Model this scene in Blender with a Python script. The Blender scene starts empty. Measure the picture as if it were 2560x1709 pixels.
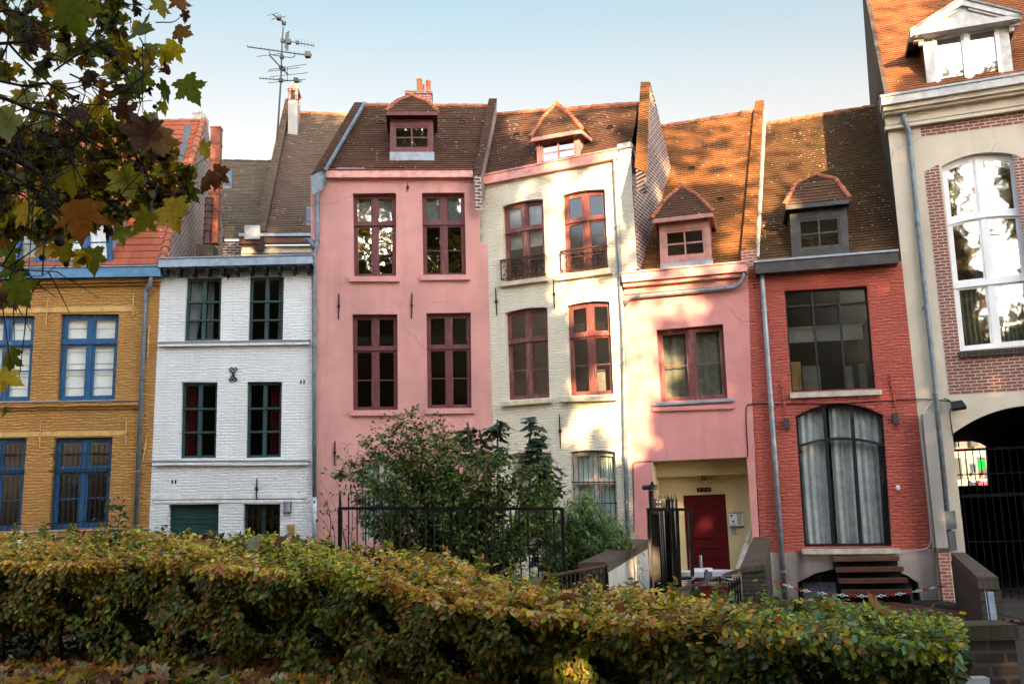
import bpy, math, random
import numpy as np
from mathutils import Vector as V, Matrix
from mathutils.geometry import delaunay_2d_cdt
random.seed(7); rng=np.random.default_rng(11)
S=bpy.context.scene; COL=S.collection
K=2560/2349; FOC=2400.; PITCH=math.atan(432/2400.); ROLL=.031
fw_=V((0,math.cos(PITCH),math.sin(PITCH))); up_=V((0,-math.sin(PITCH),math.cos(PITCH))); rt_=V((1,0,0))
RR=rt_*math.cos(ROLL)-up_*math.sin(ROLL); UU=up_*math.cos(ROLL)+rt_*math.sin(ROLL); CAM=V((0,0,1.7))
def ray(x,y): return fw_+RR*((x*K-1280)/FOC)-UU*((y*K-854.5)/FOC)
def atY(x,y,Y):
    v=ray(x,y); return CAM+v*(Y/v.y)
def atZ(x,y,z):
    v=ray(x,y); return CAM+v*((z-CAM.z)/v.z)
# ---------------------------------------------------------------- camera
cam=bpy.data.cameras.new('camera'); cam.sensor_width=36; cam.lens=36*FOC/2560; cam.clip_end=2000; cam.clip_start=.05
co=bpy.data.objects.new('camera',cam); COL.objects.link(co)
m=Matrix((RR,UU,-fw_)).transposed().to_4x4(); m.translation=CAM; co.matrix_world=m; S.camera=co
# ---------------------------------------------------------------- objects
def thing(name,label,cat,loc=(0,0,0),rz=0,group=None):
    o=bpy.data.objects.new(name,None); COL.objects.link(o); o.location=loc; o.rotation_euler=(0,0,rz)
    o['label']=label; o['category']=cat
    if group: o['group']=group
    o.empty_display_size=.2
    return o
def tag(o,label,cat,group=None,kind=None):
    o['label']=label; o['category']=cat
    if group: o['group']=group
    if kind: o['kind']=kind
    return o
class MB:
    def __init__(s): s.v=[]; s.f=[]; s.mi=[]; s.uv=[]; s.hasuv=False
    def face(s,pts,mi=0,uv=None):
        n=len(s.v); s.v+= [tuple(p) for p in pts]; s.f.append(tuple(range(n,n+len(pts)))); s.mi.append(mi)
        s.uv.append(uv); s.hasuv|=uv is not None
    def box(s,a0,a1,b0,b1,c0,c1,f=None,nx=1,mi=0):
        """box in (a,depth b,height c); f maps (a,b,c)->point"""
        if f is None: f=lambda a,b,c:(a,b,c)
        xs=[a0+(a1-a0)*i/nx for i in range(nx+1)]
        n=len(s.v)
        for x in xs:
            for b,c in ((b0,c0),(b1,c0),(b1,c1),(b0,c1)): s.v.append(tuple(f(x,b,c)))
        q=[]
        for i in range(nx):
            p=n+4*i
            for j in range(4):
                k=(j+1)%4; q.append((p+j,p+4+j,p+4+k,p+k))
        q.append((n,n+3,n+2,n+1)); p=n+4*nx; q.append((p,p+1,p+2,p+3))
        q=[t[::-1] for t in q]
        s.f+=q; s.mi+=[mi]*len(q); s.uv+=[None]*len(q)
    def tube(s,pts,r,n=7,mi=0,cap=True):
        pts=[V(p) for p in pts]; rs=r if isinstance(r,(list,tuple)) else [r]*len(pts)
        base=len(s.v); up=None
        for i,p in enumerate(pts):
            t=(pts[min(i+1,len(pts)-1)]-pts[max(i-1,0)])
            if t.length<1e-9: t=V((0,0,1))
            t.normalize()
            if up is None:
                up=t.orthogonal().normalized()
            else:
                up=(up-t*up.dot(t))
                up=up.normalized() if up.length>1e-6 else t.orthogonal().normalized()
            w=t.cross(up)
            for k in range(n):
                a=2*math.pi*k/n; s.v.append(tuple(p+(up*math.cos(a)+w*math.sin(a))*rs[i]))
        for i in range(len(pts)-1):
            for k in range(n):
                a=base+i*n; q=(a+k,a+(k+1)%n,a+n+(k+1)%n,a+n+k); s.f.append(q); s.mi.append(mi); s.uv.append(None)
        if cap:
            s.f.append(tuple(base+k for k in range(n))[::-1]); s.f.append(tuple(base+(len(pts)-1)*n+k for k in range(n))); s.mi+=[mi,mi]; s.uv+=[None,None]
    def sphere(s,c,r,n=8,m=6,sz=1,mi=0):
        b=len(s.v); c=V(c)
        for i in range(m+1):
            th=math.pi*i/m
            for k in range(n):
                a=2*math.pi*k/n; s.v.append((c.x+r*math.sin(th)*math.cos(a),c.y+r*math.sin(th)*math.sin(a),c.z+r*sz*math.cos(th)))
        for i in range(m):
            for k in range(n):
                s.f.append((b+i*n+k,b+(i+1)*n+k,b+(i+1)*n+(k+1)%n,b+i*n+(k+1)%n)); s.mi.append(mi); s.uv.append(None)
    def build(s,name,mats,parent=None,smooth=False,loc=None):
        me=bpy.data.meshes.new(name); me.from_pydata(s.v,[],s.f)
        if not isinstance(mats,(list,tuple)): mats=[mats]
        for m in mats: me.materials.append(m)
        me.polygons.foreach_set('material_index',s.mi)
        if smooth: me.polygons.foreach_set('use_smooth',[True]*len(s.f))
        if s.hasuv:
            l=me.uv_layers.new(name='UVMap'); d=np.zeros((len(me.loops),2),np.float32); k=0
            for f,u in zip(s.f,s.uv):
                if u is not None: d[k:k+len(f)]=u
                k+=len(f)
            l.data.foreach_set('uv',d.ravel())
        me.validate(); me.update()
        o=bpy.data.objects.new(name,me); COL.objects.link(o)
        if parent: o.parent=parent
        if loc: o.location=loc
        return o
# ---------------------------------------------------------------- materials
def N(nt,typ,ins=None,**pr):
    n=nt.nodes.new('ShaderNode'+typ)
    for k,v in pr.items(): setattr(n,k,v)
    for k,v in (ins or {}).items():
        if hasattr(v,'links') or isinstance(v,bpy.types.NodeSocket): nt.links.new(v,n.inputs[k])
        else: n.inputs[k].default_value=v
    return n
def rgb(c): return (c[0],c[1],c[2],1)
def mix(nt,f,a,b,bt='MIX'):
    n=N(nt,'Mix',data_type='RGBA',blend_type=bt); 
    for i,v in ((0,f),(6,a),(7,b)):
        if isinstance(v,bpy.types.NodeSocket): nt.links.new(v,n.inputs[i])
        else: n.inputs[i].default_value=v if i==0 else rgb(v)
    return n.outputs[2]
def ramp(nt,x,lo,hi):
    return N(nt,'MapRange',{0:x,1:lo,2:hi,3:0.,4:1.}).outputs[0]
def newmat(name):
    m=bpy.data.materials.new(name); m.use_nodes=True; nt=m.node_tree; nt.nodes.clear()
    return m,nt,N(nt,'OutputMaterial')
def objco(nt):
    tc=N(nt,'TexCoord'); sp=N(nt,'SeparateXYZ',{0:tc.outputs['Object']})
    ad=N(nt,'Math',{0:sp.outputs[0],1:sp.outputs[1]},operation='ADD')
    return tc.outputs['Object'],N(nt,'CombineXYZ',{0:ad.outputs[0],1:sp.outputs[2],2:0.}).outputs[0]
def noise(nt,vec,scale,detail=3.,rough=.55,sx=None):
    if sx:
        vec=N(nt,'Mapping',{0:vec,3:sx}).outputs[0]
    return N(nt,'TexNoise',{'Vector':vec,'Scale':scale,'Detail':detail,'Roughness':rough}).outputs[0]
def bsdf(nt,out,col,rough=.6,metal=0.,normal=None,spec=.4):
    b=N(nt,'BsdfPrincipled',{'Roughness':rough,'Metallic':metal,'Specular IOR Level':spec})
    if isinstance(col,bpy.types.NodeSocket): nt.links.new(col,b.inputs['Base Color'])
    else: b.inputs['Base Color'].default_value=rgb(col)
    if normal is not None: nt.links.new(normal,b.inputs['Normal'])
    nt.links.new(b.outputs[0],out.inputs[0]); return b
def bump(nt,h,dist=.01,strength=1.): return N(nt,'Bump',{'Height':h,'Distance':dist,'Strength':strength}).outputs[0]
def mul(c,k): return tuple(min(1,x*k) for x in c)
def m_plain(name,c,rough=.55,metal=0.,var=.25,scale=6.,bmp=.002,spec=.4):
    m,nt,out=newmat(name); o,_=objco(nt)
    n=noise(nt,o,scale,5.); n2=noise(nt,o,scale*12,3.)
    col=mix(nt,ramp(nt,n,.3,.7),mul(c,1-var),mul(c,1+var*.6))
    bsdf(nt,out,col,rough,metal,bump(nt,n2,bmp),spec); return m
def m_wood(name,c,c2=None,rough=.6,wear=.35):
    """painted wood, chipped along the grain"""
    m,nt,out=newmat(name); o,w=objco(nt)
    n=noise(nt,o,5.,6.,.65); g=noise(nt,o,14.,6.,.7,(1,1,.12)); 
    col=mix(nt,ramp(nt,n,.3,.7),mul(c,.72),mul(c,1.25))
    if c2: col=mix(nt,N(nt,'Math',{0:ramp(nt,g,.62-.1*wear,.72),1:.8},operation='MULTIPLY').outputs[0],col,c2)
    bsdf(nt,out,col,rough,0,bump(nt,g,.004)); return m
def m_stucco(name,c,stain=.25,tint=None):
    m,nt,out=newmat(name); o,w=objco(nt)
    a=noise(nt,o,.7,6.,.6); b=noise(nt,o,9.,6.,.65); st=noise(nt,o,2.2,5.,.6,(1,1,.16)); fine=noise(nt,o,60.,4.)
    col=mix(nt,ramp(nt,a,.3,.7),mul(c,1-stain*.45),mul(c,1.06))
    col=mix(nt,N(nt,'Math',{0:ramp(nt,st,.52,.8),1:stain},operation='MULTIPLY').outputs[0],col,tint or mul(c,.55))
    col=mix(nt,N(nt,'Math',{0:ramp(nt,b,.58,.72),1:.22*stain*2},operation='MULTIPLY').outputs[0],col,mul(c,.72))
    h=N(nt,'Math',{0:b,1:fine},operation='ADD').outputs[0]
    # hairline cracks
    vw=N(nt,'MixRGB',{0:.25,1:o,2:N(nt,'TexNoise',{'Vector':o,'Scale':1.5,'Detail':4.}).outputs[1]}).outputs[0]
    cr=N(nt,'TexVoronoi',{'Vector':vw,'Scale':.62},feature='DISTANCE_TO_EDGE').outputs[0]
    cm=N(nt,'Math',{0:N(nt,'MapRange',{0:cr,1:.0,2:.006,3:1.,4:0.}).outputs[0],1:ramp(nt,noise(nt,o,.9,2.),.53,.6)},operation='MULTIPLY').outputs[0]
    col=mix(nt,N(nt,'Math',{0:cm,1:.5},operation='MULTIPLY').outputs[0],col,mul(c,.45))
    bsdf(nt,out,col,.85,0,bump(nt,h,.006),.2); return m
def m_pbrick(name,c,depth=.016,stain=.25,bw=.215,rh=.068,dist=.02,pv=.84):
    """brickwork under thick paint"""
    m,nt,out=newmat(name); o,w=objco(nt)
    nz=N(nt,'TexNoise',{'Vector':o,'Scale':2.6,'Detail':4.}).outputs[1]
    wv=N(nt,'VectorMath',{0:w,1:N(nt,'VectorMath',{0:N(nt,'VectorMath',{0:nz,1:(.5,.5,.5)},operation='SUBTRACT').outputs[0],1:(dist*3,dist*3,0)},operation='MULTIPLY').outputs[0]},operation='ADD').outputs[0]
    bt=N(nt,'TexBrick',{'Vector':wv,'Scale':1.,'Brick Width':bw,'Row Height':rh,'Mortar Size':.012,'Mortar Smooth':.75,'Color1':(1,1,1,1),'Color2':(.45,.45,.45,1),'Mortar':(0,0,0,1),'Bias':0.})
    lump=noise(nt,o,11.,5.,.6,(.6,.6,1.6)); fine=noise(nt,o,70.,3.)
    h=N(nt,'Math',{0:bt.outputs[0],1:N(nt,'Math',{0:lump,1:1.5},operation='MULTIPLY').outputs[0]},operation='ADD').outputs[0]
    h=N(nt,'Math',{0:h,1:N(nt,'Math',{0:fine,1:.25},operation='MULTIPLY').outputs[0]},operation='ADD').outputs[0]
    a=noise(nt,o,.8,6.,.6); st=noise(nt,o,2.4,5.,.62,(1,1,.14))
    col=mix(nt,ramp(nt,a,.3,.7),mul(c,1-stain*.4),mul(c,1.07))
    col=mix(nt,N(nt,'Math',{0:ramp(nt,st,.5,.8),1:stain},operation='MULTIPLY').outputs[0],col,mul(c,.55))
    col=mix(nt,N(nt,'Math',{0:bt.outputs[1],1:.14},operation='MULTIPLY').outputs[0],col,mul(c,.6))
    pb=N(nt,'MapRange',{0:bt.outputs[0],1:.4,2:1.,3:pv,4:1.03}).outputs[0]
    col=mix(nt,1.,col,N(nt,'CombineColor',{0:pb,1:pb,2:pb}).outputs[0],'MULTIPLY')
    chip=N(nt,'Math',{0:ramp(nt,noise(nt,o,6.,6.,.75),.69,.73),1:.35*stain*3},operation='MULTIPLY').outputs[0]
    col=mix(nt,chip,col,mul(c,.5))
    bsdf(nt,out,col,.75,0,bump(nt,h,depth),.25); return m
def m_brick(name,c1,c2,mort,bw=.215,rh=.068,ms=.012,dirt=.3,rot=False,moss=0.):
    m,nt,out=newmat(name); o,w=objco(nt)
    nz=N(nt,'TexNoise',{'Vector':o,'Scale':4.,'Detail':3.}).outputs[1]
    wv=N(nt,'VectorMath',{0:w,1:N(nt,'VectorMath',{0:nz,1:(.012,.012,0)},operation='MULTIPLY').outputs[0]},operation='ADD').outputs[0]
    bt=N(nt,'TexBrick',{'Vector':wv,'Scale':1.,'Brick Width':bw,'Row Height':rh,'Mortar Size':ms,'Mortar Smooth':.2,'Color1':rgb(c1),'Color2':rgb(c2),'Mortar':rgb(mort),'Bias':0.})
    a=noise(nt,o,1.3,6.,.65); f=noise(nt,o,40.,4.)
    col=mix(nt,N(nt,'Math',{0:ramp(nt,a,.42,.7),1:dirt},operation='MULTIPLY').outputs[0],bt.outputs[0],mul(c1,.35))
    col=mix(nt,N(nt,'Math',{0:ramp(nt,f,.4,.75),1:.35},operation='MULTIPLY').outputs[0],col,mul(c2,.5))
    if moss: col=mix(nt,N(nt,'Math',{0:ramp(nt,noise(nt,o,3.,5.),.5,.65),1:moss},operation='MULTIPLY').outputs[0],col,(.05,.06,.015))
    h=N(nt,'Math',{0:N(nt,'Math',{0:1.,1:bt.outputs[1]},operation='SUBTRACT').outputs[0],1:N(nt,'Math',{0:f,1:.4},operation='MULTIPLY').outputs[0]},operation='ADD').outputs[0]
    bsdf(nt,out,col,.9,0,bump(nt,h,.009),.2); return m
def m_tile(name,c1,c2,lichen=.5,moss=.3,tw=.17,th=.105,lc=(.55,.52,.45),yl=0.):
    m,nt,out=newmat(name); uv=N(nt,'UVMap').outputs[0]
    bt=N(nt,'TexBrick',{'Vector':uv,'Scale':1.,'Brick Width':tw,'Row Height':th,'Mortar Size':.006,'Mortar Smooth':.1,'Color1':rgb(c1),'Color2':rgb(c2),'Mortar':rgb(mul(c1,.25)),'Bias':0.})
    a=noise(nt,uv,.9,6.,.65); b=noise(nt,uv,7.,4.)
    col=mix(nt,ramp(nt,a,.35,.7),bt.outputs[0],mul(c1,.55))
    col=mix(nt,N(nt,'Math',{0:ramp(nt,b,.45,.75),1:.5},operation='MULTIPLY').outputs[0],col,mul(c2,1.25))
    if moss: col=mix(nt,N(nt,'Math',{0:ramp(nt,noise(nt,uv,1.3,5.,.6),.52,.68),1:moss},operation='MULTIPLY').outputs[0],col,(.05,.055,.012))
    if yl: col=mix(nt,N(nt,'Math',{0:ramp(nt,noise(nt,uv,3.3,5.,.7),.62,.7),1:yl},operation='MULTIPLY').outputs[0],col,(.35,.26,.06))
    sp=N(nt,'TexVoronoi',{'Vector':N(nt,'Mapping',{0:uv,3:(.55,1.,1.)}).outputs[0],'Scale':24.,'Randomness':1.})
    sel=N(nt,'Math',{0:N(nt,'SeparateColor',{0:sp.outputs[1]}).outputs[0],1:N(nt,'Math',{0:ramp(nt,noise(nt,uv,.8,4.,.6),.42,.75),1:.36*lichen},operation='MULTIPLY').outputs[0]},operation='LESS_THAN').outputs[0]
    near=N(nt,'MapRange',{0:sp.outputs[0],1:.15,2:.38,3:1.,4:0.}).outputs[0]
    col=mix(nt,N(nt,'Math',{0:sel,1:near},operation='MULTIPLY').outputs[0],col,lc)
    bsdf(nt,out,col,.85,0,bump(nt,noise(nt,uv,30.,4.),.006),.2); return m
def m_glass(name,refl=.3,tint=(.75,.8,.78),wav=.5,rg=.02):
    m,nt,out=newmat(name); o,w=objco(nt)
    n=noise(nt,o,2.3,2.,.4)
    nb=bump(nt,n,.02*wav,.25)
    g=N(nt,'BsdfGlossy',{'Color':(1,1,1,1),'Roughness':rg,'Normal':nb}); t=N(nt,'BsdfTransparent',{'Color':rgb(tint)})
    lw=N(nt,'Math',{0:N(nt,'Math',{0:N(nt,'LayerWeight',{'Blend':.5}).outputs['Facing'],1:5.},operation='POWER').outputs[0],1:.9},operation='MULTIPLY').outputs[0]
    f=N(nt,'Math',{0:lw,1:refl},operation='ADD',use_clamp=True).outputs[0]
    mx=N(nt,'MixShader',{0:f,1:t.outputs[0],2:g.outputs[0]}); nt.links.new(mx.outputs[0],out.inputs[0]); return m
def m_leaf(name,trans=.35,rough=.5):
    m,nt,out=newmat(name); o,w=objco(nt)
    at=N(nt,'Attribute',attribute_name='Col').outputs[0]
    n=noise(nt,o,45.,4.,.6)
    col=mix(nt,ramp(nt,n,.35,.7),at,N(nt,'Mix',{0:1.,6:at,7:(.62,.6,.5,1)},data_type='RGBA',blend_type='MULTIPLY').outputs[2])
    b=N(nt,'BsdfPrincipled',{'Base Color':col,'Roughness':rough,'Specular IOR Level':.35,'Normal':bump(nt,n,.002)})
    t=N(nt,'BsdfTranslucent',{'Color':col}); mx=N(nt,'MixShader',{0:trans,1:b.outputs[0],2:t.outputs[0]})
    nt.links.new(mx.outputs[0],out.inputs[0]); return m
def m_emit(name,c,s):
    m,nt,out=newmat(name); e=N(nt,'Emission',{'Color':rgb(c),'Strength':s}); nt.links.new(e.outputs[0],out.inputs[0]); return m
M={}
M['white']=m_pbrick('white_painted_brick',(.8,.79,.77),.016,.25,pv=.95)
M['yellow']=m_pbrick('ochre_painted_brick',(.63,.315,.092),.05,.34,dist=.04)
M['cream']=m_pbrick('cream_painted_brick',(.8,.73,.57),.016,.3,pv=.95)
M['red']=m_pbrick('red_painted_brick',(.56,.128,.092),.04,.3,dist=.035)
M['pink']=m_stucco('pink_render',(.66,.32,.285),.6)
M['pink2']=m_stucco('rose_render',(.68,.29,.27),.5)
M['pinkwood']=m_wood('pink_painted_wood',(.7,.33,.28),(.45,.38,.36),.6,.5)
M['render']=m_stucco('beige_render',(.6,.525,.42),.45,(.3,.25,.17))
M['creamwall']=m_stucco('cream_porch_render',(.68,.56,.33),.2)
M['whitewall']=m_stucco('weathered_white_plaster',(.62,.57,.5),.6,(.25,.22,.18))
M['stone']=m_stucco('plinth_stone',(.45,.38,.33),1.,(.06,.05,.045))
M['palestone']=m_plain('pale_sill_stone',(.5,.46,.38),.8,var=.35,bmp=.006)
M['creamsill']=m_plain('cream_sill',(.66,.58,.4),.8,var=.3,bmp=.006)
M['concrete']=m_stucco('concrete',(.36,.34,.31),.6,(.12,.11,.1))
M['brick']=m_brick('red_brick',(.3,.1,.075),(.2,.075,.06),(.55,.47,.4))
M['oldbrick']=m_brick('old_gable_brick',(.2,.085,.07),(.1,.05,.045),(.5,.45,.41),bw=.24,rh=.09,ms=.02)
M['darkbrick']=m_brick('dark_wall_brick',(.085,.055,.048),(.05,.034,.03),(.1,.088,.08),rh=.075,ms=.013,moss=.4)
M['coping']=m_brick('mossy_brick_coping',(.16,.105,.08),(.1,.07,.055),(.09,.08,.07),bw=.07,rh=.3,moss=.6)
M['redpier']=m_brick('red_pier_brick',(.4,.13,.09),(.28,.09,.07),(.5,.42,.36))
M['tile']=m_tile('brown_roof_tile',(.125,.06,.036),(.075,.04,.027),.9,.35,yl=.25)
M['tile_sun']=m_tile('sunlit_rust_roof_tile',(.28,.115,.036),(.16,.066,.025),.5,.2,yl=.2)  # lighter copy for the sunlit roofs, sunlight put into the colour
M['tile_old']=m_tile('grey_brown_roof_tile',(.15,.1,.07),(.1,.066,.05),.45,.15)
M['tile_lichen']=m_tile('lichened_roof_tile',(.16,.12,.085),(.11,.085,.06),1.5,.2,lc=(.5,.44,.3))
M['tile_moss']=m_tile('mossy_roof_tile',(.135,.066,.028),(.08,.042,.019),1.,.75)
M['tile_cor']=m_tile('orange_roof_tile',(.34,.13,.05),(.24,.085,.035),.15,.05)
M['pantile']=m_tile('orange_pantile',(.46,.125,.062),(.33,.08,.045),.1,.25,tw=.24,th=.3)
M['ridge']=m_plain('terracotta_ridge',(.38,.13,.06),.8,var=.5,scale=9,bmp=.008)
M['terra']=m_plain('terracotta_pot',(.5,.17,.06),.75,var=.3)
M['cladpipe']=m_plain('clay_flue',(.3,.085,.042),.7,var=.5,scale=4)
M['darkpipe']=m_plain('dark_clay_flue',(.1,.04,.03),.7,var=.6,scale=4)
M['zinc']=m_plain('zinc',(.3,.34,.38),.5,.15,.3)
M['zincblue']=m_plain('blue_grey_pipe',(.165,.205,.24),.45,.1,.35)
M['zincdark']=m_plain('dark_grey_pipe',(.13,.15,.165),.45,.2,.35)
M['silver']=m_plain('galvanised_steel',(.27,.3,.33),.4,.35,.3)
M['greypaint']=m_plain('pale_grey_pipe',(.55,.6,.65),.5,0,.15)
M['maroon']=m_wood('maroon_paint',(.125,.03,.033),(.24,.16,.15),.55,.5)
M['redwood']=m_wood('weathered_red_paint',(.155,.045,.042),(.34,.25,.22),.6,.9)
M['greywood']=m_wood('weathered_pinkish_wood',(.42,.2,.17),(.4,.34,.31),.7,.9)
M['oldwhite']=m_wood('peeling_white_wood',(.5,.46,.42),(.22,.17,.15),.7,1.)
M['blue']=m_wood('blue_paint',(.006,.075,.19),(.2,.3,.4),.5,.4)
M['bluegut']=m_wood('blue_gutter_paint',(.09,.23,.38),(.2,.3,.4),.5,.2)
M['green']=m_wood('dark_green_paint',(.022,.06,.06),None,.45)
M['doorgreen']=m_wood('door_green_paint',(.01,.05,.045),None,.4)
M['greyblue']=m_wood('grey_blue_paint',(.3,.36,.43),(.2,.2,.2),.55,.1)
M['darkgrey']=m_plain('dark_grey_wood',(.045,.042,.042),.5,0,.4)
M['steel']=m_plain('black_steel',(.012,.017,.02),.4,.2,.3)
M['black']=m_plain('black_iron',(.008,.008,.009),.4,.3,.4)
M['rusty']=m_plain('rusty_iron',(.06,.028,.018),.6,.3,.6)
M['upvc']=m_plain('white_window_paint',(.74,.75,.77),.4,0,.06)
M['whitewood']=m_wood('white_dormer_paint',(.72,.7,.67),(.45,.42,.38),.55,.3)
M['dormerwhite']=m_wood('dimmed_white_dormer_paint',(.47,.46,.44),(.34,.32,.29),.55,.35)  # white paint darkened in colour to offset the bright skylight up there
M['ochrewood']=m_wood('ochre_painted_beam',(.6,.36,.11),(.3,.17,.06),.7,.6)
M['doorred']=m_plain('dark_red_door',(.1,.003,.007),.3,0,.15)
M['rustdeck']=m_wood('rust_brown_timber',(.11,.04,.024),(.09,.04,.03),.6,.4)
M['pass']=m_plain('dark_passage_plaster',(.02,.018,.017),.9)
M['dark']=m_plain('painted_dark',(.012,.01,.009),.9)  # near-black colour, stands in for the shade of rooms and gaps
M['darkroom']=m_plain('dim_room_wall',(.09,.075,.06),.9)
M['blind']=m_plain('white_blind',(.72,.77,.76),.8,0,.08)
M['curtain']=m_plain('grey_white_curtain',(.42,.46,.46),.9,0,.25)
M['curtain2']=m_plain('beige_curtain',(.3,.28,.22),.9,0,.35)
M['redcurtain']=m_plain('dark_red_curtain',(.16,.006,.012),.9)
M['greenblind']=m_plain('pale_green_blind',(.5,.64,.58),.9,0,.1)
M['glass']=m_glass('old_window_glass',.16,rg=.09)
M['glassc']=m_glass('clear_window_glass',.07,(.93,.95,.94))
M['glassr']=m_glass('reflecting_window_glass',.38,rg=.022)
M['glassd']=m_glass('dim_window_glass',.08,(.6,.62,.62),rg=.1)
M['glassw']=m_glass('bright_window_glass',.38,rg=.028)
M['glasss']=m_glass('steel_window_glass',.1,(.6,.63,.63),rg=.16)
M['plastic']=m_plain('grey_plastic',(.55,.56,.57),.4,0,.1)
M['blackplastic']=m_plain('black_plastic',(.012,.012,.013),.35,0,.2)
M['gold']=m_plain('gold_lettering',(.6,.42,.12),.4,.3,.1)
M['white']=M['white']
# ---------------------------------------------------------------- houses
class House:
    def __init__(s,o,a,name,label,cat='house'):
        s.o=V((o[0],o[1],0)); s.a=math.radians(a); s.ex=V((math.cos(s.a),-math.sin(s.a),0)); s.ey=V((math.sin(s.a),math.cos(s.a),0))
        s.e=thing(name,label,cat,s.o,-s.a); s.holes=[]
    def at(s,x,y,d=0.):
        v=ray(x,y); t=((s.o-CAM).dot(s.ey)+d)/v.dot(s.ey); P=CAM+v*t-s.o; return P.dot(s.ex),P.z
    def P(s,x,y,d=0.): u,z=s.at(x,y,d); return V((u,d,z))
    def on(s,x,y,rp,off=0.):
        d0,z0,tp=rp; z0=z0+off; v=ray(x,y); A=CAM-s.o
        t=(z0+(A.dot(s.ey)-d0)*tp-A.z)/(v.z-v.dot(s.ey)*tp); P=A+v*t
        return V((P.dot(s.ex),P.dot(s.ey),P.z))
    def w(s,u,d,z=0.): return s.o+s.ex*u+s.ey*d+V((0,0,z))
def plan(x,y,Y): p=atY(x,y,Y); return p
def meet(x,y,o,a):
    a=math.radians(a); ex=V((math.cos(a),-math.sin(a),0)); ey=V((math.sin(a),math.cos(a),0)); v=ray(x,y)
    t=(V((o[0],o[1],0))-CAM).dot(ey)/v.dot(ey); P=CAM+v*t; return P
def inpoly(x,y,p):
    c=False; j=len(p)-1
    for i in range(len(p)):
        if (p[i][1]>y)!=(p[j][1]>y) and x<(p[j][0]-p[i][0])*(y-p[i][1])/(p[j][1]-p[i][1])+p[i][0]: c=not c
        j=i
    return c
def area(p): return sum(p[i-1][0]*p[i][1]-p[i][0]*p[i-1][1] for i in range(len(p)))/2
def wallmesh(mb,outline,holes,d=0.,rev=.2,mi=0,f=None):
    f=f or (lambda u,dd,z:(u,dd,z))
    vs=[];ed=[]
    for p in [outline]+[h[0] for h in holes]:
        n=len(vs); vs+=[V(q) for q in p]; ed+=[(n+i,n+(i+1)%len(p)) for i in range(len(p))]
    r=delaunay_2d_cdt(vs,ed,[],0,1e-5); vv=r[0]
    for t in r[2]:
        c=(vv[t[0]]+vv[t[1]]+vv[t[2]])/3
        if not inpoly(c.x,c.y,outline) or any(inpoly(c.x,c.y,h[0]) for h in holes): continue
        p=[f(vv[i].x,d,vv[i].y) for i in t]
        if area([(vv[i].x,vv[i].y) for i in t])<0: p=p[::-1]
        mb.face(p,mi)
    for h in holes:
        p=h[0]; rv=h[1]; p=p if area(p)>0 else p[::-1]
        for i in range(len(p)):
            a=p[i];b=p[(i+1)%len(p)]
            mb.face([f(a[0],d,a[1]),f(a[0],d+rv,a[1]),f(b[0],d+rv,b[1]),f(b[0],d,b[1])],mi)
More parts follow.
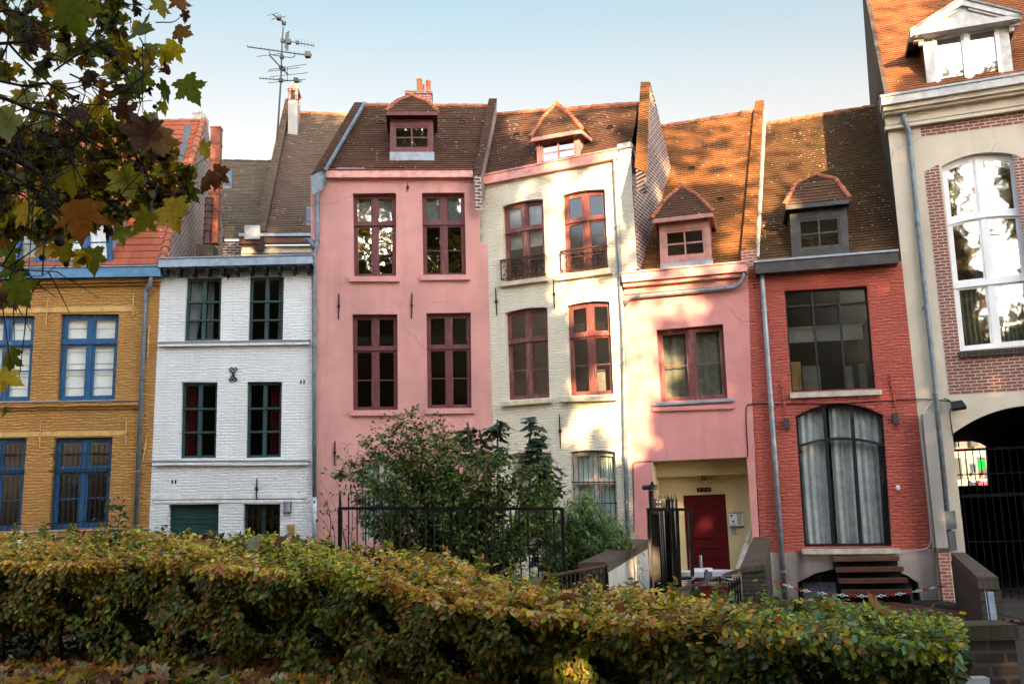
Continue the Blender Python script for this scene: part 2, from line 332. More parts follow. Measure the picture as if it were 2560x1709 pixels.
def frame(h,pts,d,cols,rows,mat,parent,fw=.06,mw=.08,cw=.04,bw=.028,tw=.075,arch=0.,bars=(),name='window',glass='glass',cell=True,pz=True):
    """window frame mesh on the facade; pts TL,TR,BR,BL as (u,z). returns map function, hole polygon and object"""
    TL,TR,BR,BL=pts; W=((TR[0]-TL[0])+(BR[0]-BL[0]))/2; Hh=((TL[1]-BL[1])+(TR[1]-BR[1]))/2
    def Mp(a,b,c):
        s=a/W;t=c/Hh
        u=(BL[0]*(1-s)+BR[0]*s)*(1-t)+(TL[0]*(1-s)+TR[0]*s)*t
        z=(BL[1]*(1-s)+BR[1]*s)*(1-t)+(TL[1]*(1-s)+TR[1]*s)*t
        if arch: z+=arch*(1-(2*s-1)**2)*max(0,(t-.4)/.6)
        return (u,b,z)
    mb=MB(); nx=10 if arch else 1
    mb.box(0,fw,d,d+.075,0,Hh,Mp); mb.box(W-fw,W,d,d+.075,0,Hh,Mp)
    mb.box(fw,W-fw,d,d+.075,0,fw,Mp,nx); mb.box(fw,W-fw,d,d+.075,Hh-fw,Hh,Mp,nx)
    xs=[fw+(W-2*fw)*i/cols for i in range(cols+1)]; zs=[fw+(Hh-2*fw)*t for t in rows]
    for x in xs[1:-1]: mb.box(x-mw/2,x+mw/2,d-.007,d+.068,fw*.5,Hh-fw*.5,Mp)
    for i,z in enumerate(zs[1:-1]):
        mb.box(fw*.4,W-fw*.4,d-.02,d+.062,z-tw/2,z+tw/2,Mp,nx)
        mb.box(0.01,W-.01,d-.035,d+.03,z-tw/2-.001,z-tw/2+.02,Mp,nx)
    if cell:
        for i in range(cols):
            a0=xs[i]+(mw/2 if i else 0); a1=xs[i+1]-(mw/2 if i<cols-1 else 0)
            for j in range(len(zs)-1):
                c0=zs[j]+(tw/2 if j else 0); c1=zs[j+1]-(tw/2 if j<len(zs)-2 else 0)
                if cw>0:
                    e=.006
                    mb.box(a0-e,a0+cw,d+.01,d+.055,c0-e,c1+e,Mp); mb.box(a1-cw,a1+e,d+.01,d+.055,c0-e,c1+e,Mp)
                    mb.box(a0+cw,a1-cw,d+.01,d+.055,c0-e,c0+cw,Mp,nx); mb.box(a0+cw,a1-cw,d+.01,d+.055,c1-cw,c1+e,Mp,nx)
                for t in (bars[j] if j<len(bars) else ()):
                    z=c0+(c1-c0)*t; mb.box(a0+cw-.004,a1-cw+.004,d+.017,d+.048,z-bw/2,z+bw/2,Mp,nx)
    o=mb.build(name,mat,parent)
    if pz:
        g=MB(); ng=10 if arch else 2
        for i in range(ng):
            a=.012+(W-.024)*i/ng;b=.012+(W-.024)*(i+1)/ng
            g.face([Mp(a,d+.035,.012),Mp(b,d+.035,.012),Mp(b,d+.035,Hh-.012),Mp(a,d+.035,Hh-.012)])
        g.build('pane',M[glass],o)
    hole=[Mp(0,0,0),Mp(W,0,0)]+[Mp(W*(1-i/nx),0,Hh) for i in range(nx+1)]
    hole=[(p[0],p[2]) for p in hole]
    return Mp,hole,o,W,Hh
def drape(o,Mp,W,Hh,d,s0,s1,t0,t1,mat,amp=.03,waves=5,name='curtain',skew=0.):
    mb=MB(); n=int(max(8,waves*8)); m=6; ph=random.random()*6
    gr=[]
    for j in range(m+1):
        t=t0+(t1-t0)*j/m; row=[]
        for i in range(n+1):
            q=i/n; s=s0+(s1-s0)*q+skew*(1-t)*(q)
            a=amp*math.sin(q*waves*2*math.pi+ph+.6*math.sin(3*t))*(1.15-.3*t)
            row.append(Mp(W*s,d+a,Hh*t))
        gr.append(row)
    for j in range(m):
        for i in range(n): mb.face([gr[j][i],gr[j][i+1],gr[j+1][i+1],gr[j+1][i]])
    return mb.build(name,M[mat],o,smooth=False)
def blind(o,Mp,W,Hh,d,t0,t1,mat,n=6):
    mb=MB()
    for i in range(n):
        a=t0+(t1-t0)*i/n; b=t0+(t1-t0)*(i+1)/n
        mb.face([Mp(W*.02,d-.014,Hh*a),Mp(W*.98,d-.014,Hh*a),Mp(W*.98,d+.012,Hh*b),Mp(W*.02,d+.012,Hh*b)])
        mb.face([Mp(W*.02,d-.014,Hh*a),Mp(W*.02,d+.012,Hh*a),Mp(W*.98,d+.012,Hh*a),Mp(W*.98,d-.014,Hh*a)])
    mb.build('blind',M[mat],o)
def grille(o,Mp,W,Hh,d,nb,ts,mat='black',r=.009,t0=.01,t1=.93):
    mb=MB()
    for i in range(nb):
        a=W*(.05+.9*i/(nb-1)); mb.tube([Mp(a,d,Hh*t0),Mp(a,d,Hh*t1)],r,6)
    for t in ts: mb.box(-.06,W+.02,d-.006,d+.012,Hh*t-.012,Hh*t+.012,Mp)
    mb.build('grille',M[mat],o)
def win(h,q,cols,rows,mat,d=.14,sill=None,**kw):
    pts=[h.at(*p) for p in q]
    Mp,hole,o,W,Hh=frame(h,pts,d,cols,rows,M[mat],h.e,**kw)
    h.holes.append((hole,d+.07))
    if sill:
        (L,R,th,out,sm)=sill; l=h.at(*L); r=h.at(*R)
        mb=MB(); zz=lambda a:l[1]+(r[1]-l[1])*(a-l[0])/(r[0]-l[0])
        f=lambda a,b,c:(a,b,zz(a)+c)
        mb.box(l[0],r[0],-out,.03,-th,0,f,4); mb.build('sill',M[sm],o)
    return o,Mp,W,Hh
def pipe(h,pts,r,mat,name='downpipe',brackets=(),bm='zincdark'):
    P=[h.P(x,y,d) for x,y,d in pts]
    mb=MB(); mb.tube(smooth_path(P,.09),r,9); o=mb.build(name,M[mat],h.e,smooth=True)
    for (x,y,d) in brackets:
        c=h.P(x,y,d); b=MB(); t=V((0,0,1)); b.tube([c-t*.02,c+t*.02],r*1.22,9); b.tube([c+V((0,r,0)),c+V((0,-d,0))],.012,5); b.build('bracket',M[bm],o)
    return o
def smooth_path(P,rad=.1,n=4):
    P=[V(p) for p in P]; out=[P[0]]
    for i in range(1,len(P)-1):
        a,b,c=P[i-1],P[i],P[i+1]; ra=min(rad,(a-b).length*.45,(c-b).length*.45)
        p0=b+(a-b).normalized()*ra; p1=b+(c-b).normalized()*ra
        for k in range(n+1):
            t=k/n; out.append(p0*(1-t)**2+b*2*t*(1-t)+p1*t*t)
    out.append(P[-1]); return out
def anchor(h,x0,y0,x1,y1,mat='black',r=.016,knob=.5):
    a=h.P(x0,y0,-.03); b=h.P(x1,y1,-.03); mb=MB(); c=a.lerp(b,knob)
    mb.tube([a,a.lerp(b,.1),c,b.lerp(a,.06),b],[r*.5,r,r*1.15,r*.9,r*.4],6)
    mb.box(c.x-.03,c.x+.03,-.05,.02,c.z-.03,c.z+.03)
    return mb.build('wall_anchor',M[mat],h.e)
def board(h,name,L,R,th,out,mat,d1=.06,parent=None,lip=0.,endz=None):
    """horizontal timber/stone band: L,R px of its top edge seen on its front face at depth -out"""
    l=h.at(*L,-out); r=h.at(*R,-out); mb=MB(); zz=lambda a:l[1]+(r[1]-l[1])*(a-l[0])/(r[0]-l[0])
    f=lambda a,b,c:(a,b,zz(a)+c)
    mb.box(l[0],r[0],-out,d1,-th,0,f,6)
    if lip: mb.box(l[0]-.02,r[0]+.02,-out-.03,d1-.01,0.003,lip,f,6,mi=1)
    return mb.build(name,[M[mat],M['zinc']],parent or h.e)
def strip(mb,eL,eR,rR,rL,row=.105,nu=None,lift=.022,mi=0,jit=.006,u0=0.,sag=0.):
    """tile courses between an eaves line and a ridge line (points in house coordinates)"""
    eL,eR,rR,rL=map(V,(eL,eR,rR,rL))
    L=((rL-eL).length+(rR-eR).length)/2; n=max(2,int(round(L/row))); Wd=max((eR-eL).length,(rR-rL).length)
    nm=(eR-eL).cross(rL-eL)
    if nm.length<1e-6: nm=(eR-eL).cross(rR-eR)
    nm.normalize()
    if nm.z<0: nm=-nm
    if nu is None: nu=max(1,int(Wd/.35))
    def pt(s,t):
        p=(eL*(1-s)+eR*s)*(1-t)+(rL*(1-s)+rR*s)*t
        if sag: p=p-nm*sag*math.sin(math.pi*s)*math.sin(math.pi*t)
        return p
    for i in range(n):
        t0=i/n; t1=min(1,(i+1.05)/n)
        lo=[];lo2=[];hi=[];us=[]
        for k in range(nu+1):
            s=k/nu; j=random.uniform(-jit,jit)
            p=pt(s,t0); lo.append(p+nm*(lift+j)); lo2.append(p-nm*.004); hi.append(pt(s,t1)+nm*.002)
            us.append(((eL*(1-s)+eR*s)*(1-t0)+(rL*(1-s)+rR*s)*t0-eL).dot((eR-eL).normalized())+u0)
        v0=i*.105+.003; v1=v0+.1
        for k in range(nu):
            mb.face([lo[k],lo[k+1],hi[k+1],hi[k]],mi,[(us[k],v0),(us[k+1],v0),(us[k+1],v1),(us[k],v1)])
            mb.face([lo2[k],lo2[k+1],lo[k+1],lo[k]],mi,[(us[k],v0),(us[k+1],v0),(us[k+1],v0+.004),(us[k],v0+.004)])
def hips(mb,a,b,r=.075,piece=.19,mi=0,flat=.8):
    a=V(a);b=V(b); n=max(1,int((b-a).length/piece)); 
    for i in range(n):
        p=a.lerp(b,i/n);q=a.lerp(b,min(1,(i+1.12)/n)); j=random.uniform(.92,1.08)
        mb.tube([p,q],[r*1.12*j,r*.86*j],8,mi)
def roof(h,eL,eR,rL,rR,rp,mat,name='roof',row=.105,back=True,ridge=True,backd=5.,sag=0.,u0=0.,parent=None):
    P=[h.on(*eL,rp),h.on(*eR,rp),h.on(*rR,rp),h.on(*rL,rp)]
    mb=MB(); strip(mb,P[0],P[1],P[2],P[3],row,sag=sag,u0=u0)
    if back:
        for a,b in ((P[3],P[2]),):
            dd=max(backd-max(a.y,b.y),1.); k=V((0,dd,-dd*1.1)); mb.face([b,a,a+k,b+k],0,[(0,0),(3,0),(3,4),(0,4)])
    o=mb.build(name,M[mat],parent or h.e)
    if ridge:
        rb=MB(); hips(rb,P[3]-V((0,0,.02)),P[2]-V((0,0,.02)),.085,.36); rb.build('ridge_tiles',M['ridge'],o)
    return o,P
def parapet(h,rp,off,BL,BR,TR,TL,mat,side='oldbrick',drop=.75,name='gable_parapet',inset=.03):
    """tile-capped gable wall that stands up through the roof"""
    P=[h.on(*q,rp,off) for q in (BL,BR,TR,TL)]
    mb=MB(); strip(mb,P[0],P[1],P[2],P[3],.1,nu=1,lift=.02,jit=.004)
    k=V((0,0,-drop)); 
    A=[P[0].lerp(P[1],.08),P[1].lerp(P[0],.08),P[2].lerp(P[3],.08),P[3].lerp(P[2],.08)]
    dn=V((0,0,-.012)); A=[a+dn for a in A]
    B=[a+k for a in A]
    mb.face([A[1],B[1],B[2],A[2]][::-1],1); mb.face([A[0],A[3],B[3],B[0]][::-1],1); mb.face([A[0],B[0],B[1],A[1]],1); mb.face([A[3],A[2],B[2],B[3]],1)
    # capping of the top and a back slope
    mb.face([P[3],P[2],P[2]+V((0,.5,-.6)),P[3]+V((0,.5,-.6))],1)
    return mb.build(name,[M[mat],M[side]],h.e),P
def dormer(h,rp,fr,fL,fR,ap,mat,tile,cols=2,fw=.09,apd=.55,flash=None,over=.2,glass='glassr',cw=.05,curt=None,base='zinc',df=None,bulge=.05):
    mid=((fr[2][0]+fr[3][0])/2,(flash if flash else (fr[2][1]+fr[3][1])/2))
    df=h.on(*mid,rp).y-.02 if df is None else df
    root=MB()
    pts=[h.at(*p,df) for p in fr]; zb=min(pts[2][1],pts[3][1]); zt=max(pts[0][1],pts[1][1])
    d0,z0,tp=rp
    rz=lambda z: d0+(z-z0)/tp
    uL=min(pts[0][0],pts[3][0]); uR=max(pts[1][0],pts[2][0])
    # cheeks and zinc flashing
    zf=z0+(df-d0)*tp-.06
    for u,sg in ((uL+.02,1),(uR-.02,-1)):
        tri=[(u,df+.05,zf),(u,df+.05,zt+.05),(u,rz(zt+.05),zt+.05)]
        root.face(tri if sg>0 else tri[::-1],0)
    (root.box(uL-.01,uR+.01,df-.015,df+.1,zf,zb+.004,None,1,1) if zf<zb else None)
    o=root.build('dormer',[M[mat],M[base]],h.e)
    Mp,hole,w,W,Hh=frame(h,pts,df,1,[0,1],M[mat],o,fw=fw,cell=False,name='window_frame',pz=False)
    # inner sash
    s=MB(); a0=fw*.96;a1=W-fw*.96;c0=fw*.96;c1=Hh-fw*.96
    e=.055; F=lambda a,b,c:Mp(a,b,c)
    for (x0,x1,y0,y1) in ((a0,a0+e,c0,c1),(a1-e,a1,c0,c1),(a0+e,a1-e,c0,c0+e),(a0+e,a1-e,c1-e,c1)): s.box(x0,x1,df+.02,df+.07,y0,y1,F)
    xm=(a0+a1)/2; zm=(c0+c1)/2
    for i in range(1,cols): 
        x=a0+e+(a1-a0-2*e)*i/cols; s.box(x-.018,x+.018,df+.026,df+.066,c0+e,c1-e,F)
    s.box(a0+e,a1-e,df+.03,df+.062,zm-.018,zm+.018,F)
    s.build('sash',M[mat],o)
    g=MB(); g.face([Mp(a0+.01,df+.045,c0+.01),Mp(a1-.01,df+.045,c0+.01),Mp(a1-.01,df+.045,c1-.01),Mp(a0+.01,df+.045,c1-.01)]); g.build('pane',M[glass],o)
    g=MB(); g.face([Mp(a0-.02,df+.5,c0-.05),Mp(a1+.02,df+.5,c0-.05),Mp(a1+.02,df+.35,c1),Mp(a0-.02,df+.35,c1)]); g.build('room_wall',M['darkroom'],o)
    # hipped roof
    A=h.P(*fL,df-over); B=h.P(*fR,df-over); z=(A.z+B.z)/2
    A.z=A.z*.5+z*.5; B.z=B.z*.5+z*.5
    Pp=h.P(*ap,df+apd)
    Ad=V((A.x,rz(A.z)+.02,A.z)); Bd=V((B.x,rz(B.z)+.02,B.z)); Q=V((Pp.x,rz(Pp.z)+.05,Pp.z))
    out=lambda p,x,y: p+V((x*bulge*.7,y*bulge*.7,bulge))
    A1=out(A.lerp(Pp,.5),-1,-1); B1=out(B.lerp(Pp,.5),1,-1); Am=out(Ad.lerp(Q,.5),-1,0); Bm=out(Bd.lerp(Q,.5),1,0)
    r=MB(); strip(r,A,B,B1,A1,.1,nu=3,lift=.018); strip(r,A1,B1,Pp,Pp,.1,nu=3,lift=.018)
    strip(r,Ad,A,A1,Am,.1,nu=3,lift=.018); strip(r,Am,A1,Pp,Q,.1,nu=3,lift=.018); strip(r,B,Bd,Bm,B1,.1,nu=3,lift=.018); strip(r,B1,Bm,Q,Pp,.1,nu=3,lift=.018)
    r.build('dormer_roof',M[tile],o)
    t=MB()
    for e,k in ((A+V((-.02,-.02,0)),A1),(B+V((.02,-.02,0)),B1)): hips(t,e,k,.055,.12); hips(t,k,Pp,.055,.12)
    hips(t,Pp,Q,.06,.2); t.sphere(Pp,.075,8,6); t.build('hip_tiles',M['ridge'],o)
    # fascia and soffit
    b=MB(); th=.1
    def bar(p,q,wd,hh):
        p=V(p);q=V(q); d=(q-p).normalized(); sd=d.cross(V((0,0,1))).normalized()*wd
        dz=V((0,0,hh)); v=[p-sd,p+sd,q+sd,q-sd]; tt=[x for x in v]; bb=[x-dz for x in v]
        b.face(tt); b.face(bb[::-1])
        for i in range(4): b.face([tt[i],bb[i],bb[(i+1)%4],tt[(i+1)%4]][::-1])
    dz=V((0,0,-.012)); bar(A+dz,B+dz,.025,th); bar(A+dz+V((.012,.03,-.005)),Ad+dz+V((.012,0,-.005)),.025,th*.95); bar(B+dz+V((-.012,.03,-.005)),Bd+dz+V((-.012,0,-.005)),.025,th*.95)
    iz=-.055
    b.face([(A.x,A.y,A.z+iz),(A.x,Ad.y,A.z+iz),(B.x,Bd.y,A.z+iz),(B.x,B.y,A.z+iz)])
    hh=A.z+iz-zt
    if hh>0: b.box(uL+.02,uR-.02,df+.006,df+.09,zt-.004,A.z+iz-.002)
    b.build('fascia',M[mat],o)
    return o
def body(h,u0,u1,zE,rd,rz,depth,mat,zb=-.6,lean=0.,tl=True):
    """side walls, back wall and an inner lining, so the house is a closed hollow box"""
    mb=MB(); prof=[(.0,zb),(.0,zE),(rd,min(rz,zE+.3)),(depth,zE-.5),(depth,zb)]
    for u,s in ((u0,1),(u1,-1)):
        p=[(u,d,z) for d,z in prof]; mb.face(p if s<0 else p[::-1])
    mb.face([(u1,depth,zb),(u0,depth,zb),(u0,depth,zE-.5),(u1,depth,zE-.5)])
    o=mb.build('side_wall',M[mat],h.e)
    n=MB(); a,b=u0+.12,u1-.12; d0,d1=.3,depth-.2; z1=zE-.35
    n.face([(a,d0,zb),(a,d0,z1),(a,d1,z1),(a,d1,zb)]); n.face([(b,d0,zb),(b,d1,zb),(b,d1,z1),(b,d0,z1)])
    n.face([(a,d1,zb),(a,d1,z1),(b,d1,z1),(b,d1,zb)]); n.face([(a,d0,z1),(b,d0,z1),(b,d1,z1),(a,d1,z1)]); n.face([(a,d0,zb),(a,d1,zb),(b,d1,zb),(b,d0,zb)])
    k=2.9
    while k<z1-1: n.box(a,b,d0,d1,k,k+.2); k+=3.
    n.build('room_interior',M['dark'],h.e)  # near-black lining, darkness of the rooms put into its colour
    return o
R50=math.tan(math.radians(50))
p_sp=plan(1440,900,21.5); p_red=meet(1722,850,p_sp,15.5); p_cor=meet(2100,900,p_red,13.4)
p_cream=meet(1128,900,p_sp,26.5); p_pink=meet(722,800,p_cream,-5); p_white=meet(357,900,p_pink,-4.5); p_yel=meet(0,900,p_white,-3)
def wall(h,outline,mat,name='front_wall',extra=None):
    mb=MB(); wallmesh(mb,outline,h.holes); return mb.build(name,M[mat] if isinstance(mat,str) else mat,h.e)
# ================================================================ ochre house
h=YEL=House(p_yel,-3,'town_house','ochre yellow painted brick house with blue window frames, at the left end of the row')
G=[(0,.655,1)]
X=dict(cols=2,rows=[0,.69,1],bars=[[.52],[]],fw=.07,mw=.1,cw=.05,tw=.09)
for q in ([(140,720),(273.5,720),(263.4,915.7),(130,919)],[(-53,724),(80,724),(68.4,919),(-62,921)]):
    o,Mp,W,H=win(h,q,mat='blue',d=.11,glass='glassc',**X); blind(o,Mp,W,H,.22,.02,.99,'blind',7)
for q in ([(124.4,1003.8),(258.4,1001.4),(247.3,1207.6),(112.7,1215)],[(-72,1006),(61.4,1003.8),(46.8,1216),(-88,1220)]):
    o,Mp,W,H=win(h,q,cols=2,rows=[0,.655,1],mat='blue',d=.14,bars=[[.5],[]],fw=.07,mw=.1,cw=.05,tw=.09,glass='glassd'); grille(o,Mp,W,H,-.03,11,[.07,.64,.82])
R=lambda y,yy: h.at(368.5-(y-620)*.044,y)
bl=h.at(341,1230); tl=h.at(368.5,640); tlz=h.at(368,610)[1]
wall(h,[(-2.2,-.6),(bl[0],-.6),bl,tl,(tl[0],tlz),(-2.2,tlz)],'yellow')
board(h,'gutter',(-60,617),(368,610.5),.24,.28,'bluegut',lip=.03)
board(h,'cornice',(-60,645),(366,637),.09,.14,'yellow'); board(h,'cornice',(-60,655),(366,647.5),.055,.07,'yellow')
board(h,'string_course',(-60,925),(318,918.5),.11,.1,'yellow',lip=.025); board(h,'string_course',(-60,935),(318,930),.07,.045,'yellow')
board(h,'sill_band',(-60,1224),(340,1214),.12,.08,'yellow',lip=.03)
board(h,'timber_lintel',(-60,708),(311,702),.12,.012,'ochrewood'); board(h,'timber_lintel',(-60,992),(286,987),.11,.012,'ochrewood')
for a in ((110,679,105,750),(306,674,304,727),(342,745.6,338.5,820.6),(93,962,90.4,1027.7),(289.7,960.4,287.5,1021.8),(337.9,997,327,1060)): anchor(h,*a,mat='ochrewood')
pipe(h,[(346.8,634,-.22),(345,652,-.2),(335,667,-.08),(334,680,-.08),(310,1225,-.08)],.05,'zincblue',brackets=[(333,690,-.08),(326,872,-.08),(317,1080,-.08)])
YR=(0.02,h.at(372,607)[1],R50)
o,P=roof(h,(-70,613),(372,607),(-70,283),(468,277),YR,'pantile',row=.3,back=True)
pu=P[2].x
vb=MB(); hips(vb,P[1]+V((-.02,0,.03)),P[2]+V((-.02,0,.03)),.1,.3); vb.build('verge_tiles',M['ridge'],o)
# right gable wall in old brick with a stack on it
g=MB(); e=P[1];t=P[2]
for uu,fl in ((e.x+.02,0),):
    zE=e.z; q=[(e.x,.25,3.),(e.x,.25,zE),(t.x,t.y,t.z+.12),(t.x,t.y+.35,t.z+.1),(t.x+.1,t.y+5.5,zE-1.2),(t.x+.1,t.y+5.5,3.)]
    g.face(q)
g.face([(e.x-.25,.25,3.),(e.x-.25,.25,zE),(e.x,.25,zE),(e.x,.25,3.)][::-1])
g.build('gable_wall',M['oldbrick'],h.e)
s=MB(); c=V((t.x-.12,t.y+.25,t.z)); s.box(c.x-.22,c.x+.1,c.y-.2,c.y+.35,c.z-.5,c.z+.26); s.box(c.x-.25,c.x+.03,c.y-.22,c.y+.2,c.z+.263,c.z+.33); s.build('chimney_stack',M['oldwhite'],h.e)
# clay flue running up the gable
def flue(px,pyt,pyb,d,r,mat,name,sq=False):
    a=h.P(px[0],pyt,d); b=h.P(px[1],pyb,d); f=MB()
    n=7
    for i in range(n):
        p=b.lerp(a,i/n); q=b.lerp(a,(i+1)/n)
        if sq: 
            f.box(p.x-r,p.x+r,p.y-r,p.y+r,p.z,q.z-.015); f.box(p.x-r*1.12,p.x+r*1.12,p.y-r*1.12,p.y+r*1.12,q.z-.05,q.z-.016)
        else: f.tube([p,p.lerp(q,.9),p.lerp(q,.91),q],[r,r,r*1.2,r*1.2],9)
    return f.build(name,M[mat],h.e)
flue((497,490),293,560,2.6,.13,'cladpipe','chimney_flue',True); flue((480,474),455,560,2.35,.1,'darkpipe','chimney_flue')
s=MB(); b=h.P(474,575,2.4); s.box(b.x-.22,b.x+.22,b.y-.2,b.y+.3,b.z-.5,b.z+.12); s.build('flue_base',M['coping'],h.e)
# shed dormer of blue casements
dm=thing('tmp','','') ; bpy.data.objects.remove(dm)
fr=[(-75,512),(253,503),(258,606),(-75,613)]; dd=.12; pts=[h.at(*p,dd) for p in fr]
Mp,hole,w,W,H=frame(h,pts,dd,6,[0,1],M['blue'],h.e,fw=.08,mw=.12,cw=.05,bars=[[.5]],name='dormer',glass='glassc')
drape(w,Mp,W,H,dd+.15,.02,.98,.02,.98,'curtain',.02,26)
s=MB(); zt=max(p[1] for p in pts); ur=pts[1][0]; back=(zt-YR[1])/R50+.02
s.face([(ur,dd,pts[2][1]-.1),(ur,dd,zt),(ur,back+.3,zt+.3),(ur,.6,YR[1]+.1)][::-1]); s.build('cheek',M['zinc'],w)
s=MB(); strip(s,(-2.2,dd-.12,zt+.01),(ur+.1,dd-.12,zt+.01),(ur+.1,dd+1.9,zt+1.25),(-2.2,dd+1.9,zt+1.25),.3); s.build('dormer_roof',M['pantile'],w)
s=MB(); q=[h.on(*p,YR,.035) for p in ((395,440),(412,395),(440,290),(425,283))]; s.face(q); s.build('flashing',M['zincdark'],h.e)
body(h,-2.2,3.35,7.3,2.4,10.4,6.,'oldbrick')
# ================================================================ white house
h=WHI=House(p_white,-4.5,'town_house','white painted brick house with dark green windows and a grey-blue gutter on brackets')
for q in ([(428.5,637.8),(508.5,636.5),(505.2,780.6),(421.9,782.3)],[(573,634.9),(651.6,633.6),(648.5,781.6),(569.2,782.9)]):
    o,Mp,W,H=win(h,q,cols=2,rows=[0,.32,.63,1],mat='green',d=.1,fw=.055,mw=.075,cw=.012,tw=.035,glass='glassd')
    if q[0][0]<500: drape(o,Mp,W,H,.26,.05,.5,.02,.97,'blind',.03,5,skew=-.25); drape(o,Mp,W,H,.3,.55,.72,.02,.97,'curtain',.02,2)
    else: drape(o,Mp,W,H,.28,.8,.97,.02,.97,'curtain',.02,3)
for q in ([(417,876.1),(498.9,876.1),(495,1049.7),(413.2,1051)],[(567,875),(647,875),(644,1048),(564,1050)]):
    o,Mp,W,H=win(h,q,cols=2,rows=[0,.33,.66,1],mat='green',d=.12,fw=.055,mw=.075,cw=.012,tw=.035,glass='glassd')
    if q[0][0]<500: drape(o,Mp,W,H,.3,.05,.46,.02,.97,'redcurtain',.03,4)
    else: drape(o,Mp,W,H,.3,.62,.97,.02,.97,'redcurtain',.03,4)
# garage door and barred cellar window
q=[(387.7,1156.5),(501.8,1155),(500,1262),(386,1263)]; pts=[h.at(*p) for p in q]; pts[2]=(pts[2][0],.25); pts[3]=(pts[3][0],.25)
Mp,hole,o,W,H=frame(h,pts,.16,1,[0,1],M['doorgreen'],h.e,fw=.07,cell=False,pz=False,name='garage_door'); h.holes.append((hole,.25))
s=MB(); s.box(.06,W-.06,.185,.225,.05,H-.05,Mp); s.box(.07,W-.07,.165,.18,H-.33,H-.26,Mp)
for z0,z1 in ((.1,.62),(.72,H-.42)):
    for a in ((.14,W-.14,z0,z0+.03),(.14,W-.14,z1-.03,z1),(.14,.17,z0+.03,z1-.03),(W-.17,W-.14,z0+.03,z1-.03)): s.box(a[0],a[1],.172,.19,a[2],a[3],Mp)
s.build('door_panel',M['doorgreen'],o)
q=[(559,1155),(643,1155),(641,1262),(557,1263)]; pts=[h.at(*p) for p in q]; pts[2]=(pts[2][0],.5); pts[3]=(pts[3][0],.5)
Mp,hole,o,W,H=frame(h,pts,.2,2,[0,1],M['doorgreen'],h.e,fw=.05,cell=False,glass='glassd'); h.holes.append((hole,.28)); grille(o,Mp,W,H,.07,6,[.8,.1])
bl=h.at(341,1230); tl=h.at(368.5,612); br=h.at(716,1230); tr=h.at(717,590)
wall(h,[(bl[0],-.6),(br[0]+.05,-.6),(br[0]+.05,br[1]),(tr[0],tr[1]-.02),(tl[0],h.at(367,595)[1]),tl,bl],'white')
gt=board(h,'gutter',(363,594),(716.5,585.5),.2,.34,'greyblue',lip=.03)
for i,x in enumerate((409,442.6,476,509,541.6,574.6,607.4,640,673,706.5)):
    u,z=h.at(x,612-i*.6,-.3); s=MB()
    s.box(u-.04,u+.04,-.3,.0,z-.1,z+.02); s.box(u-.037,u+.037,-.27,.0,z-.16,z-.1); s.box(u-.034,u+.034,-.2,.0,z-.2,z-.16); s.build('bracket',M['black'],gt)
s=MB(); u,z=h.at(378,613,-.3); s.box(u-.04,u+.04,-.3,.0,z-.1,z+.02); s.box(u-.037,u+.037,-.27,0,z-.16,z-.1); s.build('bracket',M['black'],gt)
board(h,'string_course',(362,786),(709,781.5),.085,.1,'white',lip=.025); board(h,'string_course',(349,1058),(707,1057),.09,.1,'white',lip=.025)
board(h,'lintel_band',(350,1136),(702,1133),.09,.012,'whitewood'); board(h,'lintel_band',(350,1147),(702,1144.5),.065,.02,'whitewood'); board(h,'lintel_joint',(350,1145.8),(702,1142.8),.012,.016,'black')
anchor(h,589.5,1096,588,1146); anchor(h,524,626,523.5,641,r=.01)
for x,y in ((399,1104.5),(694,875.6)):
    u,z=h.at(x,y); s=MB()
    for k in (-.055,.02): s.box(u+k,u+k+.035,-.004,.02,z-.045,z+.045)
    s.build('air_slot',M['black'],h.e)
# scrolled iron anchor
u,z=h.at(535,858.5,-.03); s=MB()
def scroll(sx,sz):
    P=[]
    for i in range(26):
        t=i/25
        if t<.35: k=t/.35; P.append((u+sx*(.015+.075*k**1.5),-.03,z+sz*(.02+.1*k)))
        else:
            k=(t-.35)/.65; a=k*4.6; r=.05*(1-.62*k); P.append((u+sx*(.04+r*math.cos(a)),-.03,z+sz*(.12+r*math.sin(a))))
    s.tube(P,[.017-.008*i/25 for i in range(26)],6)
for a in (-1,1):
    for b in (-1,1): scroll(a,b)
s.tube([(u,-.03,z-.05),(u,-.03,z+.05)],.026,6); s.build('wall_anchor',M['black'],h.e)
pipe(h,[(700,551,.6),(712,551,-.02),(722,571,-.09)],.065,'zincdark')
body(h,.02,3.66,7.9,3.,8.0,6.,'oldbrick')
s=MB(); s.face([(0,-.2,7.93),(3.7,-.2,7.98),(3.7,6,7.6),(0,6,7.6)]); s.build('roof',M['zincdark'],h.e)
s=MB(); b=h.P(540,540,1.2); s.face([(h.at(540,540,1.2)[0]-.35,.3,7.95),(h.at(575,584,1.)[0]+.1,1.0,7.9),(h.at(560,575,3)[0],5.5,8.0),(h.at(523,520,3)[0],4.5,9.3)]); s.build('party_wall',M['darkbrick'],h.e)
